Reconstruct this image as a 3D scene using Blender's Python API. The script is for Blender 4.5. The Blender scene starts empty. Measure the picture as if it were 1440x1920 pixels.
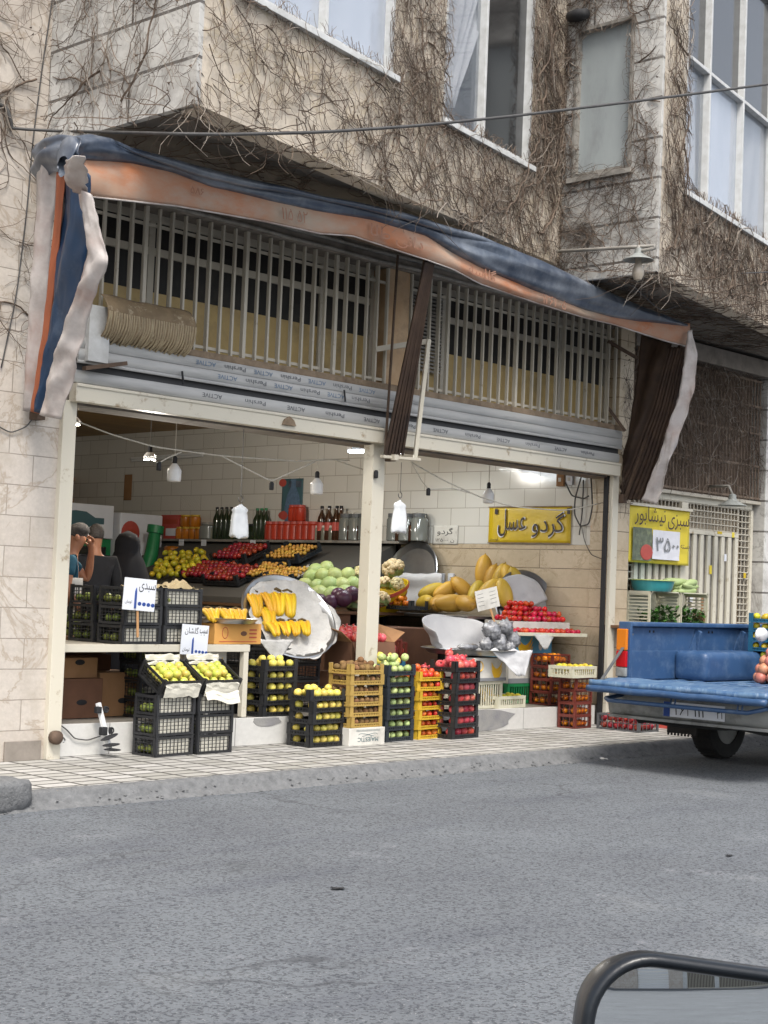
EXPO = 1.12
import bpy, bmesh, math, random
from math import sin, cos, pi, radians as RAD
from mathutils import Vector as V, Matrix, noise
rnd = random.Random(11)
S = bpy.context.scene
COL = S.collection
# ------------------------------------------------------------------ camera, solved from the vanishing lines of the photograph
F = 2932.27
yaw, pitch, roll = RAD(43.37667), RAD(2.83772), RAD(2.25274)
fw = V((cos(yaw)*cos(pitch), sin(yaw)*cos(pitch), sin(pitch)))
r0 = V((sin(yaw), -cos(yaw), 0)); u0 = r0.cross(fw)
rt = r0*cos(roll) + u0*sin(roll); up = -r0*sin(roll) + u0*cos(roll)
CP = V((-6.517, -9.397, 1.3))
def ray(x, y): return fw + rt*((x-720)/F) - up*((y-960)/F)
def on(x, y, X=None, Y=None, Z=None, P=None, N=None):
    """world point where a line of sight meets a real plane of the place (a wall, the ground, a table top)"""
    d = ray(x, y)
    if X is not None: t = (X-CP.x)/d.x
    elif Y is not None: t = (Y-CP.y)/d.y
    elif Z is not None: t = (Z-CP.z)/d.z
    else: t = (P-CP).dot(N)/d.dot(N)
    return CP + d*t
cd = bpy.data.cameras.new('camera'); co = bpy.data.objects.new('camera', cd); COL.objects.link(co)
cd.sensor_fit = 'HORIZONTAL'; cd.sensor_width = 36; cd.lens = F/1440*36; cd.clip_end = 500; cd.clip_start = .02
mm = Matrix((rt, up, -fw)).transposed().to_4x4(); mm.translation = CP; co.matrix_world = mm
S.camera = co
# ------------------------------------------------------------------ mesh builder
class MB:
    def __init__(s): s.v = []; s.f = []; s.mi = []; s.T = Matrix(); s.cur = 0
    def add(s, vs, fs):
        o = len(s.v); T = s.T
        s.v += [T @ V(p) for p in vs]; s.f += [tuple(i+o for i in f) for f in fs]; s.mi += [s.cur]*len(fs)
    def box(s, a, b):
        x0, y0, z0 = a; x1, y1, z1 = b
        s.add([(x0,y0,z0),(x1,y0,z0),(x1,y1,z0),(x0,y1,z0),(x0,y0,z1),(x1,y0,z1),(x1,y1,z1),(x0,y1,z1)],
              [(0,3,2,1),(4,5,6,7),(0,1,5,4),(1,2,6,5),(2,3,7,6),(3,0,4,7)])
    def cbox(s, c, d): s.box((c[0]-d[0]/2, c[1]-d[1]/2, c[2]-d[2]/2), (c[0]+d[0]/2, c[1]+d[1]/2, c[2]+d[2]/2))
    def bar(s, p, q, w, h=None, upv=(0,0,1)):
        """rectangular bar from p to q"""
        p = V(p); q = V(q); h = h or w; d = (q-p); L = d.length
        if L < 1e-6: return
        d /= L; u = V(upv)
        if abs(d.dot(u)) > .98: u = V((0,1,0))
        sx = d.cross(u).normalized(); sy = sx.cross(d).normalized()
        vs = []
        for e in (p, q):
            for a, b in ((-1,-1),(1,-1),(1,1),(-1,1)): vs.append(e + sx*(a*w/2) + sy*(b*h/2))
        s.add(vs, [(0,1,2,3),(7,6,5,4),(0,4,5,1),(1,5,6,2),(2,6,7,3),(3,7,4,0)])
    def tube(s, pts, r, n=6, cap=True):
        pts = [V(p) for p in pts]; m = len(pts)
        if m < 2: return
        rr = r if isinstance(r, (list, tuple)) else [r]*m
        vs = []; prev = None
        for i, p in enumerate(pts):
            d = (pts[min(i+1, m-1)] - pts[max(i-1, 0)])
            if d.length < 1e-9: d = V((0,0,1))
            d.normalize()
            if prev is None:
                a = d.cross(V((0,0,1)))
                if a.length < .05: a = d.cross(V((1,0,0)))
            else: a = prev - d*prev.dot(d)
            a.normalize(); prev = a; b = d.cross(a)
            for k in range(n):
                t = 2*pi*k/n; vs.append(p + (a*cos(t) + b*sin(t))*rr[i])
        fs = []
        for i in range(m-1):
            for k in range(n):
                k2 = (k+1) % n; fs.append((i*n+k, i*n+k2, (i+1)*n+k2, (i+1)*n+k))
        if cap: fs += [tuple(range(n-1, -1, -1)), tuple((m-1)*n+k for k in range(n))]
        s.add(vs, fs)
    def lathe(s, prof, n=16, o=(0,0,0), cap=True):
        o = V(o); vs = []; fs = []
        for r, z in prof:
            for k in range(n): vs.append(o + V((r*cos(2*pi*k/n), r*sin(2*pi*k/n), z)))
        for i in range(len(prof)-1):
            for k in range(n):
                k2 = (k+1) % n; fs.append((i*n+k, i*n+k2, (i+1)*n+k2, (i+1)*n+k))
        if cap: fs += [tuple(range(n-1, -1, -1)), tuple((len(prof)-1)*n+k for k in range(n))]
        s.add(vs, fs)
    def sph(s, c, r, n=12, m=8, fn=None):
        c = V(c); r = V((r,r,r)) if not isinstance(r, (tuple, list, V)) else V(r)
        vs = [c + V((0,0,-r.z))]; fs = []
        for i in range(1, m):
            a = -pi/2 + pi*i/m
            for k in range(n):
                t = 2*pi*k/n; d = V((cos(a)*cos(t), cos(a)*sin(t), sin(a))); k_ = fn(d) if fn else 1
                vs.append(c + V((d.x*r.x, d.y*r.y, d.z*r.z))*k_)
        vs.append(c + V((0,0,r.z))); T_ = len(vs)-1
        for k in range(n):
            k2 = (k+1) % n; fs.append((0, 1+k2, 1+k)); fs.append((T_, T_-n+k, T_-n+k2))
            for i in range(m-2): fs.append((1+i*n+k, 1+i*n+k2, 1+(i+1)*n+k2, 1+(i+1)*n+k))
        s.add(vs, fs)
    def grid(s, fn, nu, nv):
        vs = [fn(i/nu, j/nv) for j in range(nv+1) for i in range(nu+1)]
        s.add(vs, [(j*(nu+1)+i, j*(nu+1)+i+1, (j+1)*(nu+1)+i+1, (j+1)*(nu+1)+i) for j in range(nv) for i in range(nu)])
    def prism(s, poly, h):
        """flat polygon in local xy pulled up to z = h"""
        n = len(poly)
        s.add([(x,y,0) for x,y in poly] + [(x,y,h) for x,y in poly],
              [tuple(range(n-1,-1,-1)), tuple(range(n,2*n))] + [(i,(i+1)%n,(i+1)%n+n,i+n) for i in range(n)])
    def build(s, name, mat=None, parent=None, smooth=False, bevel=0, solid=0, mesh_only=False, weld=False, seg=2):
        me = bpy.data.meshes.new(name); me.from_pydata([tuple(p) for p in s.v], [], s.f)
        for m in (mat if isinstance(mat, (list, tuple)) else [mat]):
            if m: me.materials.append(m)
        if any(s.mi): me.polygons.foreach_set('material_index', s.mi)
        bm = bmesh.new(); bm.from_mesh(me)
        if weld: bmesh.ops.remove_doubles(bm, verts=bm.verts, dist=1e-4)
        if bevel: bmesh.ops.bevel(bm, geom=list(bm.edges), offset=bevel, segments=seg, affect='EDGES', clamp_overlap=True, profile=.6)
        if not solid: bmesh.ops.recalc_face_normals(bm, faces=bm.faces)
        if solid: bmesh.ops.solidify(bm, geom=list(bm.faces), thickness=solid)
        if smooth:
            for f in bm.faces: f.smooth = True
        bm.to_mesh(me); bm.free()
        if smooth == 'auto':
            me.set_sharp_from_angle(angle=RAD(38))
        me.update()
        if mesh_only: return me
        o = bpy.data.objects.new(name, me); COL.objects.link(o)
        if parent is not None: o.parent = parent
        return o
def put(name, me, parent=None, loc=(0,0,0), rot=None, sc=None):
    o = bpy.data.objects.new(name, me); COL.objects.link(o); o.location = loc
    if rot is not None: o.rotation_euler = rot
    if sc is not None: o.scale = sc if isinstance(sc, (tuple, list)) else (sc,)*3
    if parent is not None: o.parent = parent
    return o
def tag(o, label, cat, group=None, kind=None):
    o['label'] = label; o['category'] = cat
    if group: o['group'] = group
    if kind: o['kind'] = kind
    return o
def struct(o, label, cat): return tag(o, label, cat, kind='structure')
def thing(name, label, cat, loc=(0,0,0), rz=0, group=None):
    o = bpy.data.objects.new(name, None); COL.objects.link(o); o.location = loc; o.rotation_euler = (0,0,rz)
    o.empty_display_size = .1
    return tag(o, label, cat, group)
def nz(x, y=0, z=0, s=1): return noise.noise(V((x*s, y*s, z*s)))
def lerp(a, b, t): return a + (b-a)*t
def interp(tab, x):
    """piecewise linear table [(x, a, b, ...)]"""
    if x <= tab[0][0]: return tab[0][1:]
    for p, q in zip(tab, tab[1:]):
        if x <= q[0]:
            t = (x-p[0])/(q[0]-p[0]); return tuple(lerp(a, b, t) for a, b in zip(p[1:], q[1:]))
    return tab[-1][1:]
# ------------------------------------------------------------------ materials
def srgb(h):
    h = h.lstrip('#'); c = [int(h[i:i+2], 16)/255 for i in (0,2,4)]
    return tuple(x/12.92 if x <= .04045 else ((x+.055)/1.055)**2.4 for x in c) + (1,)
class NT:
    def __init__(s, name):
        s.m = bpy.data.materials.new(name); s.m.use_nodes = True; s.t = s.m.node_tree; s.b = s.t.nodes['Principled BSDF']
    def n(s, typ, **k):
        nd = s.t.nodes.new(typ)
        for a, v in k.items():
            if a.startswith('i_'):
                key = a[2:]; key = int(key) if key.isdigit() else key.replace('_', ' ')
                nd.inputs[key].default_value = v
            else: setattr(nd, a, v)
        return nd
    def l(s, a, b): s.t.links.new(a, b)
    def coord(s, axes='xyz', scale=(1,1,1)):
        tc = s.n('ShaderNodeTexCoord'); out = tc.outputs['Object']
        if axes == 'xz':
            sp = s.n('ShaderNodeSeparateXYZ'); cb = s.n('ShaderNodeCombineXYZ'); s.l(out, sp.inputs[0])
            s.l(sp.outputs[0], cb.inputs[0]); s.l(sp.outputs[2], cb.inputs[1]); s.l(sp.outputs[1], cb.inputs[2]); out = cb.outputs[0]
        elif axes == 'yz':
            sp = s.n('ShaderNodeSeparateXYZ'); cb = s.n('ShaderNodeCombineXYZ'); s.l(out, sp.inputs[0])
            s.l(sp.outputs[1], cb.inputs[0]); s.l(sp.outputs[2], cb.inputs[1]); s.l(sp.outputs[0], cb.inputs[2]); out = cb.outputs[0]
        if scale != (1,1,1):
            mp = s.n('ShaderNodeMapping'); mp.inputs['Scale'].default_value = scale; s.l(out, mp.inputs[0]); out = mp.outputs[0]
        return out
    def noise(s, vec, scale, detail=5, rough=.6, dist=0):
        nd = s.n('ShaderNodeTexNoise'); nd.inputs['Scale'].default_value = scale; nd.inputs['Detail'].default_value = detail
        nd.inputs['Roughness'].default_value = rough; nd.inputs['Distortion'].default_value = dist
        s.l(vec, nd.inputs['Vector']); return nd.outputs['Fac']
    def ramp(s, fac, a, b, c0=(0,0,0,1), c1=(1,1,1,1)):
        r = s.n('ShaderNodeValToRGB'); e = r.color_ramp.elements; e[0].position = a; e[1].position = b; e[0].color = c0; e[1].color = c1
        s.l(fac, r.inputs[0]); return r.outputs[0]
    def mix(s, fac, a, b, mode='MIX'):
        x = s.n('ShaderNodeMix', data_type='RGBA', blend_type=mode)
        for sock, v in ((x.inputs[0], fac), (x.inputs[6], a), (x.inputs[7], b)):
            if hasattr(v, 'links') or hasattr(v, 'is_linked'): s.l(v, sock)
            else: sock.default_value = v
        return x.outputs[2]
    def math(s, op, a, b=None):
        x = s.n('ShaderNodeMath', operation=op)
        for i, v in enumerate((a, b)):
            if v is None: continue
            if hasattr(v, 'is_linked'): s.l(v, x.inputs[i])
            else: x.inputs[i].default_value = v
        return x.outputs[0]
    def objvar(s, col, amt, hue=0.0):
        oi = s.n('ShaderNodeObjectInfo'); hs = s.n('ShaderNodeHueSaturation')
        mr = s.n('ShaderNodeMapRange'); mr.inputs[3].default_value = 1-amt; mr.inputs[4].default_value = 1+amt; s.l(oi.outputs['Random'], mr.inputs[0]); s.l(mr.outputs[0], hs.inputs['Value'])
        if hue:
            m2 = s.n('ShaderNodeMath', operation='MULTIPLY_ADD'); wn = s.n('ShaderNodeMath', operation='FRACT'); m3 = s.n('ShaderNodeMath', operation='MULTIPLY'); m3.inputs[1].default_value = 7.31
            s.l(oi.outputs['Random'], m3.inputs[0]); s.l(m3.outputs[0], wn.inputs[0]); s.l(wn.outputs[0], m2.inputs[0]); m2.inputs[1].default_value = 2*hue; m2.inputs[2].default_value = .5-hue
            s.l(m2.outputs[0], hs.inputs['Hue'])
        if hasattr(col, 'is_linked'): s.l(col, hs.inputs['Color'])
        else: hs.inputs['Color'].default_value = col
        return hs.outputs[0]
    def bump(s, h, strength=.3, dist=.01):
        b = s.n('ShaderNodeBump'); b.inputs['Strength'].default_value = strength; b.inputs['Distance'].default_value = dist
        s.l(h, b.inputs['Height']); s.l(b.outputs[0], s.b.inputs['Normal'])
    def out(s, col=None, rough=.6, metal=0, spec=.5):
        if col is not None:
            if hasattr(col, 'is_linked'): s.l(col, s.b.inputs['Base Color'])
            else: s.b.inputs['Base Color'].default_value = col
        if hasattr(rough, 'is_linked'): s.l(rough, s.b.inputs['Roughness'])
        else: s.b.inputs['Roughness'].default_value = rough
        s.b.inputs['Metallic'].default_value = metal; s.b.inputs['Specular IOR Level'].default_value = spec
        return s.m
def mat(name, c, c2=None, sc=8, lo=.35, hi=.7, rough=.6, metal=0, bump=0, bsc=None, var=0, hue=0, spec=.5, dirt=None, dsc=2.5, dlo=.5, dhi=.75, dist=.004, stretch=(1,1,1)):
    t = NT(name); v = t.coord(scale=stretch); c = srgb(c) if isinstance(c, str) else c
    col = c
    if c2: col = t.mix(t.ramp(t.noise(v, sc), lo, hi), c, srgb(c2) if isinstance(c2, str) else c2)
    if dirt: col = t.mix(t.ramp(t.noise(v, dsc, 8, .7), dlo, dhi), col, srgb(dirt))
    if var or hue: col = t.objvar(col, var, hue)
    if bump: t.bump(t.noise(v, bsc or sc*4, 6), bump, dist)
    return t.out(col, rough, metal, spec)
M = {}
def tiles(name, c, c2, mortar, w, h, axes='xz', off=.5, ms=.008, rough=.4, veins=None, vs=3, bump=.3, cvar=.12, wob=.0, dirt=None, spec=.5, freq=2, bias=0, grain=25, dsc=1.2, dlo=.48, dhi=.75, wavy=0):
    t = NT(name); v = t.coord(axes)
    b = t.n('ShaderNodeTexBrick'); b.offset = off; b.offset_frequency = freq
    b.inputs['Scale'].default_value = 1; b.inputs['Brick Width'].default_value = w; b.inputs['Row Height'].default_value = h
    b.inputs['Mortar Size'].default_value = ms; b.inputs['Mortar Smooth'].default_value = .15; b.inputs['Bias'].default_value = bias
    b.inputs['Color1'].default_value = srgb(c); b.inputs['Color2'].default_value = srgb(c2); b.inputs['Mortar'].default_value = srgb(mortar)
    if wob:
        nn = t.n('ShaderNodeTexNoise'); nn.inputs['Scale'].default_value = 4; t.l(v, nn.inputs['Vector'])
        vm = t.n('ShaderNodeVectorMath', operation='MULTIPLY_ADD'); t.l(nn.outputs['Color'], vm.inputs[0]); vm.inputs[1].default_value = (wob,)*3; t.l(v, vm.inputs[2]); t.l(vm.outputs[0], b.inputs['Vector'])
    else: t.l(v, b.inputs['Vector'])
    col = b.outputs['Color']
    g = t.ramp(t.noise(v, grain, 8, .7), .3, .75, (1-cvar,)*3+(1,), (1+cvar*.5,)*3+(1,))
    col = t.mix(1.0, col, g, 'MULTIPLY')
    if veins:
        n1 = t.noise(v, vs, 6, .65, 1.5); e = t.math('ABSOLUTE', t.math('SUBTRACT', n1, .5)); col = t.mix(t.ramp(e, .0, .02, (.75,)*3+(1,), (0,0,0,1)), col, srgb(veins))
    if dirt: col = t.mix(t.ramp(t.noise(v, dsc, 8, .75), dlo, dhi), col, srgb(dirt))
    hgt = t.math('SUBTRACT', t.math('MULTIPLY', t.noise(v, grain*1.6, 5), .25), b.outputs['Fac'])
    t.bump(hgt, bump, .006)
    return t.out(col, rough, 0, spec)
def steel_paint(name, c, rust='#6a4a34', amt=.62, rough=.5):
    return mat(name, c, None, rough=rough, dirt=rust, dsc=6, dlo=amt, dhi=amt+.12, bump=.12, bsc=40)
# ------------------------------------------------------------------ palette
M['road'] = None
def road_mat():
    t = NT('asphalt'); v = t.coord()
    base = t.mix(t.ramp(t.noise(v, .55, 6, .65), .35, .7), srgb('#626569'), srgb('#6e7276'))
    base = t.mix(t.ramp(t.noise(t.coord(scale=(.25,1.6,1)), 1.3, 6, .7), .52, .75), base, srgb('#5b5e64'))
    base = t.mix(t.ramp(t.noise(v, 2.3, 7, .75), .6, .72), base, srgb('#7a7c80'))
    sp = t.n('ShaderNodeTexVoronoi', feature='F1'); sp.inputs['Scale'].default_value = 85; t.l(v, sp.inputs['Vector'])
    dark = t.ramp(t.noise(v, 62, 3, .6, .4), .50, .60)
    base = t.mix(dark, base, t.mix(.62, base, srgb('#292b30')))
    lite = t.ramp(t.noise(v, 105, 2), .66, .74)
    base = t.mix(lite, base, srgb('#959595'))
    pale = t.ramp(t.noise(v, 1.1, 3), .64, .70)
    base = t.mix(t.math('MULTIPLY', pale, .12), base, srgb('#858584'))
    st = t.ramp(t.noise(t.coord(scale=(1,1,1)), .8, 8, .8, .6), .60, .66); base = t.mix(t.math('MULTIPLY', st, .75), base, srgb('#4a4d4f'))
    tr = t.n('ShaderNodeTexVoronoi', feature='DISTANCE_TO_EDGE'); tr.inputs['Scale'].default_value = .55; nn = t.n('ShaderNodeTexNoise'); nn.inputs['Scale'].default_value = 2.2; nn.inputs['Detail'].default_value = 6; t.l(v, nn.inputs['Vector'])
    vm = t.n('ShaderNodeVectorMath', operation='MULTIPLY_ADD'); t.l(nn.outputs['Color'], vm.inputs[0]); vm.inputs[1].default_value = (.7,.7,0); t.l(v, vm.inputs[2]); t.l(vm.outputs[0], tr.inputs['Vector'])
    crk = t.math('MULTIPLY', t.ramp(tr.outputs['Distance'], .0, .010, (1,1,1,1), (0,0,0,1)), t.ramp(t.noise(v, .45, 2), .47, .55)); base = t.mix(t.math('MULTIPLY', crk, .6), base, srgb('#3c3d40'))
    t.bump(t.noise(v, 75, 4, .65), .55, .008)
    return t.out(base, .9, 0, .12)
M['road'] = road_mat()
M['kerb'] = mat('kerb_concrete', '#707172', '#5b5c5d', 16, rough=.9, bump=.9, bsc=45, dirt='#58595a', dsc=30, dlo=.55, dhi=.7, dist=.012)
M['mortar'] = mat('grey_mortar', '#8b8a87', '#77767a', 6, rough=.92, bump=.6, bsc=50, dist=.006)
M['pave'] = tiles('pavement_tiles', '#b6b4b0', '#98968f', '#4c4a46', .28, .14, 'xyz', 0, .015, .6, None, bump=.5, cvar=.16, dirt='#8f8d89', wob=.006, dsc=1.6, dlo=.52, dhi=.8)
M['stone'] = tiles('beige_wall_stone', '#c2bab0', '#b8afa5', '#8f867c', .55, .215, 'xz', .37, .004, .45, '#9a8c7c', .9, .35, .16, .006, '#a3998c', dlo=.5, dsc=2)
M['stone2'] = tiles('grey_white_cladding', '#cac8c3', '#bfbdb8', '#605c58', 1.9, .36, 'xz', .5, .012, .6, '#8e8a84', 1.4, .35, .16, .006, '#827d77')
M['stone3'] = tiles('warm_beige_cladding', '#c9beae', '#bdb09e', '#a09280', 2.6, .55, 'xz', .5, .003, .65, '#a8997f', 1.3, .5, .22, .01, '#a8987f', dlo=.5, dhi=.8, dsc=2.4)
M['stone4'] = tiles('inner_beige_plank_stone', '#c4b49c', '#b8a88f', '#6d5f4c', 2.4, .2, 'xz', .4, .005, .35, '#a08e74', 1.6, .3, .1, .004, '#a5947a')
def white_tile():
    t = NT('glazed_white_wall_tile'); v = t.coord('xz')
    b = t.n('ShaderNodeTexBrick'); b.offset = .5; b.inputs['Scale'].default_value = 1; b.inputs['Brick Width'].default_value = .42; b.inputs['Row Height'].default_value = .205
    b.inputs['Mortar Size'].default_value = .004; b.inputs['Color1'].default_value = srgb('#d0cdc6'); b.inputs['Color2'].default_value = srgb('#c8c5bd'); b.inputs['Mortar'].default_value = srgb('#a09a90'); t.l(v, b.inputs['Vector'])
    g = t.ramp(t.noise(v, 1.1, 4), .3, .8, (.92,.92,.91,1), (1,1,1,1)); col = t.mix(1.0, b.outputs['Color'], g, 'MULTIPLY')
    # some tiles carry an embossed wave
    wv = t.n('ShaderNodeTexWave', wave_type='BANDS', bands_direction='DIAGONAL'); wv.inputs['Scale'].default_value = 14; wv.inputs['Distortion'].default_value = 6; t.l(v, wv.inputs['Vector'])
    b2 = t.n('ShaderNodeTexBrick'); b2.offset = .5; b2.inputs['Scale'].default_value = 1; b2.inputs['Brick Width'].default_value = .42; b2.inputs['Row Height'].default_value = .205; b2.inputs['Mortar Size'].default_value = .0
    b2.inputs['Color1'].default_value = (0,0,0,1); b2.inputs['Color2'].default_value = (1,1,1,1); t.l(v, b2.inputs['Vector'])
    sel = t.ramp(b2.outputs['Color'], .86, .88)
    h = t.math('SUBTRACT', t.math('MULTIPLY', t.math('MULTIPLY', wv.outputs[1], sel), .8), t.math('MULTIPLY', b.outputs['Fac'], 1.0))
    h = t.math('ADD', h, t.math('MULTIPLY', t.noise(v, 3.5, 2), .5))
    t.bump(h, .35, .004)
    return t.out(col, .12, 0, .5)
M['wtile'] = white_tile()
M['steptile'] = tiles('white_step_tile', '#c9c8c4', '#bfbdb9', '#83817d', .62, .4, 'xz', .0, .004, .35, None, 3, .2, .1, 0, '#96948f', dlo=.6, dhi=.8)
M['floor'] = tiles('shop_floor_tile', '#7f7b74', '#77736c', '#5c5852', .4, .4, 'xyz', 0, .004, .4, None, 3, .2, .2, 0, '#5f5a52')
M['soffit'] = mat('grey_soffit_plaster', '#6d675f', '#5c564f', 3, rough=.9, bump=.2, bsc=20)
M['ceil'] = tiles('brown_ceiling_board', '#a07c42', '#93713b', '#4a3a24', 3.0, .3, 'xyz', .5, .006, .5, None, 3, .2, .15, 0)
M['concrete'] = mat('old_grey_concrete', '#8a8279', '#6e675f', 5, rough=.9, bump=.5, bsc=25, dirt='#5a534b', dsc=3)
M['cream'] = steel_paint('cream_painted_steel', '#c6c0b0', '#8b7657', .58, .42)
M['cream2'] = steel_paint('dull_cream_grille_paint', '#b3ac9d', '#85765f', .62, .55)
M['beigecol'] = mat('peeling_beige_column', '#bb9f7e', '#a98a66', 4, rough=.7, dirt='#8f7a62', dsc=5, bump=.2, bsc=25)
M['rustrail'] = mat('dusty_brown_rail', '#8d7b66', '#6f5f4d', 10, rough=.85, bump=.35, bsc=40, dirt='#5c4d3d', dsc=6)
M['alu'] = mat('galvanised_shutter', '#b3b2af', '#9f9f9d', 6, rough=.45, metal=.15, bump=.06, bsc=60, dirt='#6c6a66', dsc=2.5, dlo=.55, dhi=.8, stretch=(.3,1,3))
M['alud'] = mat('dark_shutter_gap', '#3c3c3d', None, rough=.7)
M['film'] = mat('blue_grey_print', '#5d7690', '#4a6078', 30, rough=.6)
M['filmk'] = mat('dark_grey_print', '#5b5e62', '#4a4c50', 30, rough=.6)
M['whitealu'] = mat('white_window_frame', '#c4c5c4', '#aeaeab', 12, rough=.45, dirt='#85807a', dsc=5, dlo=.6, dhi=.8)
M['greyframe'] = mat('weathered_grey_frame', '#8f8b84', '#77736c', 12, rough=.6, dirt='#5f5a52', dsc=5)
def glass(name, tint, refl=.5, rough=.03, dark=.04, trans=.0):
    """window pane: a coated sheet one can partly see through"""
    t = NT(name); b = t.b
    b.inputs['Base Color'].default_value = srgb(tint); b.inputs['Roughness'].default_value = rough; b.inputs['Specular IOR Level'].default_value = .9
    b.inputs['Coat Weight'].default_value = refl; b.inputs['Coat Roughness'].default_value = rough; b.inputs['Coat IOR'].default_value = 2.0
    if trans:
        tr = t.n('ShaderNodeBsdfTransparent'); mx = t.n('ShaderNodeMixShader'); o = t.t.nodes['Material Output']
        mx.inputs[0].default_value = trans; t.l(b.outputs[0], mx.inputs[1]); t.l(tr.outputs[0], mx.inputs[2]); t.l(mx.outputs[0], o.inputs[0])
    v = t.coord(); t.bump(t.noise(v, 1.3, 2), .08, .02)
    return t.m
M['pane_dark'] = glass('dusty_dark_pane', '#2c2d2e', .25, .12)
M['pane_mezz'] = mat('dark_mezzanine_pane', '#1e1d1c', '#2a2826', 3, rough=.5, spec=.25, dirt='#3a352e', dsc=4)
M['pane_yel'] = mat('glow_tinted_ribbed_pane', '#b39a62', '#a08856', 3, rough=.45, bump=.15, bsc=60, dirt='#6e5f40', dsc=2)  # yellow base lightened in place of light from inside
M['pane_sky'] = glass('sky_tinted_pane', '#bcc5d2', .9, .05, trans=.5)  # pale blue base colour stands in for the reflected sky
M['pane_clear'] = glass('clear_pane', '#7e8792', .9, .03, trans=.68)
M['pane_frost'] = mat('frosted_grey_pane', '#9aa0a0', '#8b9192', 2.5, rough=.28, spec=.7, dirt='#78797a', dsc=3, stretch=(1,1,.35))
M['curtain'] = mat('white_curtain', '#dcdee2', '#cfd2d8', 3, rough=.9)
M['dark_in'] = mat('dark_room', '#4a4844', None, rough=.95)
M['rust'] = mat('rusty_brown_iron', '#5c4a3c', '#46382e', 14, rough=.8, bump=.3, bsc=60)
M['black'] = mat('black_plastic', '#1f2022', '#2a2a2c', 8, rough=.45, var=.2, dirt='#45423d', dsc=14, dlo=.6, dhi=.75)
M['bluecr'] = mat('teal_blue_plastic', '#1f5b78', '#1b4f69', 8, rough=.45, var=.1)
M['navycr'] = mat('dark_slate_plastic', '#24292e', '#2c3238', 8, rough=.45, var=.12)
M['yelcr'] = mat('yellow_plastic', '#c4a032', '#b8952c', 8, rough=.45, var=.06)
M['kiwicr'] = mat('ochre_plastic', '#a98c4b', '#9c8043', 8, rough=.5, var=.06)
M['browncr'] = mat('maroon_brown_plastic', '#6a2f26', '#5c2820', 8, rough=.45, var=.1)
M['redcr'] = mat('faded_red_plastic', '#b65046', '#a8453c', 8, rough=.5)
M['whitecr'] = mat('dirty_white_plastic', '#c9c6b2', '#b8b49f', 8, rough=.5)
M['greencr'] = mat('green_plastic', '#1d7a48', '#196b3f', 8, rough=.45)
M['greycr'] = mat('grey_plastic', '#5a5c5e', '#4d4f51', 8, rough=.5)
M['liner'] = mat('white_paper_liner', '#d6d2c4', '#c6c2b4', 6, rough=.9, bump=.3, bsc=12, dist=.006)
M['paper'] = mat('white_wrapping_paper', '#c0bfbc', '#aaa9a6', 5, rough=.85, bump=.8, bsc=9, dist=.03)
M['cloth'] = mat('crumpled_white_sheet', '#c3c3c4', '#b3b3b5', 3, rough=.85, bump=.5, bsc=9, dist=.02)
M['bag'] = mat('white_plastic_bag', '#d8dadb', '#c7cacb', 6, rough=.35, bump=.5, bsc=14, dist=.012)
M['bagclear'] = mat('clouded_clear_bag', '#8f9094', '#55565a', 11, lo=.42, hi=.6, rough=.18, bump=.8, bsc=16, dist=.02, spec=.9)
M['carton'] = mat('brown_cardboard', '#9a7450', '#8a6745', 5, rough=.85, bump=.1, bsc=30, var=.12)
M['cartond'] = mat('dark_brown_cardboard', '#6b4a36', '#5b3e2d', 5, rough=.85, var=.1)
M['cartono'] = mat('orange_printed_cardboard', '#cf9a52', '#c28d48', 4, rough=.8)
M['cartonw'] = mat('white_printed_cardboard', '#cfccc4', '#c0bdb5', 4, rough=.75, dirt='#a19d94', dsc=5)
M['cartonb'] = mat('sky_blue_cardboard', '#5d9dbb', '#528fae', 5, rough=.75)
M['ink_blue'] = mat('navy_ink', '#1b3f86', None, rough=.6)
M['ink_brown'] = mat('brown_black_ink', '#2c1f1c', None, rough=.6)
M['ink_violet'] = mat('purple_black_ink', '#3a2730', None, rough=.6)
M['ink_black'] = mat('black_ink', '#161618', None, rough=.6)
M['ink_red'] = mat('brick_red_ink', '#a4452f', None, rough=.6)
M['ink_grey'] = mat('grey_ink', '#7b7d80', None, rough=.6)
M['ink_teal'] = mat('dull_teal_ink', '#3f5f66', None, rough=.6)
M['ink_yel'] = mat('banana_yellow_ink', '#d9a91c', None, rough=.6)
M['signw'] = mat('white_sign_board', '#d6d9df', '#cbced5', 3, rough=.55)
M['signy'] = mat('yellow_banner_vinyl', '#c9ab15', '#b69a12', 3, rough=.45, bump=.35, bsc=5, dist=.02)
M['signy2'] = mat('bright_yellow_banner_vinyl', '#d8c53f', '#d2bc2c', 3, rough=.5, bump=.35, bsc=6, dist=.02)
M['paperprice'] = mat('white_price_paper', '#d9d9df', '#cfcfd6', 4, rough=.7, bump=.3, bsc=10, dist=.01)
M['wood'] = mat('raw_wood_stick', '#b98e62', '#a57b52', 12, rough=.8, stretch=(1,1,.1))
M['brownwood'] = mat('brown_wood', '#6b4d34', '#573d28', 9, rough=.6)
M['steel'] = mat('brushed_steel_tray', '#a9abac', '#95979a', 5, rough=.28, metal=.9)
M['bulbw'] = mat('white_bulb_plastic', '#d3d3d2', None, rough=.3)
M['blackrub'] = mat('black_rubber', '#18181a', '#222225', 20, rough=.75, bump=.2, bsc=60)
M['wire'] = mat('dark_cable', '#3b3a3a', '#4b4a49', 20, rough=.6)
M['wirew'] = mat('pale_cord', '#bdb8ac', '#a9a498', 20, rough=.7)
def emis(name, c, st):
    t = NT(name); t.b.inputs['Emission Color'].default_value = srgb(c); t.b.inputs['Emission Strength'].default_value = st; t.b.inputs['Base Color'].default_value = srgb(c); return t.m
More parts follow.
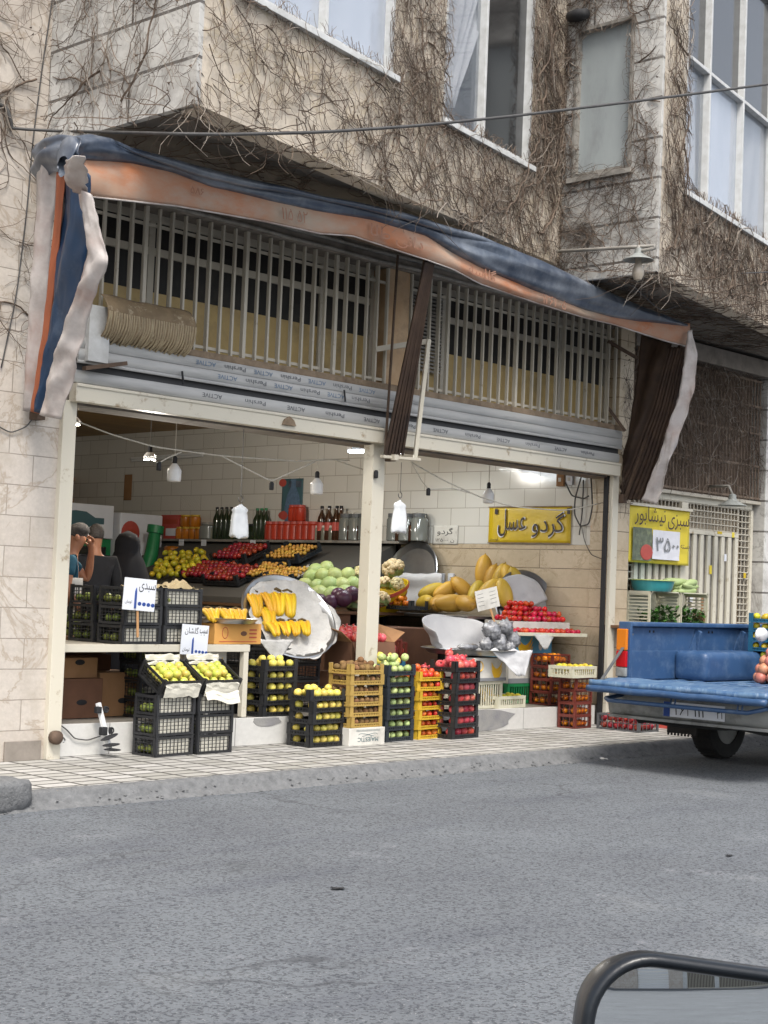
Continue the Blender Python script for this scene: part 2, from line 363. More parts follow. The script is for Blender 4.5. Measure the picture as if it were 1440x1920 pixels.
M['lit'] = emis('lit_lamp', '#fff6e6', 14)
M['litc'] = emis('lit_tube', '#e8f6ff', 7)
# ------------------------------------------------------------------ ground
ZR = -.09
mb = MB(); mb.grid(lambda u, v: (lerp(-90, 90, u), lerp(-90, 60, v), ZR), 4, 4)
struct(mb.build('road', M['road']), 'grey speckled asphalt road in front of the shop', 'road')
mb = MB(); mb.box((-60, -1.385, ZR-.2), (60, .3, 0))
struct(mb.build('pavement', M['pave']), 'pale square tiled pavement before the shop front', 'pavement')
mb = MB()
prof = [(-1.365,.010),(-1.385,.013),(-1.43,.006),(-1.45,-.006),(-1.467,-.03),(-1.488,-.05),(-1.51,-.066),(-1.535,-.078),(-1.565,-.098)]
def kf(u, v):
    x = lerp(-14, 24, u); i = v*(len(prof)-1); k = min(int(i), len(prof)-2); y, z = (lerp(prof[k][j], prof[k+1][j], i-k) for j in (0,1))
    w = min(1, i/2.0)*(1 if i < len(prof)-1.01 else .6)
    edge = nz(x, 3, 0, 1.7)*.03 + nz(x, 9, 0, 7)*.012
    return (x, y + edge*w, z + (nz(x, y, 0, 14)*.012 + nz(x, y, 5, 45)*.008)*w)
mb.grid(kf, 1500, 16)
struct(mb.build('kerb', M['kerb'], smooth=True), 'rough crumbling concrete kerb along the tiled pavement', 'kerb')
# rough broken lumps on the sloping kerb, chipped lip
mb = MB()
for i in range(260):
    x = rnd.uniform(-2.5, 8.5); y = rnd.uniform(-1.575, -1.47); r = rnd.uniform(.004, .010)
    mb.sph((x, y, lerp(-.03, -.085, min(1, (-1.465-y)/.10))), (r*1.3, r, r*.7), 6, 4, lambda d: 1+.35*nz(d.x*2+i, d.y*2, d.z*2))
tag(mb.build('kerb_grit', M['kerb'], smooth=True), 'loose grit and crumbs along the foot of the kerb', 'grit', kind='stuff')
# block at the left end of the kerb
c = on(5, 1500, Z=-.02); mb = MB()
mb.sph((0,0,0), (.36,.16,.105), 28, 18, lambda d: (1/max(abs(d.x),abs(d.y),abs(d.z)))**.72*(1+.07*nz(d.x*2.2, d.y*2.2, d.z*2.2)))
o = mb.build('concrete_block', M['kerb'], smooth=True); o.location = (c.x-.16, c.y+.05, .0); o.rotation_euler = (0,0,RAD(4))
tag(o, 'worn dark concrete block lying at the end of the kerb', 'concrete block')
# small litter
def scrap(name, px, py, z, s, m, label, cat):
    p = on(px, py, Z=z); mb = MB()
    mb.grid(lambda u, v: ((u-.5)*s*1.4, (v-.5)*s, .006+.25*s*abs(nz(u*3, v*3, px))+.02*u*s), 6, 4)
    o = mb.build(name, m, solid=.001); o.location = p; o.rotation_euler = (0, 0, rnd.uniform(0,3)); return tag(o, label, cat)
scrap('paper_scrap', 1132, 1424, -.05, .06, M['paper'], 'crumpled white paper scrap lying on the kerb slope', 'paper scrap')
scrap('leaf', 633, 1668, ZR, .045, M['blackrub'], 'dark dry leaf flat on the open asphalt, nearest the middle', 'leaf')
scrap('leaf', 1367, 1606, ZR, .03, M['blackrub'], 'dark dry leaf lying on the asphalt below the pickup', 'leaf')
# ------------------------------------------------------------------ lettering
FORMS = {'ا':'ﺍﺎ','د':'ﺩﺪ','ذ':'ﺫﺬ','ر':'ﺭﺮ','ز':'ﺯﺰ','و':'ﻭﻮ','ب':'ﺏﺐﺑﺒ','پ':'ﭖﭗﭘﭙ','ت':'ﺕﺖﺗﺘ','س':'ﺱﺲﺳﺴ','ش':'ﺵﺶﺷﺸ','ع':'ﻉﻊﻋﻌ','ک':'ﮎﮏﮐﮑ','گ':'ﮒﮓﮔﮕ',
         'ل':'ﻝﻞﻟﻠ','م':'ﻡﻢﻣﻤ','ن':'ﻥﻦﻧﻨ','ه':'ﻩﻪﻫﻬ','ی':'ﯼﯽﯾﯿ','ط':'ﻁﻂﻃﻄ','ق':'ﻕﻖﻗﻘ','ح':'ﺡﺢﺣﺤ','ج':'ﺝﺞﺟﺠ'}
def shape(w):
    out = []
    for i, ch in enumerate(w):
        if ch not in FORMS: out.append(ch); continue
        f = FORMS[ch]; prev = i > 0 and w[i-1] in FORMS and len(FORMS[w[i-1]]) == 4; nxt = i+1 < len(w) and w[i+1] in FORMS and len(f) == 4
        out.append(f[3] if prev and nxt else f[1] if prev else f[2] if nxt else f[0])
    return ''.join(reversed(out))
def text_geo(body, fat=0.0, shear=0, depth=.02):
    """glyph outlines as solid slabs (height about 1), centred; every outline filled apart so crossings stay closed"""
    c = bpy.data.curves.new('t', 'FONT'); c.body = body; c.offset = fat; c.shear = shear; c.resolution_u = 4
    o = bpy.data.objects.new('t', c); COL.objects.link(o); dg = bpy.context.evaluated_depsgraph_get()
    cu = o.evaluated_get(dg).to_curve(dg)
    loops = []
    for sp in cu.splines:
        pts = []
        if sp.type == 'BEZIER':
            bp = sp.bezier_points; n = len(bp)
            for i in range(n):
                a, b = bp[i], bp[(i+1) % n]; p0, p1, p2, p3 = a.co, a.handle_right, b.handle_left, b.co
                straight = (p1-p0).cross(p3-p0).length < 1e-5 and (p2-p0).cross(p3-p0).length < 1e-5
                k = 1 if straight else 5
                for j in range(k):
                    t = j/k; pts.append(p0*(1-t)**3 + p1*3*t*(1-t)**2 + p2*3*t*t*(1-t) + p3*t**3)
        else: pts = [V(p.co[:3]) for p in sp.points]
        loops.append([(p.x, p.y) for p in pts])
    bpy.data.objects.remove(o); bpy.data.curves.remove(c)
    def area(l): return sum(l[i][0]*l[(i+1)%len(l)][1]-l[(i+1)%len(l)][0]*l[i][1] for i in range(len(l)))/2
    def inside(p, l):
        r = False
        for i in range(len(l)):
            (x1,y1),(x2,y2) = l[i], l[i-1]
            if (y1 > p[1]) != (y2 > p[1]) and p[0] < (x2-x1)*(p[1]-y1)/(y2-y1)+x1: r = not r
        return r
    if not loops: return [], []
    sign = 1 if sum(area(l) for l in loops) > 0 else -1
    outs = [l for l in loops if area(l)*sign > 0]; holes = [l for l in loops if area(l)*sign <= 0]
    vs, fs = [], []
    for k, ol in enumerate(outs):
        c2 = bpy.data.curves.new('t', 'CURVE'); c2.dimensions = '2D'; c2.fill_mode = 'BOTH'; c2.extrude = depth/2 + .0015*(k % 7)
        for l in [ol] + [h for h in holes if inside(h[0], ol)]:
            s = c2.splines.new('POLY'); s.points.add(len(l)-1)
            for i, p in enumerate(l): s.points[i].co = (p[0], p[1], 0, 1)
            s.use_cyclic_u = True
        o2 = bpy.data.objects.new('t', c2); COL.objects.link(o2); dg = bpy.context.evaluated_depsgraph_get(); me = o2.evaluated_get(dg).to_mesh()
        b = len(vs); vs += [tuple(v.co) for v in me.vertices]; fs += [tuple(i+b for i in p.vertices) for p in me.polygons]
        bpy.data.objects.remove(o2); bpy.data.curves.remove(c2)
    xs = [v[0] for v in vs]; ys = [v[1] for v in vs]; cx, cy = (min(xs)+max(xs))/2, (min(ys)+max(ys))/2
    W, H = max(xs)-min(xs), max(ys)-min(ys)
    return [((x-cx)/W, (y-cy)/H, z) for x, y, z in vs], fs
_tc = {}
def letters(mb, body, c, w, h, fat=0.0, rev=True, shear=0, flip=False, rot=0, dz=.0015):
    """add lettering to mb (local xz plane, facing -y), fitted to a w x h box centred on c = (x, y, z)"""
    key = (body, fat, shear)
    if key not in _tc: _tc[key] = text_geo(' '.join(reversed([shape(x) for x in body.split(' ')])) if rev else body, fat, shear)
    vs, fs = _tc[key]; cr, sr = cos(rot), sin(rot); out = []
    for x, y, z in vs:
        X, Z = x*w, y*h
        if flip: X, Z = -X, -Z
        out.append((c[0]+X*cr-Z*sr, c[1]-dz*(.5+z*14), c[2]+X*sr+Z*cr))
    mb.add(out, fs)
def fl(x): return .236 - .006*x
# ------------------------------------------------------------------ walls
def wall(name, P0, P1, z0, z1, th, ops, m, parent, label=None, mit=0):
    """wall from P0 to P1 (outer face on the right-hand side of that line); ops = openings (x0,x1,z0,z1) in wall coordinates"""
    P0 = V((P0[0], P0[1], 0)); P1 = V((P1[0], P1[1], 0)); d = P1-P0; L = d.length; a = math.atan2(d.y, d.x)
    xs = sorted({0, L, *[o[0] for o in ops], *[o[1] for o in ops]}); xs = [x for x in xs if 0 <= x <= L]
    zs = sorted({z0, z1, *[o[2] for o in ops], *[o[3] for o in ops]}); zs = [z for z in zs if z0 <= z <= z1]
    mb = MB(); vid = {}
    def inside(x, z): return any(o[0] < x < o[1] and o[2] < z < o[3] for o in ops)
    nx, nz_ = len(xs)-1, len(zs)-1
    solid = {(i, j): not inside((xs[i]+xs[i+1])/2, (zs[j]+zs[j+1])/2) for i in range(nx) for j in range(nz_)}
    def vert(i, j, k):
        if (i, j, k) not in vid: vid[(i, j, k)] = len(mb.v); mb.v.append(V((xs[i] - (mit*k if i == nx else 0), th*k, zs[j])))
        return vid[(i, j, k)]
    def face(*q): mb.f.append(tuple(vert(*p) for p in q)); mb.mi.append(0)
    for (i, j), s in solid.items():
        if not s: continue
        face((i,j,0),(i+1,j,0),(i+1,j+1,0),(i,j+1,0)); face((i,j+1,1),(i+1,j+1,1),(i+1,j,1),(i,j,1))
        if not solid.get((i-1,j)): face((i,j,1),(i,j,0),(i,j+1,0),(i,j+1,1))
        if not solid.get((i+1,j)): face((i+1,j,0),(i+1,j,1),(i+1,j+1,1),(i+1,j+1,0))
        if not solid.get((i,j-1)): face((i,j,1),(i+1,j,1),(i+1,j,0),(i,j,0))
        if not solid.get((i,j+1)): face((i,j+1,0),(i+1,j+1,0),(i+1,j+1,1),(i,j+1,1))
    o = mb.build(name, m, parent); o.location = P0; o.rotation_euler = (0,0,a)
    return o
def wlocal(p, P0, P1):
    d = (V((P1[0], P1[1], 0)) - V((P0[0], P0[1], 0))).normalized(); q = V((p.x, p.y, 0)) - V((P0[0], P0[1], 0))
    return q.dot(d), p.z
ANG = RAD(11); DIR = V((cos(ANG), sin(ANG), 0)); NRM = V((DIR.y, -DIR.x, 0))
A0 = V((-.23, 0, 0)); A = V((-.23, -1.65, 0))
B = on(1052, 400, P=A, N=NRM); B.z = 0
Cc = on(1231, 508, X=B.x); Z2 = Cc.z; Cc.z = 0
Z1 = 4.365; ZT = 9.0
D = Cc + DIR*7
bld = thing('shop_building', 'beige stone building with sawtooth upper storey above an open greengrocer shop', 'building', (0,0,0))
# street level
wall('wall', (-9.0, 0), (0.0, 0), 0, ZT, .3, [], M['stone'], bld)
mb = MB(); mb.box((-9, -.03, 0), (-.42, -.002, .13)); mb.box((-.33, -.02, 0), (-.03, -.002, .14)); mb.build('plinth', M['concrete'], bld, bevel=.004)
W_R = 6.92
wall('interior_wall', (W_R, 9.6), (W_R, .302), 1.853, 3.35, .2, [], M['wtile'], bld)
wall('interior_wall', (W_R, 9.6), (W_R, .302), .1, 1.85, .2, [], M['stone4'], bld)
wall('interior_wall', (.0, .302), (.0, 9.6), .1, 3.35, .2, [], M['wtile'], bld)
wall('interior_wall', (-.2, 9.6), (W_R+.2, 9.6), .1, 3.35, .2, [], M['wtile'], bld)
mb = MB(); mb.box((-.2, .302, 3.352), (W_R+.2, 9.8, 3.5)); mb.build('ceiling', M['ceil'], bld)
mb = MB(); mb.add([(.14,.089,-.1),(W_R,.089,-.1),(W_R,9.6,-.1),(.14,9.6,-.1),(.14,.089,.2312),(W_R,.089,.1905),(W_R,9.6,.1905),(.14,9.6,.2312)], [(0,3,2,1),(4,5,6,7),(0,1,5,4),(1,2,6,5),(2,3,7,6),(3,0,4,7)]); mb.build('floor', M['floor'], bld)
mb = MB(); mb.add([(.117,.06,0),(6.76,.06,0),(6.76,.088,0),(.117,.088,0),(.117,.06,.2363),(6.76,.06,.1964),(6.76,.088,.1964),(.117,.088,.2363)], [(0,3,2,1),(4,5,6,7),(0,1,5,4),(1,2,6,5),(2,3,7,6),(3,0,4,7)]); mb.build('step', M['steptile'], bld, bevel=.004)
# broken bare concrete patches on the step edge
for (x, w, z0, z1) in ((2.05,.30,.15,.236),(4.55,.85,.01,.225)):
    mb = MB(); n = 22; pts = []
    for i in range(n):
        a = 2*pi*i/n; rr = 1+.28*nz(cos(a)*2+x, sin(a)*2); pts.append((x+w/2+cos(a)*w/2*rr, max(0.0, min(fl(x+.2)-.002, (z0+z1)/2+sin(a)*(z1-z0)/2*rr))))
    mb.add([(px_, -.004+.06+.003*nz(px_, z_, 0, 9), z_) for px_, z_ in pts] + [(px_, .0605, z_) for px_, z_ in pts], [tuple(range(n))] + [(i, i+n, (i+1)%n+n, (i+1)%n) for i in range(n)])
    mb.build('broken_patch', M['mortar'], bld)
# posts
mb = MB(); mb.box((.0, -.045, 0), (.115, .1, 2.57)); mb.build('post', M['cream'], bld, bevel=.004)
mb = MB(); mb.box((3.235, -.03, .0), (3.385, .09, 2.6)); mb.build('post', M['cream'], bld, bevel=.006)
mb = MB(); mb.box((6.80, -.05, 0), (6.905, -.005, 2.60)); mb.build('post', M['cream'], bld, bevel=.004)
mb = MB(); mb.box((6.775, .0, 0), (6.798, .05, 2.58)); mb.build('gap_shade_strip', M['blackrub'], bld)  # dark strip standing in for the shaded gap beside the right post
mb = MB(); mb.box((6.906, -.02, 0), (7.16, .30, 4.2)); mb.build('pillar', M['stone4'], bld, bevel=.006)
# mezzanine column and lintel
mb = MB(); mb.box((3.35, -.03, 3.10), (3.62, .22, 4.12)); mb.build('column', M['beigecol'], bld, bevel=.005)
mb = MB(); mb.box((0.0, .01, 2.55), (6.9, .3, 3.06)); mb.build('lintel', M['concrete'], bld)
mb = MB(); mb.box((0.0, -.08, 4.12), (7.16, .3, 4.30)); mb.box((0.0, .0, 4.305), (7.16, .3, 4.7)); mb.build('lintel', M['concrete'], bld, bevel=.008)
mb = MB()
for z, y in ((4.14,-.10),(4.22,-.095)): mb.tube([(x_, y+.01*nz(x_, z, 0, 2), z+.012*nz(x_, z, 0, 1.5)) for x_ in [0.1+.25*i for i in range(28)]], .018, 6)
mb.build('pipe', M['greyframe'], bld, smooth=True)
# mezzanine windows: frame, dark glass above, yellow ribbed glass below with inner glow in its colour
for (x0, x1, splits) in ((.05, 3.34, (.05,.87,2.72,3.34)), (3.63, 6.9, (3.63,4.3,6.1,6.9))):
    mb = MB()
    for z in (3.06, 3.83, 4.09): mb.box((x0, .15, z-.03), (x1, .2, z+.03))
    for x in splits: mb.box((x-.03 if x > x0 else x, .148, 3.09), (x+.03, .202, 4.06))
    fr = mb.build('window', M['cream2'], bld, bevel=.003)
    mb = MB(); mb.box((x0, .172, 3.52), (x1, .178, 4.06)); mb.build('pane', M['pane_mezz'], fr)
    mb = MB(); mb.box((x0, .172, 3.09), (x1, .178, 3.519)); mb.build('pane', M['pane_yel'], fr)
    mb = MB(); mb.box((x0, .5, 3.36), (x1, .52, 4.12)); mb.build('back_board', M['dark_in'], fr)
# grilles of flat upright bars
for (x0, x1) in ((.16, 3.33), (3.64, 6.80)):
    mb = MB(); n = int((x1-x0)/.126)
    for i in range(n+1):
        x = lerp(x0, x1, i/n); w = .032 if i % 8 == 4 else .018
        mb.box((x-w/2, -.045, 3.095), (x+w/2, -.015 if i % 3 else -.005, 4.115))
    for z in (3.985, 3.13): mb.box((x0, -.012, z-.012), (x1, .002, z+.012))
    mb.build('window_grille', M['cream2'], bld)
# louvre panel behind the right grille
mb = MB()
for i in range(22): mb.box((3.70, .10, 3.3+i*.034), (4.22, .135, 3.318+i*.034))
mb.build('louvre', M['greyframe'], bld)
# roller shutter
sh = MB(); sh.box((0.0, -.075, 3.035), (6.92, .0, 3.09)); rs = sh.build('roller_shutter', M['rustrail'], bld, bevel=.006)
def slat(z0, z1, ybase, bulge, name='slat'):
    mb = MB(); n = 7; pr = []
    for i in range(n+1):
        t = i/n; pr.append((ybase - bulge*sin(pi*t)**.7, lerp(z0, z1, t)))
    pr += [(ybase+.012, z1), (ybase+.012, z0)]
    nx = 24; vs = []
    for k in range(nx+1):
        x = lerp(.06, 6.86, k/nx)
        vs += [(x, y + .003*nz(x, z*9, 1, .8), z) for y, z in pr]
    m_ = len(pr); fs = [(k*m_+i, k*m_+(i+1)%m_, (k+1)*m_+(i+1)%m_, (k+1)*m_+i) for k in range(nx) for i in range(m_)]
    fs += [tuple(range(m_)), tuple(nx*m_+i for i in range(m_-1, -1, -1))]
    mb.add(vs, fs); return mb.build(name, M['alu'], rs, smooth='auto')
for z0, z1, y, b in ((2.952,3.033,-.092,.010),(2.868,2.948,-.098,.010),(2.842,2.866,-.10,.004),(2.705,2.795,-.066,.010)): slat(z0, z1, y, b)
mb = MB(); mb.box((.06,-.055,2.795),(6.86,-.03,2.845)); mb.build('gap_strip', M['alud'], rs)
mb = MB(); mb.box((.05, -.115, 2.562), (6.83, -.03, 2.695)); mb.box((.05,-.125,2.67),(6.83,-.117,2.69)); mb.build('bottom_rail', M['cream'], rs, bevel=.005)
for row, (z_, y_, st) in enumerate(((2.992,-.1035,.10),(2.908,-.1095,.32),(2.752,-.0775,.2))):
    x_ = 1.15+st; k = 0
    while x_ < (3.2 if row < 2 else 6.5):
        mb = MB(); w_ = .20 if k % 2 == 0 else .22; letters(mb, 'ACTIVE' if k % 2 == 0 else 'Pershin', (x_,y_,z_), w_, .034, .02 if k % 2 == 0 else 0, rev=False, flip=True, dz=.0012); mb.build('printed_film', M['film'] if k % 2 == 0 and row < 2 else M['filmk'], rs)
        x_ += .30 if row < 2 else .45; k += 1
mb = MB(); mb.T = Matrix.Translation((2.13,-.118,2.60)) @ Matrix.Rotation(pi/2, 4, 'X'); mb.prism([(-.075,0),(.075,0),(.05,.045),(0,.075),(-.05,.045)], .02); mb.build('handle', M['rustrail'], rs, bevel=.003)
for px_, py_, h in ((341,708,.10),(645,742,.10)):
    p = on(px_, py_, Y=-.13); mb = MB(); mb.bar((p.x, p.y, p.z+h/2), (p.x+.015, p.y-.004, p.z-h/2), .014, .008); mb.build('strap', M['blackrub'], rs)
# housing plate and the ribbed brown cover rolled over the left end of the shutter
mb = MB(); mb.box((.12, -.14, 2.86), (.30, -.08, 3.27)); mb.build('housing_plate', M['whitealu'], rs, bevel=.004)
mb = MB()
M['coverrib'] = mat('pale_cover_rib', '#a8997d', '#8f8067', 14, rough=.7)
def cov(u, v):
    x = lerp(.22, 1.05, u); a = lerp(RAD(70), RAD(-95), v); rr = .15 + .01*nz(u*4, v*4)
    return (x, -.06 - cos(a)*rr, 3.20 + sin(a)*rr*1.15)
mb.grid(cov, 40, 16); mb.build('ribbed_cover', mat('brown_ribbed_cover', '#857257', '#6d5c45', 9, rough=.75, dirt='#a89b82', dsc=14, dlo=.55, dhi=.65), rs, smooth=True, solid=.004)
mb = MB(); mb.bar((.09,-.14,2.80), (.44,-.16,2.88), .05, .03); mb.bar((.06,-.08,3.0),(.06,-.05,3.75),.05,.05); mb.build('bracket', M['rust'], rs)
for i in range(36):
    u_ = (i+.5)/36; q = [cov(min(1,max(0,u_+.010*nz(u_*30, k*.3)+.012*(k/9)*sin(i))), .36+.64*k/9) for k in range(10)]
    mb = MB(); mb.tube([(x_, y_-.004, z_-.012*(k/9)**2*(i % 3)) for k, (x_, y_, z_) in enumerate(q)], .0085, 5); mb.build('cover_rib', M['coverrib'], rs, smooth=True)
# padlock on the left post
p = V((.05, -.045, .16)); mb = MB(); mb.lathe([(.045,-.03),(.05,-.01),(.05,.02),(.04,.035)], 14); lk = mb.build('padlock', M['rust'], smooth=True); lk.location = p + V((0,-.03,0)); lk.rotation_euler = (pi/2, 0, 0)
mb = MB(); mb.tube([(.03+.025*sin(t), .0+.045*t/3-.03, .02+.03*cos(t)) for t in [i*.35 for i in range(10)]], .006, 6); mb.build('shackle', M['steel'], lk, smooth=True)
tag(lk, 'rusty round padlock hanging low on the left shutter post', 'padlock')
# ------------------------------------------------------------------ upper storey
wlA = (A0, A); wlF = (A, B); wlS = (V((B.x, 0, 0)), Cc); wlG = (Cc, D)
def opening(P0, P1, pts, N=None):
    d = (P1-P0).normalized(); n = V((d.y, -d.x, 0)); return [wlocal(on(x, y, P=P0, N=n), P0, P1) for x, y in pts]
w1 = opening(A, B, [(500,10),(737,147),(613,77)]); w2 = opening(A, B, [(830,222),(994,306),(908,262)])
ops1 = [(w1[0][0]-.35, w1[1][0], w1[1][1]+.02, 7.4), (w2[0][0], w2[1][0], w2[0][1], 7.2)]
wall('wall', A0, A, Z1, ZT, .05, [], M['stone2'], bld, mit=.05*math.tan(ANG))
SH = .05/cos(ANG); A_ = A + DIR*SH; C_ = Cc + DIR*SH
def shifted(ops): return [(o[0]-SH, o[1]-SH, o[2], o[3]) for o in ops]
wall('wall', A_, B, Z1, ZT, .2, shifted(ops1), M['stone3'], bld)
s1 = opening(wlS[0], Cc, [(1072,335),(1183,316),(1072,60),(1183,30)])
opsS = [(s1[0][0], s1[1][0], (s1[0][1]+s1[1][1])/2, s1[2][1])]
wall('wall', wlS[0], Cc, Z2, ZT, .05, opsS, M['stone2'], bld, mit=.05*math.tan(ANG))
g = opening(Cc, D, [(1282,352),(1440,462),(1285,95),(1332,165),(1395,240)])
opsG = [(g[0][0], g[0][0]+3.2, (g[0][1]+g[1][1])/2, g[0][1]+2.6)]
wall('wall', C_, D, Z2, ZT, .2, shifted(opsG), M['stone3'], bld)
mb = MB(); e = .012
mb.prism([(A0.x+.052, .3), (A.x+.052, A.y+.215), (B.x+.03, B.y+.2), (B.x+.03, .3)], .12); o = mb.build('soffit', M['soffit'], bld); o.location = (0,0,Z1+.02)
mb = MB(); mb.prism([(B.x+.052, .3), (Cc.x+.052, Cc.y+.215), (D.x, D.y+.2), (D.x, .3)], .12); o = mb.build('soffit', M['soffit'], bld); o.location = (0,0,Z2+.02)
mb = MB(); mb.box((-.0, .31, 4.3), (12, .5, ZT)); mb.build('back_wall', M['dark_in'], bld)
def window(P0, P1, op, mull, m_frame, panes, rec=.07, rails=(), fw_=.034, sill=True):
    x0, x1, z0, z1 = op; d = (P1-P0); a = math.atan2(d.y, d.x)
    mb = MB(); y0 = rec-.07; y1 = rec+.03
    mb.box((x0, y0, z0), (x1, y1, z0+fw_)); mb.box((x0, y0, z1-fw_), (x1, y1, z1)); mb.box((x0, y0, z0+fw_), (x0+fw_, y1, z1-fw_)); mb.box((x1-fw_, y0, z0+fw_), (x1, y1, z1-fw_))
    for m_ in mull: mb.box((m_-fw_/2, y0+.004, z0+fw_), (m_+fw_/2, y1, z1-fw_))
    for r_ in rails: mb.box((x0+fw_, y0+.008, r_-fw_/2), (x1-fw_, y1-.004, r_+fw_/2))
    o = mb.build('window', m_frame, bld, bevel=.004); o.location = P0; o.rotation_euler = (0,0,a)
    es = [x0+fw_] + [e for m_ in mull for e in (m_-fw_/2, m_+fw_/2)] + [x1-fw_]
    for i in range(0, len(es), 2):
        zs_ = [z0+fw_] + [e for r_ in rails for e in (r_-fw_/2, r_+fw_/2)] + [z1-fw_]
        for j in range(0, len(zs_), 2):
            mb = MB(); mb.box((es[i], rec, zs_[j]), (es[i+1], rec+.006, zs_[j+1])); mb.build('pane', panes[(i//2) % len(panes)] if j == 0 else M['pane_dark'], o)
    if sill: mb = MB(); mb.box((x0-.03, -.05, z0-.05), (x1+.03, .0, z0-.004)); mb.build('sill', m_frame, o, bevel=.004)
    return o
window(A, B, ops1[0], [w1[2][0]], M['whitealu'], [M['pane_sky']])
window(A, B, ops1[1], [w2[2][0]], M['whitealu'], [M['pane_clear'], M['pane_dark']])
window(wlS[0], Cc, opsS[0], [], M['greyframe'], [M['pane_frost']], rec=.05)
gw = window(Cc, D, opsG[0], [g[3][0]+.02, g[4][0], g[4][0]+.9], M['whitealu'], [M['pane_clear'], M['pane_sky'], M['pane_clear'], M['pane_sky']], rails=[g[2][1]])
# curtains: pleated cloths behind the panes
def curtain(P0, P1, x0, x1, z0, z1, label, drawn=0, y=.13):
    d = P1-P0; a = math.atan2(d.y, d.x); mb = MB()
    def f(u, v):
        z = lerp(z0, z1, v); w = 1 - drawn*(1-v)**1.4 if drawn else 1
        x = lerp(x0, x1, u)
        if drawn: x = x0 + (x1-x0)*u*max(.1, 1-drawn*(1-v)**.8*1.3)
        return (x, y + .035*sin(u*30+2*sin(v*3)) + .016*sin(u*71+1), z)
    mb.grid(f, 90, 14); o = mb.build('curtain', M['curtain'], smooth=True, solid=.002); o.location = P0; o.rotation_euler = (0,0,a)
    return tag(o, label, 'curtain')
curtain(A, B, ops1[0][0]+.02, ops1[0][1]-.02, ops1[0][2]+.02, 7.35, 'plain white curtain behind the upper window above the awning middle')
curtain(A, B, ops1[1][0]+.04, ops1[1][1]-.1, ops1[1][2]+.2, 7.15, 'white curtain swept aside behind the half dark upper window', .6)
curtain(Cc, D, opsG[0][0]+.02, opsG[0][1]-.02, opsG[0][2]+.02, opsG[0][3]-.02, 'long white curtain behind the wide window on the right bay')
# camera-like pipe stub high in the inner corner
p = on(1085, 28, X=B.x-.05); mb = MB(); mb.tube([p+V((0,.1,.0)), p+V((-.02,0,-.01)), p+V((-.05,-.12,-.03))], [.05,.06,.05], 12); o = mb.build('duct_pipe', M['blackrub'], bld, smooth=True)
# ------------------------------------------------------------------ bare creeper stems on the walls
M['vine'] = mat('bare_brown_stem', '#67584b', '#483c33', 7, rough=.9)
M['vineg'] = mat('dry_grey_stem', '#938a80', '#756c62', 7, rough=.9)
def vine(label, P0, P1, z0, z1, n, seed, ops=(), dens=None, down=0, thick=1.0, x0=0, x1=None, group=None):
    R_ = random.Random(seed); n = int(n); P0 = V((P0[0],P0[1],0)); P1 = V((P1[0],P1[1],0)); d = P1-P0; L = d.length if x1 is None else x1; a = math.atan2(d.y, d.x)
    mb = MB(); stack = []
    def blocked(x, z, m=.02): return any(o[0]+m < x < o[1]-m and o[2]+m < z < o[3]-m for o in ops)
    def grow(x, z, th, length, r, depth):
        pts = []; step = .045; y = -.012 - R_.random()*.03; steps = int(length/step); dr = th; curl = R_.uniform(-.10,.10)
        for i in range(steps):
            pts.append((x, y, z))
            dr += R_.gauss(0, .30) + curl; curl = curl*.94 + R_.gauss(0, .02)
            if down: dr += .05*sin(-pi/2 - dr)
            x += cos(dr)*step; z += sin(dr)*step; y = min(-.006, max(-.07, y + R_.gauss(0, .006)))
            if x < x0+.005 or x > L-.005 or z > z1 or z < z0 - .12*R_.random(): break
            if blocked(x, z, .10): break
            if depth < 4 and R_.random() < .20:
                stack.append((x, z, dr + R_.choice((-1,1))*R_.uniform(.4,1.2), length*R_.uniform(.25,.6), r*R_.uniform(.5,.75), depth+1))
        if len(pts) > 3:
            m = len(pts); mb.cur = 1 if (R_.random() < (.22 if r < .005 else .08)) else 0
            mb.tube(pts, [max(.0016, r*(1-.6*i/m)) for i in range(m)], 3 if r < .006 else 4, cap=False)
    k = 0; tries = 0
    while k < n and tries < n*30:
        tries += 1
        x = R_.uniform(x0, L); z = R_.uniform(z0, z1)
        if blocked(x, z): continue
        if dens and R_.random() > dens(x, z): continue
        big = R_.random() < .045
        stack.append((x, z, R_.choice((pi/2, 0, pi, -pi/2, pi/4, -pi/4, 3*pi/4)) + R_.gauss(0, .6), R_.uniform(1.2, 2.6) if big else R_.uniform(.3, 1.1), (R_.uniform(.007,.012) if big else R_.uniform(.0022,.0056))*thick, 0 if big else 1))
        while stack: grow(*stack.pop())
        k += 1
    fine = int(n*1.5)
    while fine > 0:
        fine -= 1; x = R_.uniform(x0, L); z = R_.uniform(z0, z1)
        if blocked(x, z) or (dens and R_.random() > dens(x, z)): continue
        stack.append((x, z, R_.uniform(0, 6.28), R_.uniform(.3, 1.0), R_.uniform(.0011,.002)*thick, 2))
        while stack: grow(*stack.pop())
    # dry leaf scraps and tendril knots
    for i in range(n):
        x = R_.uniform(x0, L); z = R_.uniform(z0, z1)
        if blocked(x, z) or (dens and R_.random() > dens(x, z)): continue
        s = R_.uniform(.006,.016); mb.cur = 0; t = R_.uniform(0, 6); c_, s_ = cos(t)*s, sin(t)*s
        mb.add([(x-c_, -.02, z-s_), (x+s_*.5, -.045, z-c_*.5), (x+c_, -.02, z+s_), (x-s_*.5, -.03, z+c_*.5)], [(0,1,2,3)])
    o = mb.build('creeper', [M['vine'], M['vineg']]); o.location = P0; o.rotation_euler = (0,0,a)
    return tag(o, label, 'creeper', group)
def df(x, z): return min(1, max(.35, .62 + .8*nz(x*.8, z*.8, 3) + .10*(x-1)))
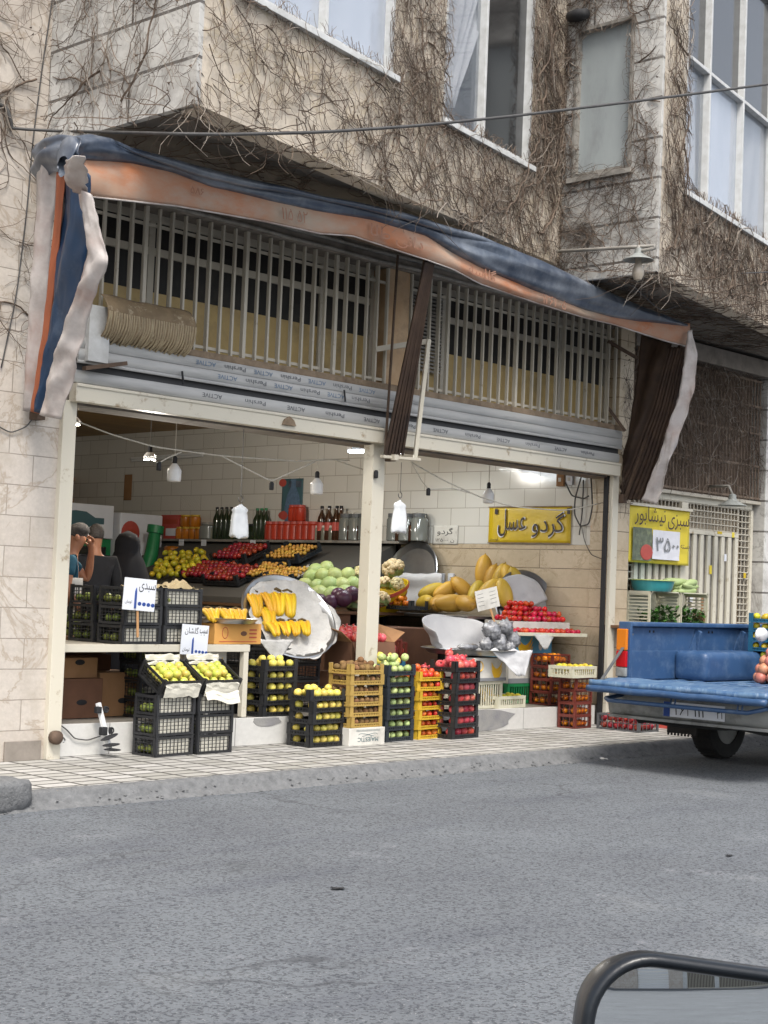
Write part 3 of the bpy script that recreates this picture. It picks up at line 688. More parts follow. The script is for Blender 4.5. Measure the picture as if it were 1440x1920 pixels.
vine('dense bare creeper over the long warm wall with two upper windows', A, B, Z1, 7.6, 690, 1, ops1, df)
vine('bare creeper fanning sideways over the grey stone side wall at the far left', A0, A, Z1, 7.4, 115, 2, (), lambda x, z: .8)
vine('thin bare stems on the flat wall left of the shop', (-1.6, 0), (0, 0), 2.6, 5.8, 60, 3, (), lambda x, z: 1 if z > 4.2 else .25)
vine('matted creeper around the frosted panel of the inner side wall', wlS[0], Cc, Z2, 7.6, 290, 4, opsS, None)
vine('creeper tangle on the right bay under the wide window', Cc, D, Z2, 7.4, 760, 5, opsG, lambda x, z: min(1, .5+.9*nz(x, z, 9)+.15*x), x1=5.6)
# stems hanging under the soffits
def hang(label, pts0, seed, n, lo, hi, group=None):
    R_ = random.Random(seed); mb = MB()
    for i in range(n):
        p = pts0(R_); L_ = R_.uniform(lo, hi); q = []; dx, dy = R_.gauss(0,.5), R_.gauss(0,.5); x, y, z = p
        for k in range(12):
            q.append((x, y, z)); z -= L_/12*(1 if k > 1 else .3); x += dx*L_/12; y += dy*L_/12*.4; dx += R_.gauss(0,.5); dy += R_.gauss(0,.5)
        mb.cur = 1 if R_.random() < .4 else 0; mb.tube(q, [.004*(1-.7*k/12) for k in range(12)], 3, cap=False)
    return tag(mb.build('creeper', [M['vine'], M['vineg']]), label, 'creeper', group)
def edge1(R_):
    t = R_.random()**1.5; return tuple(A + (B-A)*t*.8 + V((0, .02, Z1+.03)))
hang('short loose stems dangling from the soffit edge of the long wall', edge1, 6, 60, .08, .4)
def corner1(R_): return (A.x+R_.uniform(0,.08), A.y+R_.uniform(-.02,.15), Z1+R_.uniform(0,.4))
hang('bundle of stems hanging off the left soffit corner', corner1, 7, 22, .2, .75)
def corner2(R_): return (Cc.x+R_.uniform(0,.25), Cc.y+R_.uniform(-.02,.15), Z2+R_.uniform(0,.3))
hang('bundle of stems hanging off the right soffit corner near the bulb lamp', corner2, 8, 40, .2, .6)
# stems creeping along the soffit undersides
def soff(label, seed, n, ox, oy, w, h, z):
    R_ = random.Random(seed); mb = MB()
    for i in range(n):
        x = ox+R_.random()*w; y = oy+R_.random()*h; t = R_.uniform(0,6.3); q = []
        for k in range(R_.randint(8, 26)):
            q.append((x, y, z-.012-.02*R_.random())); t += R_.gauss(0,.25); x += cos(t)*.05; y += sin(t)*.05
        mb.tube(q, .004, 3, cap=False)
    tag(mb.build('creeper', [M['vine'], M['vineg']]), label, 'creeper')
soff('stems crawling on the dark underside of the left soffit', 9, 60, A.x+.1, A.y+.1, 1.9, 1.2, Z1+.02)
soff('dense stems crawling on the underside of the right soffit', 10, 260, Cc.x, Cc.y+.05, 4.2, 1.5, Z2+.02)
# ------------------------------------------------------------------ awning, folded up: front valance, blue cover roll, side cloths, arms
M['awn_blue'] = mat('sheen_painted_navy_tarpaulin', '#2b3545', '#414c5c', 3, rough=.33, bump=.25, bsc=6, dist=.015, dirt='#7d838b', dsc=1.6, dlo=.46, dhi=.72, spec=.8)  # pale grey patches put sky sheen on the folds into the cloth colour
M['awn_deep'] = mat('deep_blue_tarpaulin', '#17324f', '#1b3048', 4, dirt='#4c5a6c', dsc=2.5, dlo=.55, dhi=.8, rough=.4, bump=.15, bsc=8, dist=.01)
M['awn_or'] = mat('bleached_orange_valance', '#ab6a44', '#a39281', 1.1, .36, .66, rough=.7, dirt='#a39588', dsc=3, dlo=.48, dhi=.78, stretch=(1,1,2.2), bump=.1, bsc=12)
M['awn_orange'] = mat('orange_tarpaulin', '#9c5636', '#8a4c30', 4, rough=.6)
M['awn_white'] = mat('stained_white_tarpaulin', '#b5aeaa', '#8f776d', 2.2, .45, .7, rough=.6, bump=.2, bsc=8, dist=.012, dirt='#8d8782', dsc=3)
M['awn_brown'] = mat('dark_brown_awning_cloth', '#38291f', '#4b392c', 5, rough=.7, dirt='#241917', dsc=4)
aw = thing('awning', 'folded up navy and faded orange tarpaulin awning sagging along the shop front', 'awning', (0,0,0))
YB = -.9
TOP = [(150,292),(250,300),(330,318),(400,345),(500,368),(600,390),(700,407),(800,436),(850,468),(900,493),(1000,537),(1100,575),(1150,590),(1200,598),(1250,602),(1292,606)]
BOT = [(150,362),(170,369),(250,378),(330,386),(400,398),(500,416),(600,438),(660,442),(700,455),(800,487),(850,505),(900,532),(1000,566),(1100,597),(1150,608),(1200,624),(1250,640),(1298,652)]
OUT = [(120,300),(130,254),(170,249),(210,258),(250,275),(350,303),(450,330),(550,352),(650,377),(750,402),(850,430),(900,442),(1000,481),(1100,526),(1200,571),(1250,590),(1289,606)]
def val(u, v):
    px_ = lerp(158, 1294, u); t, = interp(TOP, px_); b, = interp(BOT, px_)
    py_ = lerp(b, t, v); y = YB - .03*sin(pi*v)**.8 - .025*nz(u*9, v*1.2)*(1-v) - .012*nz(u*24, v*2, 4)*(1-v*.6)
    if u > .93: y += (u-.93)*2.2*(1-v)*.3
    return on(px_ + (3*nz(u*8, 1) if v < .1 else 0), py_, Y=y)
mb = MB(); mb.grid(val, 150, 10); mb.build('valance', M['awn_or'], aw, smooth=True, solid=.004)
# pale hem at the bottom edge
mb = MB(); mb.tube([val(i/90, 0) for i in range(91)], .007, 5); mb.build('hem', M['awn_white'], aw, smooth=True)
def roll_(u, v):
    px_ = lerp(122, 1291, u); o, = interp(OUT, px_); t, = interp(TOP, max(150, px_)); t += 6
    if px_ < 150: t = lerp(330, 300, (px_-122)/28)
    p0 = on(px_, t, Y=YB-.03); p1 = on(px_, o, Y=YB-.03); c = (p0+p1)/2; hz = max(.012, (p1.z-p0.z)/2); hy = max(.05, hz*.9)*(1 if u < .985 else .5)
    a = 2*pi*v; fold = 1 + .13*sin(3*a + u*16 + 2*nz(u*5, 0)) + .10*nz(cos(a)*1.5+u*18, sin(a)*1.5, u*4) + .05*sin(7*a - u*40)
    return V((c.x + .01*nz(u*10, v*3), c.y - cos(a)*hy*fold + .03, c.z + sin(a)*hz*(1+.22*(fold-1))))
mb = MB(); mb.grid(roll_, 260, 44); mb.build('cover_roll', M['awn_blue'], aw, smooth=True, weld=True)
# second slack fold along the top
def roll2(u, v):
    px_ = lerp(205, 1230, u); o, = interp(OUT, px_); p = on(px_, o+ (7+5*sin(u*9)), Y=YB-.075); a = 2*pi*v; r = .028*(.6+.5*abs(sin(u*7+.4)))*min(1, 8*u, 8*(1-u))
    return V((p.x, p.y - cos(a)*r*1.2, p.z + sin(a)*r + .01*nz(u*14, 2)))
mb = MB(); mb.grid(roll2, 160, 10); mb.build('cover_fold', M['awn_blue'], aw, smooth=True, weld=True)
# front beam and the hinged arms
pl, pm, pr = on(78, 775, Y=-.1), on(738, 855, Y=-.1), on(1172, 935, Y=-.1)
bl, bmid, br = on(140, 290, Y=YB+.06), on(800, 470, Y=YB+.06), on(1285, 622, Y=YB+.06)
mb = MB(); mb.bar(bl, br, .045); mb.build('front_beam', M['rust'], aw)
for a_, b_ in ((pl, bl), (pm, bmid), (pr, br)):
    mb = MB(); mb.bar(a_, b_, .03); mb.build('arm', M['rust'], aw)
    mb = MB(); mb.cbox((a_.x, a_.y+.05, a_.z), (.07, .1, .09)); mb.build('hinge', M['rust'], aw, bevel=.006)
# cloth pieces traced at their own planes, each with thickness and folds
def strip(name, left, right, X, m, amp=.02, fr=7, n=60, k=16, bulge=0, solid=.004):
    """cloth between two edges (lists of photo points top to bottom) on the plane X; bulge pushes the middle out"""
    def at(ed, t):
        L_ = [0]; 
        for p, q in zip(ed, ed[1:]): L_.append(L_[-1] + math.hypot(q[0]-p[0], q[1]-p[1]))
        return interp([(l/L_[-1], p[0], p[1]) for l, p in zip(L_, ed)], t)
    def f(u, v):
        a = at(left, v); b = at(right, v); p = on(lerp(a[0], b[0], u), lerp(a[1], b[1], u), X=X-.23*(1-v))
        p.x += amp*nz(u*3, v*fr, X*7) - bulge*sin(pi*u) + amp*.6*sin(u*6+v*3) + amp*.5*nz(u*9+v*4, v*fr*2.5, X*3)
        return p
    mb = MB(); mb.grid(f, k, n); return mb.build(name, m, aw, smooth=True, solid=solid)
# left side: pale fold at the wall, orange and blue layers, pale front cloth
strip('side_cloth', [(70,300),(66,420),(60,560),(54,700),(52,772)], [(118,266),(108,330),(97,430),(84,600),(66,772)], -.30, M['awn_white'], .02, 6, bulge=.05)
strip('side_cloth', [(108,318),(100,420),(86,600),(60,770)], [(124,330),(114,430),(100,560),(72,776)], -.34, M['awn_orange'], .01, 5, bulge=.02)
strip('side_cloth', [(118,268),(113,360),(104,480),(92,620),(72,770)], [(172,330),(166,440),(150,540),(118,650),(82,778)], -.37, M['awn_deep'], .03, 5, bulge=.03)
strip('side_cloth', [(146,345),(157,420),(163,470),(146,540),(112,640),(92,710),(78,778)], [(176,366),(190,440),(203,492),(180,540),(160,600),(136,700),(112,786)], -.43, M['awn_white'], .03, 9, bulge=.04)
strip('corner_flap', [(122,300),(118,330),(130,350),(146,362)], [(158,292),(160,318),(158,345),(163,366)], -.66, M['awn_white'], .03, 8, n=14, bulge=.03)
def capf(u, v):
    p = on(lerp(66, 150, u), lerp(262, 330, v) + 40*(u-.5)**2 - 14*u, X=lerp(-.50, -.66, u)); p.x -= .07*sin(pi*v)*sin(pi*min(1,u+.1)) + .02*nz(u*3,v*5,2) + .016*sin(v*11+u*4); p.z += .012*nz(u*4,v*4,8); return p
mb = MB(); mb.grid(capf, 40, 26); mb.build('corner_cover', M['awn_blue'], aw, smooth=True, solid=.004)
# right side: brown inner cloth, bunched ribs, pale outer cloth
strip('side_cloth', [(1203,628),(1192,720),(1174,820),(1152,930)], [(1262,645),(1246,720),(1214,820),(1168,935)], 7.05, M['awn_brown'], .03, 5)
for i in range(7):
    t = i/6.0; strip('rib_fold', [(lerp(1254,1286,t),650),(lerp(1226,1262,t),760),(lerp(1188,1232,t),860),(lerp(1152,1204,t),936)], [(lerp(1260,1292,t),652),(lerp(1232,1268,t),760),(lerp(1195,1239,t),860),(lerp(1159,1211,t),938)], 7.02-.012*(i%2), M['awn_brown'], .006, 5, k=4, bulge=.03)
strip('side_cloth', [(1288,640),(1272,740),(1240,850),(1206,936)], [(1298,618),(1306,660),(1298,740),(1264,836),(1228,946)], 6.98, M['awn_white'], .05, 6, bulge=.05)
# centre: bunched ribs round the middle arm
for i in range(6):
    t = i/5.0; e0 = on(lerp(798, 812, t), 490, Y=YB+.04); e1 = on(lerp(722, 754, t), 852, Y=-.16)
    mb = MB(); mb.bar(e0, e1, .022, .05 if i % 2 else .035); mb.build('rib_fold', M['awn_brown'], aw, bevel=.004)
mb = MB(); mb.bar(on(746, 478, Y=-.25), on(722, 850, Y=-.16), .016); mb.build('thin_rod', M['rust'], aw)
mb = MB(); mb.bar(on(804, 636, Y=-.42), on(778, 860, Y=-.20), .035, .04); mb.build('cream_bar', M['cream'], aw, bevel=.004)
mb = MB(); mb.bar(on(705, 655, Y=-.05), on(802, 640, Y=-.40), .03, .045); mb.build('stay_bar', M['cream2'], aw)
mb = MB(); mb.bar(on(716, 856, Y=-.16), on(786, 862, Y=-.20), .05, .025); mb.cbox(on(740, 858, Y=-.2), (.05,.05,.05)); mb.build('foot_bracket', M['cream2'], aw, bevel=.004)
for (a_, b_) in (((1140,640),(1196,672)), ((1140,764),(1172,808))):
    mb = MB(); mb.bar(on(*a_, Y=-.03), on(*b_, Y=-.2), .03); mb.build('side_stay', M['rust'], aw)
# faded lettering on the valance
for body, px_, py_, w, h in (('۱۱۵ ۵۲', 553, 404, .26, .085), ('دانی طلا', 745, 448, .62, .12), ('۵۸۶', 370, 358, .12, .05), ('۱۲۶۱ ۰۵', 1040, 566, .34, .08), ('گلاسه', 905, 510, .36, .1)):
    p = on(px_, py_, Y=YB-.06); q = on(px_+60, (interp(TOP, px_+60)[0]+interp(BOT, px_+60)[0])/2 - (interp(TOP, px_)[0]+interp(BOT, px_)[0])/2 + py_, Y=YB-.06)
    mb = MB(); letters(mb, body, p, w, h, .012, rev=not body[0].isdigit(), rot=math.atan2(q.z-p.z, q.x-p.x))
    mb.build('lettering', mat('faded_valance_ink', '#8a5a42', '#977766', 5, rough=.8), aw)
# ------------------------------------------------------------------ crates
def fl(x): return .236 - .006*x
def crate_geo(w, d, h, style):
    mb = MB(); x, y = w/2, d/2
    def side(p, q, n_out):      # p,q ends along one side at floor level
        L = (V(q)-V(p)).length; e = (V(q)-V(p)).normalized(); N = V(n_out)
        def piece(a, b, z0, z1, t=.006, off=0):
            c0 = V(p)+e*a+N*off; c1 = V(p)+e*b+N*off; i = -N*t
            mb.add([c0+V((0,0,z0)), c1+V((0,0,z0)), c1+i+V((0,0,z0)), c0+i+V((0,0,z0)), c0+V((0,0,z1)), c1+V((0,0,z1)), c1+i+V((0,0,z1)), c0+i+V((0,0,z1))],
                   [(0,3,2,1),(4,5,6,7),(0,1,5,4),(1,2,6,5),(2,3,7,6),(3,0,4,7)])
        if style == 'lattice':
            piece(0, L, .0, .018, .008, .003); piece(0, L, h-.026, h-.006, .010, .004)
            n = max(4, round(L/.038))
            for i in range(1, n): piece(L*i/n-.0025, L*i/n+.0025, .018, h-.026, .004)
            for k in (1, 2, 3): z = .018+(h-.044)*k/4; piece(0, L, z-.0022, z+.0022, .003, .001)
            piece(0, .024, 0, h, .024, .005); piece(L-.024, L, 0, h, .024, .005)
        elif style == 'slot':
            piece(0, L, .0, .014, .008, .002); piece(0, L, h-.016, h, .010, .004); piece(0, L, h*.5-.003, h*.5+.003, .006, .0)
            n = max(3, round(L/.062))
            for i in range(1, n): piece(L*i/n-.003, L*i/n+.003, .014, h-.016, .004)
            piece(0, .022, 0, h, .022, .005); piece(L-.022, L, 0, h, .022, .005)
        elif style == 'low':
            b = h*.40
            piece(0, L, .0, .012, .010, .004); piece(0, L, b-.010, b, .010, .004)
            n = max(6, round(L/.03))
            for i in range(n): piece(L*i/n+.004, L*(i+1)/n-.004, .012, b-.010, .005)
            piece(0, .042, 0, h-.002, .008, .005); piece(L-.042, L, 0, h-.002, .008, .005)
            piece(0, .030, b, h-.002, .020, .004); piece(L-.030, L, b, h-.002, .020, .004)
        elif style == 'tall':
            piece(0, L, .0, .03, .008, .002); piece(0, L, h-.03, h, .010, .004)
            n = max(6, round(L/.036))
            for i in range(1, n): piece(L*i/n-.007, L*i/n+.007, .03, h-.03, .006)
            piece(0, .03, 0, h, .02, .003); piece(L-.03, L, 0, h, .02, .003)
    side((-x,-y,0), (x,-y,0), (0,-1,0)); side((x,-y,0), (x,y,0), (1,0,0)); side((x,y,0), (-x,y,0), (0,1,0)); side((-x,y,0), (-x,-y,0), (-1,0,0))
    mb.box((-x+.006,-y+.006,.003), (x-.006,y-.006,.009)); return mb
_cm = {}
def crate(w, d, h, style, m, label, loc, rz=0, group=None, rot=None, name='crate'):
    k = (round(w,3), round(d,3), round(h,3), style, m)
    if k not in _cm: _cm[k] = crate_geo(w, d, h, style).build(name, M[m], mesh_only=True)
    o = put(name, _cm[k], None, loc, rot or (0,0,rz)); return tag(o, label, 'crate', group)
# ------------------------------------------------------------------ fruit meshes
def fr_mat(n, c, c2, sc=9, lo=.4, hi=.65, rough=.38, var=.17, hue=.018, bump=.05, stretch=(1,1,1), dirt='#6b5a35', dsc=22, dlo=.70, dhi=.78): M[n] = mat(n, c, c2, sc, lo, hi, rough, 0, bump, 90, var, hue, .45, dirt, dsc, dlo, dhi, .002, stretch)
fr_mat('yellow_apple', '#dcca62', '#d2bd5c', 12, rough=.35, dirt='#c08f45', dsc=14, dlo=.6, dhi=.75)
fr_mat('gy_apple', '#b9be52', '#cdae58', 9, .45, .65, hue=.018)
fr_mat('green_apple', '#b2c07f', '#9fb069', 10)
fr_mat('dk_apple', '#7d8a3c', '#8f9a48', 10)
fr_mat('pomegranate', '#b8343c', '#cf6a62', 8, hue=.012, var=.16)
fr_mat('kiwi', '#7d5f3a', '#6b5030', 40, rough=.85, bump=.3)
fr_mat('nectarine', '#cf6a2a', '#c6452a', 9, .4, .6, hue=.02)
fr_mat('persimmon', '#dc861c', '#cf7616', 12, hue=.012)
fr_mat('tomato', '#b81c1a', '#c42a1e', 10, rough=.22)
fr_mat('lemon', '#c4b02c', '#a9a32c', 10, hue=.02)
fr_mat('red_fruit', '#8f2420', '#6d1a1c', 10)
fr_mat('apricot', '#bf9140', '#ad8437', 10, hue=.015)
fr_mat('cabbage', '#a8b578', '#8fa25e', 5, rough=.5, bump=.2, var=.08)
fr_mat('pcabbage', '#3d2035', '#55304a', 5, rough=.4)
fr_mat('cauli', '#cdbf95', '#b9a878', 30, rough=.8, bump=.5)
fr_mat('leafgreen', '#7d8f58', '#63784a', 8, rough=.55)
fr_mat('melon', '#c49f3a', '#b08a30', 5, .35, .65, rough=.5, bump=.15, dirt='#8c6a24', dsc=18, dlo=.58, dhi=.72, stretch=(1,1,.35))
fr_mat('banana', '#d9ae22', '#c99f26', 6, rough=.5, dirt='#8a7430', dsc=12, dlo=.66, dhi=.75)
fr_mat('netred', '#9c2c30', '#85222a', 14, rough=.5)
fr_mat('pinkbulb', '#c98a70', '#b87660', 6, rough=.45, stretch=(1,1,.3))
M['stalk'] = mat('brown_stalk', '#5a4a2c', None, rough=.9)
def lobed(k, a): return lambda d: 1 + a*cos(k*math.atan2(d.y, d.x))*(1-abs(d.z))
def apple_geo(r, n=14, m=10, squash=.92):
    mb = MB()
    def fn(d):
        return (1 - .17*math.exp(-((1-d.z)/.06)) - .08*math.exp(-((1+d.z)/.05)))*(1+.02*cos(5*math.atan2(d.y,d.x))*(1 if d.z < -.5 else .2)) - .03*d.z*0
    mb.sph((0,0,0), (r, r, r*squash), n, m, fn); mb.cur = 1; mb.tube([(0,0,r*squash*.72),(.004,0,r*1.02),(.008,.002,r*1.12)], [.002,.0016,.0022], 4); return mb
FR = {}
def reg(kind, mb, mats, r): FR[kind] = (mb.build(kind, mats, smooth=True, mesh_only=True), r)
for k, m_, r in (('yellow_apple','yellow_apple',.037),('striped_apple','gy_apple',.037),('green_apple','green_apple',.036),('dull_apple','dk_apple',.034),('nectarine','nectarine',.031),('red_fruit','red_fruit',.036),('persimmon','persimmon',.033)):
    reg(k, apple_geo(r), [M[m_], M['stalk']], r)
mb = MB(); mb.sph((0,0,0), .044, 14, 10, lambda d: 1+.04*cos(5*math.atan2(d.y,d.x))*(1-d.z*d.z)); mb.tube([(0,0,.040),(0,0,.048),(0,0,.060)], [.010,.008,.014], 7); reg('pomegranate', mb, [M['pomegranate']], .044)
mb = MB(); mb.sph((0,0,0), (.035,.028,.027), 12, 8); reg('kiwi', mb, [M['kiwi']], .029)
mb = MB(); mb.sph((0,0,0), (.034,.034,.029), 14, 9, lambda d: (1-.10*math.exp(-(1-d.z)/.08))*(1+.02*cos(5*math.atan2(d.y,d.x)))); mb.cur = 1
for i in range(5): a = i*1.257; mb.bar((0,0,.027),(.014*cos(a),.014*sin(a),.026),.005,.002)
reg('tomato', mb, [M['tomato'], M['leafgreen']], .032)
mb = MB(); mb.sph((0,0,0), (.041,.034,.033), 12, 8, lambda d: 1+.12*max(0,abs(d.x)-.85)/.15); reg('lemon', mb, [M['lemon']], .034)
mb = MB(); mb.sph((0,0,0), (.025,.025,.024), 10, 7); reg('apricot', mb, [M['apricot']], .025)
mb = MB(); mb.sph((0,0,0), (.105,.095,.10), 22, 14, lambda d: 1+.06*nz(d.x*2.2,d.y*2.2,d.z*2.2)+.018*sin(9*math.atan2(d.y,d.x)+3*d.z)); reg('cabbage', mb, [M['cabbage']], .10)
mb = MB(); mb.sph((0,0,0), (.09,.085,.085), 22, 14, lambda d: 1+.07*nz(d.x*2.2,d.y*2.2,d.z*2.2)+.02*sin(9*math.atan2(d.y,d.x)+3*d.z)); reg('purple_cabbage', mb, [M['pcabbage']], .085)
def melon_geo():
    mb = MB(); mb.sph((0,0,0), (.088,.088,.185), 20, 16, lambda d: (1+.015*cos(9*math.atan2(d.y,d.x)))*(1-.10*max(0,d.z)**2)); mb.cur = 1; mb.tube([(0,0,.16),(.004,0,.185)], [.008,.005], 6); return mb
reg('yellow_melon', melon_geo(), [M['melon'], M['stalk']], .088)
def cauli_geo():
    mb = MB(); R_ = random.Random(4)
    for i in range(90):
        a = R_.uniform(0, 2*pi); e = math.asin(R_.uniform(-.15, 1)); d = V((cos(e)*cos(a), cos(e)*sin(a), sin(e)*.8)); mb.sph(d*.095, R_.uniform(.018,.032), 7, 5, lambda q: 1+.15*nz(q.x*5+i, q.y*5, q.z*5))
    mb.sph((0,0,0), (.085,.085,.07), 12, 8); mb.cur = 1
    for i in range(9):
        a = i*2*pi/9; mb.grid(lambda u, v: (cos(a+(u-.5)*.8)*(.085+.03*v), sin(a+(u-.5)*.8)*(.085+.03*v), -.07+.09*v*(1-.3*abs(u-.5)*2)+.012*sin(v*9+i)), 5, 6)
    return mb
reg('cauliflower', cauli_geo(), [M['cauli'], M['leafgreen']], .1)
FN = {'striped_apple':'apple','yellow_apple':'apple','green_apple':'apple','dull_apple':'apple','red_fruit':'plum'}
def fruit(kind, loc, label, group, sc=1.0, tilt=.5, rz=None, rot=None):
    me, r = FR[kind]; s = sc*rnd.uniform(.88, 1.09)
    return tag(put({'red_fruit':'red_plum','dull_apple':'green_apple'}.get(kind, kind), me, None, loc, rot or (rnd.gauss(0,tilt), rnd.gauss(0,tilt), rnd.uniform(0,6.28)), (s,)*3), label, FN.get(kind, kind.replace('_',' ')), group)
def in_crate(kind, T, w, d, h, label, group, rows='fl', top=False, sc=1.0, rh=1.0):
    """fruit inside one crate: the rows one can see (front, left), or a full heap if it is the topmost"""
    r = FR[kind][1]*sc; n = max(2, int((w-.03)/(2.04*r))); m = max(2, int((d-.03)/(2.04*r))); z = .012+r
    def at(i, j): return (-w/2+.015+r+(w-.03-2*r)*i/(n-1), -d/2+.012+r+(d-.03-2*r)*j/(m-1))
    for i in range(n):
        for j in range(m):
            if not top and not ((j == 0 and 'f' in rows) or (i == 0 and 'l' in rows)): continue
            x, y = at(i, j); fruit(kind, T @ V((x+rnd.gauss(0,.003), y+rnd.gauss(0,.003), (h*.55 if top else z)+rnd.uniform(0,.006))), label, group, sc)
    if top:
        for lay in range(1, 3):
            for i in range(n-lay):
                for j in range(max(1, m-lay)):
                    if rnd.random() < (.10 if lay == 1 else .62): continue
                    x0, y0 = at(i, j); x1, y1 = at(min(n-1, i+1), min(m-1, j+1)); k = lay*.5
                    fruit(kind, T @ V((lerp(x0, x1, .5)+(lay-1)*r*.5+rnd.gauss(0,.006), lerp(y0, y1, .5)+(lay-1)*r*.5+rnd.gauss(0,.006), h*.5+lay*r*1.22*rh)), label, group, sc)
ORD = ['lowest','second lowest','third lowest','fourth lowest','fifth lowest','sixth lowest']
def ordn(i, n): return 'topmost' if i == n-1 else ORD[i]
def stack(F, ang, w, d, n, h, style, m, kind, z0, cdesc, fdesc, where, plural, liner=None, sc=1.0, top=True, rows='fl', name='crate'):
    a = RAD(ang); grp = f'{cdesc}s {where}'
    for i in range(n):
        ja = a + rnd.gauss(0, RAD(2)); R_ = Matrix.Rotation(ja, 4, 'Z'); c = V((F[0], F[1], z0+i*h)) + Matrix.Rotation(a, 3, 'Z') @ V((w/2+rnd.gauss(0,.004), d/2+rnd.gauss(0,.004), 0))
        cr = crate(w, d, h, style, m, (f'{cdesc} of {plural}' if plural else cdesc) + f', {ordn(i, n)} in its stack {where}', c, ja, grp, name=name)
        if liner:
            mb = MB(); q = .012
            for (p, e) in (((-w/2+q,-d/2+q),(w/2-q,-d/2+q)),): mb.grid(lambda u, v: (lerp(p[0],e[0],u), p[1]+.006*nz(u*6,v*3,i), lerp(.02,h-.022,v)), 10, 3)
            mb.build('paper_liner', M['liner'], cr, solid=.001); mb = MB()
            if i % 3 == 1: mb.grid(lambda u, v: (lerp(-w/2+.03,w/2-.05,u), -d/2+.01+.12*v, h-.03+.03*nz(u*4,v*4,i)+.01), 10, 4)
            if mb.v: mb.build('paper_liner', M['liner'], cr, solid=.001)
        if kind:
            T = Matrix.Translation(c) @ R_; tp = top and i == n-1
            in_crate(kind, T, w, d, h, f'{fdesc} in the {ordn(i, n)} {cdesc} {where}' if n > 1 else f'{fdesc} in the {cdesc} {where}', f'{plural} {where}', rows, tp, sc)
# ------------------------------------------------------------------ the stacks before the step
stack((2.36,-.29), 4, .415, .25, 5, .094, 'low', 'black', 'yellow_apple', 0, 'shallow black crate', 'yellow apple', 'on the pavement', 'yellow apples')
stack((2.16,.07), 5, .40, .25, 5, .094, 'low', 'black', 'yellow_apple', fl(2.2), 'shallow black crate', 'yellow apple', 'on the step edge', 'yellow apples')
stack((2.765,-.33), 2, .40, .25, 6, .088, 'low', 'kiwicr', 'kiwi', .148, 'shallow ochre crate', 'brown kiwi', 'on the white box', 'kiwis')
stack((3.295,-.25), 6, .385, .25, 7, .094, 'low', 'navycr', 'green_apple', 0, 'shallow slate crate', 'pale green apple', 'beside the yellow crates', 'green apples')
stack((3.735,-.215), 4, .345, .22, 7, .085, 'low', 'yelcr', 'nectarine', 0, 'shallow yellow crate', 'orange red nectarine', 'between two dark stacks', 'nectarines')
stack((4.06,-.36), 9, .40, .27, 7, .099, 'low', 'black', 'pomegranate', 0, 'shallow black crate', 'red pomegranate', 'at the right of the row', 'pomegranates')
stack((.79,-.27), 3, .385, .24, 3, .153, 'lattice', 'black', 'dull_apple', 0, 'black lattice crate', 'green apple', 'left of the twin stacks', 'apples', liner=True, top=False, rows='l')
stack((1.205,-.25), 1, .36, .24, 3, .153, 'lattice', 'black', 'dull_apple', 0, 'black lattice crate', 'green apple', 'right of the twin stacks', 'apples', liner=True, top=False, rows='l')
stack((1.10,.34), 0, .36, .26, 4, .145, 'lattice', 'black', 'dull_apple', fl(1.1), 'black lattice crate', 'green apple', 'half hidden under the bench', 'apples', top=False, rows='l')
# two tipped crates of apples on top of the twin stacks
for (F_, ang, w, kind, lab, side) in (((.80,-.26), 3, .39, 'striped_apple', 'yellow green apple with orange blush', 'left'), ((1.215,-.24), 1, .375, 'striped_apple', 'yellow green apple', 'right')):
    T = Matrix.Translation((F_[0]+w/2, F_[1]+.13, .475)) @ Matrix.Rotation(RAD(ang), 4, 'Z') @ Matrix.Rotation(RAD(30), 4, 'X') @ Matrix.Translation((0, .02, .045))
    e = T.to_euler(); wl = f'tipped black lattice crate heaped with apples on the {side} twin stack'
    cr = crate(w, .28, .13, 'lattice', 'black', wl, T.translation, rot=e, group='tipped crates of apples on the twin stacks')
    mb = MB(); mb.grid(lambda u, v: (lerp(-w/2+.02,w/2-.02,u), -.14-.03*v+.01*nz(u*5,v*4), .10-.10*v*v+.02*nz(u*5,v*3,2)), 14, 6); mb.build('paper_liner', M['liner'], cr, solid=.001); mb = MB(); mb.grid(lambda u, v: (lerp(-w/2+.015,w/2-.03,u), .12+.05*v, .10+.06*v+.02*nz(u*5,v*3,2)), 14, 6); mb.build('paper_liner', M['liner'], cr, solid=.001)
    r = FR[kind][1]; n = int((w-.04)/(2.02*r)); m = 3
    for lay in range(2):
        for i in range(n-lay):
            for j in range(m+1-lay):
                x = -w/2+.02+r+(w-.04-2*r)*i/(n-1)+lay*r; y = -.14+.025+r+(.28-.05-2*r)*j/m+lay*r*.8
                fruit(kind, T @ V((x+rnd.gauss(0,.004), y+rnd.gauss(0,.004), .075+lay*r*1.35)), f'{lab} in the tipped crate on the {side} twin stack', f'apples in the tipped crate on the {side}')
p = on(402, 1308, Y=-.25); mb = MB(); mb.grid(lambda u, v: (lerp(-.16,.17,u), -.02-.03*v+.012*nz(u*4,v*4), lerp(.02,-.075,v)*(.6+.4*u)+.012*sin(u*7)), 14, 6); o = mb.build('paper_sheet', M['liner'], solid=.001); o.location = (1.40, -.262, .455); tag(o, 'torn white paper sheet draped over the right twin stack', 'paper sheet')
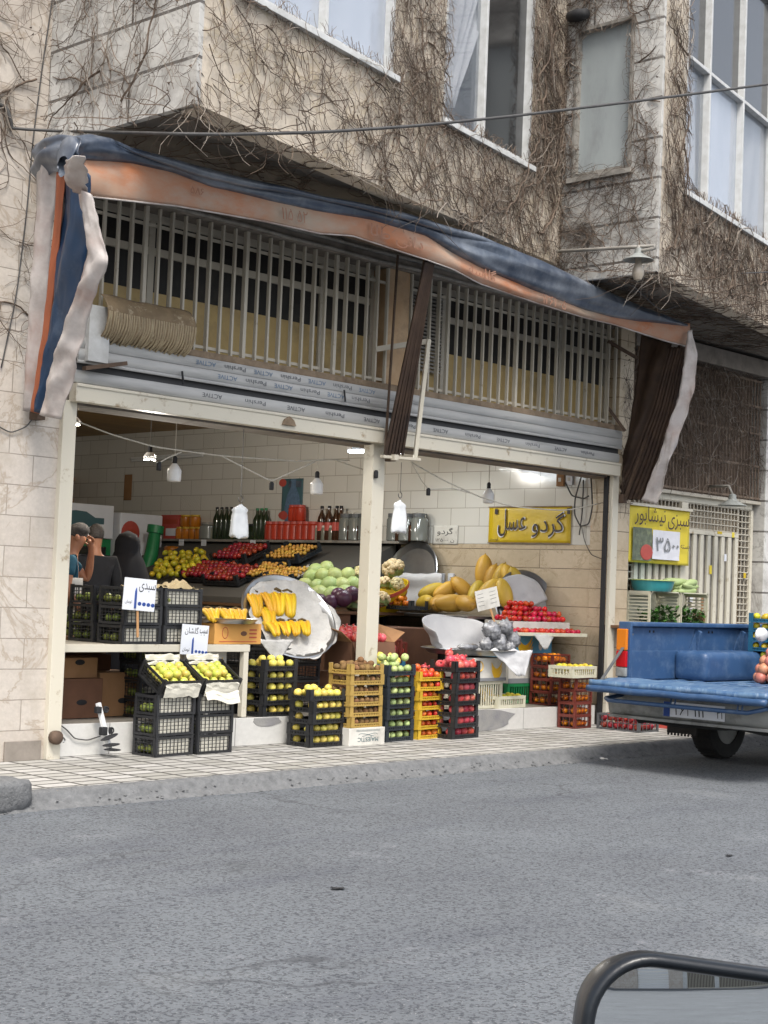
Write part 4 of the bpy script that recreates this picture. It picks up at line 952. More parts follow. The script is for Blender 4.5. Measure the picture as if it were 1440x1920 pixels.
# white box that carries the kiwi crates
bx = MB(); bx.box((0,0,0), (.42,.26,.146)); o = bx.build('fruit_box', M['cartonw'], bevel=.004); o.location = (2.752,-.345,0); o.rotation_euler = (0,0,RAD(-1))
tag(o, 'low white cardboard box with upside down blue lettering under the kiwi crates', 'box')
mb = MB(); letters(mb, 'MAJESTIC', (.22,-.001,.055), .24, .045, .02, rev=False, flip=True); mb.build('lettering', M['ink_teal'], o)
mb = MB()
for s_ in (-1,1): mb.tube([(.22+s_*.11*cos(t), -.001, .088+.012*sin(t*2)) for t in [i*.25 for i in range(10)]], .0016, 4)
for k in range(3): mb.bar((.08,-.001,.118+k*.006),(.36,-.001,.118+k*.006),.0012,.001)
mb.build('printed_lines', M['ink_teal'], o)
# ------------------------------------------------------------------ cream bench on the left with crates, signs, fruit
bt = thing('bench', 'cream painted metal bench carrying black crates and the banana box', 'bench', (.14,.08,0))
mb = MB(); mb.box((0,0,.755), (1.86,.055,.812)); mb.box((0,.77,.755),(1.86,.81,.812)); mb.box((0,.056,.76),(.05,.769,.81)); mb.box((1.81,.056,.76),(1.859,.769,.81)); mb.build('frame', M['cream'], bt, bevel=.004)
mb = MB(); mb.box((.052,.058,.782),(1.808,.768,.808)); mb.build('top_board', M['cream2'], bt)
for x, y in ((1.80,.004),(1.80,.765),(.02,.765)): mb = MB(); mb.box((x, y, fl(1)), (x+.052, y+.05, .754)); mb.build('leg', M['cream'], bt, bevel=.004)
mb = MB(); mb.box((.02,.5,.40),(1.85,.53,.44)); mb.build('cross_rail', M['cream'], bt)
def bench_stack(px_, y, w, n, where, lin, rows='l'):
    x = on(px_, 1205, Y=y).x; stack((x, y), 1, w, .30, n, .145, 'lattice', 'black', 'dull_apple', .814, 'black lattice crate', 'green apple', where, 'apples', liner=lin, top=False, rows=rows)
bench_stack(307, .10, .37, 3, 'at the right of the bench', True)
bench_stack(230, .10, .37, 3, 'behind the bench price sign', True)
bench_stack(196, .46, .37, 3, 'at the back of the bench', False)
bench_stack(172, .47, .02+.12, 3, 'at the bench back left', False)
for (px_, py_, s, lab) in ((272,1098,.30,'beige packing paper spilling from the top left bench crate'),(335,1102,.30,'beige packing paper heaped over the top right bench crate')):
    p = on(px_, py_, Y=.25); mb = MB(); mb.grid(lambda u, v: ((u-.5)*s, (v-.5)*.24, .05*nz(u*3,v*3,px_)+.05*sin(pi*u)*sin(pi*v)+.03*nz(u*8,v*7,1)), 18, 12); o = mb.build('packing_paper', mat('beige_paper', '#bba985','#a8966f',4,rough=.9), smooth=True, solid=.002); o.location = (p.x, .25, .814+3*.145+.0); tag(o, lab, 'packing paper')
# price boards
def sign(name, c, w, h, rz, tilt, m, label, items, th=.008, cat='price sign'):
    o = thing(name, label, cat, c, rz); o.rotation_euler = (0, tilt, rz)
    mb = MB(); mb.box((-w/2, 0, -h/2), (w/2, th, h/2)); mb.build('board', M[m], o, bevel=min(.002, th*.3))
    for mt, fn in items: mb = MB(); fn(mb); mb.build('lettering', M[mt], o)
    return o
def zeros(mb, x0, dx, z, s, n=4):
    for i in range(n): mb.T = Matrix.Translation((x0+dx*i, -.001, z-.0018*i)); mb.sph((0,0,0), (s*.55, .0014, s*.5), 10, 6)
    mb.T = Matrix()
cs = on(262, 1115, Y=.0)
sg = sign('price_sign', (cs.x, .0, cs.z), .275, .24, RAD(-8), RAD(3), 'signw', 'white hand lettered price board on a wooden stick before the bench crates', [
    ('ink_black', lambda mb: letters(mb, 'سبدی', (.06,0,.055), .14, .07, .0)),
    ('ink_black', lambda mb: letters(mb, 'تومان', (-.09,0,-.06), .06, .03, .0)),
    ('ink_blue', lambda mb: (mb.tube([(-.032,-.001,-.105),(-.034,-.001,.02),(-.031,-.001,.05)], [.010,.009,.003], 6), zeros(mb, .005, .038, -.068, .030)))])
mb = MB(); mb.bar((.0,.012,-.12), (.025,.016,-.32), .018, .008); mb.build('stick', M['wood'], sg)
cs = on(366, 1200, Y=.04)
sg2 = sign('price_sign', (cs.x, .045, cs.z), .25, .235, RAD(-6), RAD(3), 'signw', 'white hand lettered price board leaning on the bench rail above the apples', [
    ('ink_black', lambda mb: letters(mb, 'سیب', (.078,0,.065), .075, .055, .0)),
    ('ink_black', lambda mb: letters(mb, 'گلشان', (-.035,0,.068), .125, .065, .0)),
    ('ink_black', lambda mb: letters(mb, 'تومان', (-.075,0,-.08), .065, .035, .0)),
    ('ink_blue', lambda mb: (mb.tube([(-.015,-.001,-.115),(-.018,-.001,.0),(-.014,-.001,.018)], [.009,.008,.003], 6), zeros(mb, .02, .032, -.088, .024)))])
# bananas
def banana_geo(L=.19, r=.017, bend=1.15):
    mb = MB(); n = 10; pts = []; rr = []
    for i in range(n+1):
        t = i/n; a = bend*(t-.5); R_ = L/bend; pts.append((R_*sin(a), 0, -R_*(1-cos(a)))); rr.append(r*(.32 if t < .04 else min(1, .5+5*min(t, 1-t)) if t < .94 else .3))
    mb.tube(pts, rr, 6); return mb
M['btip'] = M['stalk']
ban_me = banana_geo().build('banana', M['banana'], smooth=True, mesh_only=True)
def bunch(loc, rot, label, group, n=5, sc=1.0, hang_=False):
    o = thing('banana_bunch', label, 'bananas', loc, 0, group); o.rotation_euler = rot
    for i in range(n):
        a = (i-(n-1)/2)*.20; b = put('banana', ban_me, o, (0,0,0), None, (sc*rnd.uniform(.92,1.06),)*3)
        # fingers fan out from the crown, arching forward
        b.matrix_local = Matrix.Translation((.026*(i-(n-1)/2)*sc, 0, 0)) @ Matrix.Rotation(a*.55, 4, 'Y') @ Matrix.Translation((0, -.008*(i % 2), -.095*sc)) @ Matrix.Rotation(RAD(90), 4, 'Y') @ Matrix.Rotation(RAD(90)+a*.3, 4, 'X') @ Matrix.Scale(sc*rnd.uniform(.92,1.08), 4)
    mb = MB(); mb.tube([(-.03*sc,.004,-.004),(0,.006,.012*sc),(.03*sc,.004,-.004)], [.006*sc,.012*sc,.006*sc], 6); mb.build('stalk', M['stalk'], o, smooth=True)
    return o
# flat tray on a printed box at the right end of the bench
bx = MB(); bx.box((-.25,-.16,0), (.25,.16,.165)); o = bx.build('fruit_box', M['cartono'], bevel=.004); p = on(430, 1205, Y=.12); o.location = (p.x+.10, .29, .814); xo = p.x+.10
tag(o, 'orange printed cardboard banana box at the right end of the bench', 'box')
mb = MB(); mb.T = Matrix.Translation((.06,-.1605,.085)); mb.sph((0,0,0),(.035,.003,.02),14,6); mb.build('hand_hole', M['cartond'], o)
mb = MB()
for k in range(3): mb.bar((.12,-.161,.055+.03*k),(.20,-.161,.055+.03*k),.002,.012)
mb.tube([(-.14+.03*cos(t),-.161,.09+.045*sin(t)) for t in [i*.4 for i in range(17)]],.003,4); mb.bar((-.2,-.161,.02),(.2,-.161,.02),.002,.006); mb.build('printed_marks', M['ink_red'], o)
def tray(label, c, r, rot, depth=.04, name='tray'):
    mb = MB(); prof = [(.001,0),(r*.84,0),(r*.93,depth*.75),(r,depth),(r*1.03,depth*.9),(r*1.0,depth*.8),(r*.94,depth*.55),(r*.85,-.006),(.001,-.006)]
    mb.lathe(prof, 44, cap=False); o = mb.build(name, M['steel'], smooth='auto'); o.location = c; o.rotation_euler = rot; return tag(o, label, 'tray')
t1 = tray('flat steel tray of bananas on the orange box', (xo-.02, .27, .985), .27, (0,0,0), .035)
for i in range(3): bunch((xo-.17+.15*i, .32+.02*(i%2), 1.10), (RAD(-70), 0, RAD(-25+rnd.gauss(0,6))), 'banana bunch lying in the flat tray on the orange box', 'bananas in the flat tray', 6, 1.25)
# black crates that carry the big tilted tray
stack((2.20,.42), 2, .46, .36, 4, .138, 'lattice', 'black', None, fl(2.3), 'black lattice crate', '', 'under the big banana tray', '', top=False)
stack((2.69,.42), 2, .46, .36, 4, .138, 'lattice', 'black', None, fl(2.7), 'black lattice crate', '', 'right below the banana tray', '', top=False)
cb = on(538, 1160, Y=.62)
t2 = tray('big round steel tray tipped forward with yellow bananas on white paper', (cb.x, .62, cb.z), .44, (RAD(52), 0, RAD(-14)), .05)
TM = Matrix.Translation((cb.x, .62, cb.z)) @ Matrix.Rotation(RAD(-14), 4, 'Z') @ Matrix.Rotation(RAD(52), 4, 'X')
def disc(u, v):
    x, y = u*2-1, v*2-1; m_ = max(abs(x), abs(y)); l_ = math.hypot(x, y); k_ = m_/l_ if l_ > 1e-6 else 1
    x, y = x*k_, y*k_; r_ = math.hypot(x, y); e = 1+.16*nz(x*2.5, y*2.5, 7)
    return V((x*(.46 if x > 0 else .395)*e+.02, y*(.385 if y > 0 else .44)*e, .016+.10*max(0,r_-.72)+.045*nz(x*3.2,y*3.2,5)**2+.02*nz(x*7,y*7,2)))
mb = MB(); mb.grid(lambda u, v: TM @ disc(u, v), 26, 22); o = mb.build('wrapping_paper', M['paper'], smooth=True, solid=.002); tag(o, 'white wrapping paper lining the big tilted banana tray', 'paper')
mb = MB(); q = on(515, 1198, Y=.32); mb.grid(lambda u, v: (lerp(-.20,.20,u)*(1-.85*v), -.02*v+.01*nz(u*4,v*4), -.17*v+.008*nz(u*5,v*5,2)), 14, 8); o = mb.build('paper_flap', M['paper'], smooth=True, solid=.002); o.location = (q.x, .30, q.z-.005); tag(o, 'pointed white paper flap hanging below the banana tray', 'paper')
for px_, py_ in ((472,1112),(497,1110),(516,1110),(536,1112)):
    p = on(px_, py_, P=TM.translation, N=TM.to_3x3() @ V((0,0,1))); bunch(p + TM.to_3x3() @ V((0,0,.03)), (RAD(-44), RAD(4), RAD(-20+rnd.gauss(0,6))), 'yellow banana bunch in the upper row of the big tilted tray', 'bananas in the upper row of the tilted tray', 4, 1.55)
p = on(497, 1140, P=TM.translation, N=TM.to_3x3() @ V((0,0,1))); bunch(p + TM.to_3x3() @ V((0,0,.04)), (RAD(-46), RAD(12), RAD(-20)), 'single banana bunch in the middle of the big tilted tray', None, 4, 1.6)
for px_ in (500, 522, 543, 562):
    p = on(px_, 1168, P=TM.translation, N=TM.to_3x3() @ V((0,0,1))); bunch(p + TM.to_3x3() @ V((0,0,.05)), (RAD(-62), RAD(0), RAD(-25+rnd.gauss(0,10))), 'short banana bunch along the lower rim of the tilted tray', 'bananas along the lower rim of the tilted tray', 4, 1.25)
# ------------------------------------------------------------------ inside, along the right wall
XW = 6.915
# sloping display table along the wall, in two dark decks
dt = thing('display_table', 'long dark display table along the right inner wall under the fruit crates', 'table', (6.0, 3.5, 0))
def tbl(x0, y0, x1, y1, z, m='brownwood', nm='deck'):
    mb = MB(); mb.box((x0-6, y0-3.5, z-.03), (x1-6, y1-3.5, z)); mb.build(nm, M[m], dt)
tbl(5.15, 2.98, 6.88, 7.4, 1.08); tbl(4.72, 1.96, 6.88, 2.975, 1.06)
for x, y in ((5.2,2.4),(6.8,2.4),(5.2,4.8),(5.2,7.3),(6.8,7.3)): mb = MB(); mb.box((x-6, y-3.5, .18), (x-5.94, y-3.44, 1.048)); mb.build('leg', M['brownwood'], dt)
mb = MB(); mb.box((5.16-6, 2.38-3.5, .2), (5.18-6, 7.36-3.5, 1.04)); mb.build('front_panel', M['dark_in'], dt)
SLN = V((-.42,0,1)).normalized(); SLP = V((5.3, 4, 1.22))
def slope(px_, py_, up_=0): return on(px_, py_, P=SLP, N=SLN) + SLN*up_
mb = MB(); mb.add([(5.2-6,-.5,1.083),(6.87-6,-.5,1.083),(6.87-6,3.9,1.083),(5.2-6,3.9,1.083),(5.2-6,-.5,1.15),(6.87-6,-.5,1.85),(6.87-6,3.9,1.85),(5.2-6,3.9,1.15)],[(0,3,2,1),(4,5,6,7),(0,1,5,4),(1,2,6,5),(2,3,7,6),(3,0,4,7)]); mb.build('sloping_deck', M['dark_in'], dt)
def pile_px(kind, rows, step, label, group, up_=0, sc=1.0, layers=1, jit=1.5, skip=0, plane=None):
    for r_i, (y, x0, x1) in enumerate(rows):
        n = max(1, int(abs(x1-x0)/step))
        for i in range(n+1):
            if rnd.random() < skip: continue
            x_ = x0+(x1-x0)*(i+(.5 if r_i % 2 else 0))/max(n,1)
            if x_ > max(x0,x1)+step*.3: continue
            q = (plane or slope)(x_+rnd.gauss(0,jit), y+rnd.gauss(0,jit)); q = q + SLN*(up_+rnd.uniform(0,.02)) if plane is None else q
            fruit(kind, q, label, group, sc)
# lemons
pile_px('lemon', [(1047,312,385),(1053,318,392),(1060,303,388),(1067,296,384),(1074,292,378),(1080,287,372),(1086,288,352)], 12.5, 'yellow lemon in the big pile at the back by the shelf', 'lemons piled at the back', .06, 1.15, jit=2)
pile_px('lemon', [(1050,322,380),(1062,312,382),(1073,302,372)], 14, 'yellow lemon in the big pile at the back by the shelf', 'lemons piled at the back', .10, 1.1, jit=3)
# tipped crates of red plums and apricots
def tip_crate(px_, py_, w, d, h, m, kind, label, flabel, group, rz=RAD(-90), nx=6, ny=4, tilt=24, up_=.0, sc=1.0):
    c = slope(px_, py_, up_); T = Matrix.Translation(c) @ Matrix.Rotation(rz, 4, 'Z') @ Matrix.Rotation(RAD(tilt), 4, 'X')
    crate(w, d, h, 'low', m, label, c, rot=T.to_euler(), group='tipped crates on the back display')
    r = FR[kind][1]*sc
    for i in range(nx):
        for j in range(ny):
            fruit(kind, T @ V((-w/2+.04+(w-.08)*i/(nx-1)+rnd.gauss(0,.005), -d/2+.04+(d-.08)*j/(ny-1)+rnd.gauss(0,.005), h*.42+rnd.uniform(0,.02)+r*.5)), flabel, group, sc)
tip_crate(395, 1079, .62, .42, .13, 'black', 'red_fruit', 'dark tipped crate of red plums beside the lemons', 'red plum in the crate beside the lemons', 'red plums beside the lemons', nx=8, ny=5, sc=1.05)
tip_crate(438, 1085, .60, .42, .13, 'black', 'red_fruit', 'dark tipped crate of red plums in the front middle', 'red plum in the front middle crate', 'red plums in the front middle crate', nx=8, ny=5, sc=1.05)
tip_crate(455, 1052, .62, .44, .13, 'black', 'red_fruit', 'dark tipped crate of red plums raised behind the others', 'red plum in the raised crate', 'red plums in the raised crate', nx=8, ny=5, up_=.05, sc=1.05)
tip_crate(500, 1078, .46, .40, .12, 'navycr', 'apricot', 'slate tipped crate of apricots right of the red plums', 'apricot in the crate right of the plums', 'apricots right of the plums', nx=8, ny=6)
tip_crate(552, 1050, .58, .40, .12, 'navycr', 'apricot', 'slate tipped crate of apricots raised at the back', 'apricot in the raised back crate', 'apricots in the raised back crate', nx=9, ny=6, up_=.04)
tip_crate(540, 1084, .52, .34, .12, 'navycr', 'apricot', 'slate tipped crate of apricots in front of the raised one', 'apricot in the front apricot crate', 'apricots in the front crate', nx=9, ny=5)
mb = MB(); q = slope(585, 1075); mb.grid(lambda u, v: q + V((lerp(-.2,.2,v), lerp(.28,-.12,u), -.05+.16*v+.05*nz(u*4,v*4,3))), 14, 10); tag(mb.build('wrapping_paper', M['paper'], smooth=True, solid=.002), 'white paper between the apricot crates and the green cabbages', 'paper')
# cabbages on a tray, deeper purple ones in front
def tier(px_, py_, X): return on(px_, py_, X=X)
for lab, lst in (('pale green cabbage heaped beside the center post', [(578,1118,5.12),(600,1116,5.1),(624,1118,5.15),(648,1113,5.25),(572,1098,5.25),(596,1101,5.25),(618,1097,5.3),(641,1100,5.4),(662,1096,5.5),(584,1083,5.38),(606,1081,5.42),(628,1080,5.5),(652,1078,5.6),(612,1066,5.55),(592,1072,5.46)]),):
    for x, y, X in lst: fruit('cabbage', tier(x, y, X), lab, 'pale green cabbages', (1.0 if y > 1100 else .95))
for x, y, X in ((600,1127,4.92),(620,1129,4.88),(643,1122,4.98),(660,1114,5.12),(634,1116,5.05)): fruit('purple_cabbage', tier(x, y, X), 'dark purple cabbage in front of the pale green ones', 'purple cabbages', 1.0)
c = on(640, 1100, X=6.72); tray('round grey steel tray standing against the wall behind the cabbages', c, .46, (0, RAD(-72), 0), .05)
mb = MB(); mb.box((4.76,2.0,.2),(5.1,2.9,1.028)); o = mb.build('counter_block', M['cartond'], bevel=.006); tag(o, 'dark low counter block under the cabbage heap', 'counter')
# cauliflowers in a striped basket
c = on(712, 1120, X=5.75); mb = MB(); mb.lathe([(.20,-.16),(.25,-.10),(.31,.02),(.34,.10),(.33,.10),(.30,.02),(.24,-.10),(.19,-.15)], 30, cap=False); mb.lathe([(.001,-.155),(.2,-.155)], 30, cap=False)
bk = mb.build('basket', M['signy'], smooth='auto'); bk.location = c; bk.rotation_euler = (0, RAD(-22), 0); tag(bk, 'yellow and red striped round basket holding cauliflowers', 'basket')
mb = MB(); mb.lathe([(.286,-.03),(.304,.0),(.309,.0),(.29,-.03)], 30, cap=False); mb.lathe([(.335,.06),(.346,.095),(.35,.095),(.338,.055)], 30, cap=False); mb.build('red_stripe', M['redcr'], bk)
for x, y, X, s in ((737,1067,6.0,1.12),(674,1078,5.95,.95),(745,1097,5.75,.85),(722,1094,5.8,.85),(690,1106,5.6,.95),(668,1132,5.3,.95),(714,1124,5.4,.9)):
    fruit('cauliflower', tier(x, y, X), 'cream cauliflower piled around the striped basket', 'cauliflowers by the center post', s, tilt=.25)
mb = MB(); mb.box((4.75,1.30,.2),(5.7,1.94,.92)); o = mb.build('crate_cover', M['cartond'], bevel=.01); tag(o, 'dark box covered by the cauliflowers behind the center post', 'box')
# cloth lined tray behind the melons, a small crate of citrus
c = on(775, 1078, X=6.78); tray('round grey steel tray leaning on the wall left of the melons', c, .38, (0, RAD(-75), 0), .05)
mb = MB(); q = on(775, 1098, X=6.5); mb.grid(lambda u, v: q + V((.05*nz(u*4,v*3,1), lerp(.42,-.42,u), lerp(-.24,.14,v)+.02*nz(u*5,v*5))), 16, 8); tag(mb.build('cloth_sheet', M['cloth'], smooth=True, solid=.003), 'grey white cloth hanging before the tray left of the melons', 'cloth')
c = on(763, 1143, X=5.75); crate(.36, .26, .10, 'low', 'navycr', 'small slate crate of citrus left of the melons', c, RAD(-90))
for i in range(12): fruit('persimmon', c + V((rnd.uniform(-.1,.1), rnd.uniform(-.13,.13), .065+.05*(i%2))), 'small orange citrus in the slate crate left of the melons', 'citrus in the small slate crate')
# melons
mt = thing('melon_table', 'dark table with a steel top carrying the yellow melons', 'table', (6.4, 1.75, 0))
mb = MB(); mb.box((-.52,-.68,1.03),(.50,.62,1.06)); mb.build('table_top', M['steel'], mt, bevel=.004)
for x, y in ((-.48,-.64),(.44,-.64),(-.48,.56),(.44,.56)): mb = MB(); mb.box((x,y,.19),(x+.05,y+.05,1.03)); mb.build('leg', M['blackrub'], mt)
mb = MB(); mb.box((-.40,-.60,.2),(.46,.58,.22)); mb.box((.40,-.6,.22),(.44,.58,1.02)); mb.build('back_panel', M['dark_in'], mt)
def mel(px_, py_, X, a, lean=0, s=1.0, lab='yellow melon lying in the front row on the steel table', grp='yellow melons in the front row'):
    p = on(px_, py_, X=X); fruit('yellow_melon', p, lab, grp, s, rot=(RAD(a), RAD(lean), rnd.uniform(0,6)))
for px_, a in ((797,100),(825,96),(848,88),(872,82)): mel(px_, 1131, 6.05, a, 20, 1.0)
for px_, py_, X, a in ((812,1108,6.35,70),(838,1106,6.3,64),(866,1102,6.35,50),(893,1110,6.3,40),(914,1112,6.25,35),(945,1112,6.3,25)): mel(px_, py_, X, a, 10, 1.02, 'yellow melon in the middle row of the melon heap', 'yellow melons in the middle row')
for px_, py_, a, s in ((907,1071,4,1.0),(922,1086,12,.95),(938,1082,16,1.0),(954,1084,20,.95),(967,1088,26,.92)): mel(px_, py_, 6.62, a, 8, s, 'yellow melon standing upright at the top of the heap', 'yellow melons standing at the top')
# brown slotted crates and pomegranates around the center post
stack((4.08,.75), 3, .50, .36, 2, .31, 'slot', 'browncr', None, fl(4), 'maroon slotted crate', '', 'right behind the center post', '', top=False)
stack((4.55,.42), 5, .34, .26, 3, .125, 'slot', 'browncr', 'pomegranate', fl(4.6), 'maroon slotted crate', 'red pomegranate', 'behind the pomegranate row', 'pomegranates', sc=.9)
stack((4.35,.85), 3, .40, .3, 1, .2, 'slot', 'browncr', 'pomegranate', .60, 'low maroon crate', 'dark red pomegranate', 'under the cloth by the post', 'pomegranates', sc=.8)
bx = MB()
for a, b in (((-.24,-.2,0),(.24,.2,.012)),((-.24,-.2,.012),(-.228,.2,.27)),((.228,-.2,.012),(.24,.2,.27)),((-.228,-.2,.012),(.228,-.188,.27)),((-.228,.188,.012),(.228,.2,.27))): bx.box(a, b)
o = bx.build('open_carton', M['cartonr'] if 'cartonr' in M else M['cartond'], bevel=.003); o.location = (3.62,.42,.56); o.rotation_euler = (0,0,RAD(-8)); tag(o, 'open brown carton of pomegranates behind the center post', 'carton')
for s_, ax in ((-1,0),(1,0)):
    f = MB(); f.add([(s_*.24,-.2,.27),(s_*.24,.2,.27),(s_*.36,.2,.42),(s_*.36,-.2,.36)], [(0,1,2,3)]); f.build('flap', M['carton'], o, solid=.004)
f = MB(); f.add([(-.24,-.2,.27),(.24,-.2,.27),(.22,-.26,.10),(-.22,-.26,.10)], [(0,1,2,3)]); f.build('flap', M['cartond'], o, solid=.004)
for i in range(5):
    for j in range(4):
        for l in range(2): fruit('pomegranate', V((3.62-.17+.085*i, .42-.14+.09*j+.02*l, .56+.20+.09*l+.02*rnd.random()+.05*(j/3))), 'red pomegranate heaped in the open carton behind the post', 'pomegranates in the open carton', .98)
mb = MB(); mb.box((3.36,.2,.19),(3.88,.68,.555)); tag(mb.build('support_box', M['cartond'], bevel=.006), 'closed dark carton under the open pomegranate carton', 'carton')
# slate blue crate of yellow apples behind the green apple stack
mb = MB(); mb.box((3.42,.10,.19),(3.85,.21,.60)); mb.box((3.42,.212,.19),(3.85,.40,.55)); tag(mb.build('support_box', M['cartond'], bevel=.004), 'closed dark carton under the blue crate of yellow apples', 'carton')
stack((3.41,.07), 4, .46, .30, 1, .10, 'low', 'bluecr', 'yellow_apple', .605, 'dark blue crate', 'large yellow apple', 'above the green apple stack', 'yellow apples', sc=1.15)
for i in range(5): fruit('green_apple', V((3.33+.075*i, -.13+.06*(i%2), .665+.05)), 'light green apple heaped against the blue crate', 'light green apples before the blue crate', 1.0)
# white cloth tray with bags of dark leaves, on banana boxes and a pale cage
stack((4.86,.12), 2, .47, .34, 1, .26, 'tall', 'whitecr', None, fl(4.9), 'tall pale slatted crate', '', 'under the printed banana box', '', top=False)
for i in range(4):
    for j in range(2): bunch(V((4.93+.11*i, .25+.12*j, fl(5)+.20)), (RAD(-20),0,RAD(rnd.uniform(-40,40))), 'greenish yellow bananas inside the tall pale slatted crate', 'bananas inside the pale slatted crate', 4, .8)
def carton(c, w, d, h, m, label, rz=0, nm='fruit_box'):
    b = MB(); b.box((-w/2,-d/2,0),(w/2,d/2,h)); o = b.build(nm, M[m], bevel=.004); o.location = c; o.rotation_euler = (0,0,rz); return tag(o, label, 'box')
def ban_print(o, c, s, m='ink_yel', k=3):
    mb = MB()
    for i in range(k): mb.tube([(c[0]+s*(-.5+t)+.02*i*s, c[1]-.001, c[2]+s*(.45*(2*t-1)**2-.2*i)) for t in [j/8 for j in range(9)]], [s*.02+s*.09*sin(pi*j/8) for j in range(9)], 5)
    mb.T = Matrix(); o2 = mb.build('printed_bananas', M[m], o, smooth=True); o2.scale = (1,.05,1); o2.location = (0, c[1]*.95, 0); return o2
o = carton((5.10,.29,fl(5)+.263), .50, .36, .22, 'cartonw', 'white banana box with banana picture under the cloth covered tray', RAD(2)); ban_print(o, (.10,-.18,.10), .17)
mb = MB(); mb.tube([(-.16+.045*cos(t),-.181,.14+.045*sin(t)) for t in [i*.4 for i in range(17)]],.006,4); mb.build('printed_badge', M['ink_yel'], o)
mb = MB(); mb.box((-.252,-.184,-.0),(.252,-.1805,.03)); mb.build('printed_band', M['ink_grey'], o)
tc = V((5.15,.42,fl(5)+.51)); t3 = tray('round steel tray under the white cloth and clouded bags', tc, .46, (0,0,0), .05)
mb = MB()
def shell(u, v):
    a = lerp(RAD(185), RAD(-20), u); r = lerp(.30, .47, v)+.02*nz(u*5,v*3); z = .02+.34*v**1.3*(.55+.45*sin(pi*min(1,max(0,u*1.05))))+.03*nz(u*6,v*4,2)
    return tc + V((cos(a)*r, sin(a)*r*.8+.06, z))
mb.grid(shell, 40, 12); tag(mb.build('cloth_sheet', M['cloth'], smooth=True, solid=.003), 'white cloth standing up like a shell behind the clouded bags', 'cloth')
q = tc + V((.12,-.46,.05)); mb = MB(); mb.grid(lambda u, v: q + V((lerp(-.30,.34,u)*(1-.8*v)+.10*v, .04-.05*v+.015*nz(u*4,v*4), -.24*v+.02*nz(u*6,v*3)+.03*(1-v)*nz(u*5,1))), 20, 10); tag(mb.build('cloth_corner', M['cloth'], smooth=True, solid=.003), 'pointed cloth corner hanging over the white banana box', 'cloth')
for i, (px_, py_, s) in enumerate(((922,1182,.10),(948,1176,.085),(935,1205,.10),(962,1200,.085),(912,1208,.07),(955,1215,.075))):
    p = on(px_, py_, Y=.30); mb = MB(); mb.sph((0,0,0), s, 22, 14, lambda d: .78+.5*abs(nz(d.x*2.6+i,d.y*2.6,d.z*2.6))+.2*nz(d.x*6,d.y*6+i,d.z*6)); o = mb.build('plastic_bag', M['bagclear'], smooth=True); o.location = p
    tag(o, 'clouded knotted plastic bag heaped on the cloth covered tray', 'plastic bag', 'clouded bags on the cloth tray')
p = on(878, 1213, Y=.12); mb = MB(); mb.sph((0,0,0), (.14,.06,.035), 18, 8, lambda d: 1+.2*nz(d.x*4,d.y*4,d.z*4)); o = mb.build('plastic_bag', M['bagclear'], smooth=True); o.location = p; tag(o, 'flat clouded plastic bag lying at the front of the cloth tray', 'plastic bag')
sb = on(914, 1123, Y=.35); sp = sign('price_sign', sb, .26, .20, RAD(-18), RAD(-14), 'cartonw', 'small handwritten price card on a stick above the clouded bags', [('ink_black', lambda mb: [mb.bar((x0,-.001,z),(x0+.07,-.001,z+.012*nz(x0*9,z*9)),.003,.002) for x0 in (-.11,.03) for z in (.06,.025,-.01,-.05)])])
mb = MB(); mb.bar((.02,.012,-.1), (.06,.016,-.36), .02, .008); mb.build('stick', M['wood'], sp)
# tomatoes
stack((5.88,.50), 2, .48, .36, 1, .20, 'tall', 'greencr', None, fl(6), 'green slatted crate', '', 'at the bottom under the tomatoes', '', top=False)
o = carton((6.14,.70,fl(6)+.203), .48, .36, .22, 'cartonw', 'white grey carton between the green crate and the blue banana carton'); mb = MB(); mb.box((-.242,-.184,0),(.242,-.1805,.05)); mb.build('printed_band', M['ink_grey'], o); mb = MB(); mb.tube([(-.12+.04*cos(t),-.181,.14+.04*sin(t)) for t in [i*.4 for i in range(17)]],.006,4); mb.build('printed_badge', M['ink_yel'], o)
o = carton((6.28,.72,fl(6)+.426), .62, .42, .26, 'cartonb', 'blue printed banana carton under the tomato tray'); ban_print(o, (-.14,-.21,.14), .24)
mb = MB(); mb.box((-.312,-.214,.0),(-.02,-.2105,.10)); mb.build('printed_patch', M['cartono'], o)
mb = MB(); mb.T = Matrix.Translation((.12,-.2105,.16)); mb.sph((0,0,0),(.035,.003,.05),12,6); mb.build('printed_figure', M['cartonw'], o)
tq = V((6.36,.66,fl(6)+.69)); mb = MB(); mb.box((-.50,-.33,0),(.50,.33,.012)); mb.box((-.52,-.35,.0),(.52,-.331,.035)); mb.box((-.52,.331,0),(.52,.35,.035)); mb.box((-.52,-.331,0),(-.501,.331,.035)); mb.box((.501,-.331,0),(.52,.331,.035)); o = mb.build('tray', M['whitecr'], bevel=.003); o.location = tq; o.rotation_euler = (0,0,RAD(-12)); tag(o, 'long shallow white tray with the front row of tomatoes', 'tray')
TR = Matrix.Translation(tq) @ Matrix.Rotation(RAD(-12), 4, 'Z')
for i in range(14): fruit('tomato', TR @ V((-.46+.071*i, -.27+rnd.gauss(0,.006), .045)), 'red tomato in the single front row on the white tray', 'tomatoes in the front row')
for i in range(13): fruit('tomato', TR @ V((-.44+.073*i, -.20+rnd.gauss(0,.006), .05)), 'red tomato in the single front row on the white tray', 'tomatoes in the front row')
mb = MB(); mb.box((-.33,-.16,.013),(.44,.30,.14)); o = mb.build('riser_box', M['cartonw'], bevel=.004); o.matrix_world = TR; tag(o, 'white paper covered riser under the tomato heap', 'box')
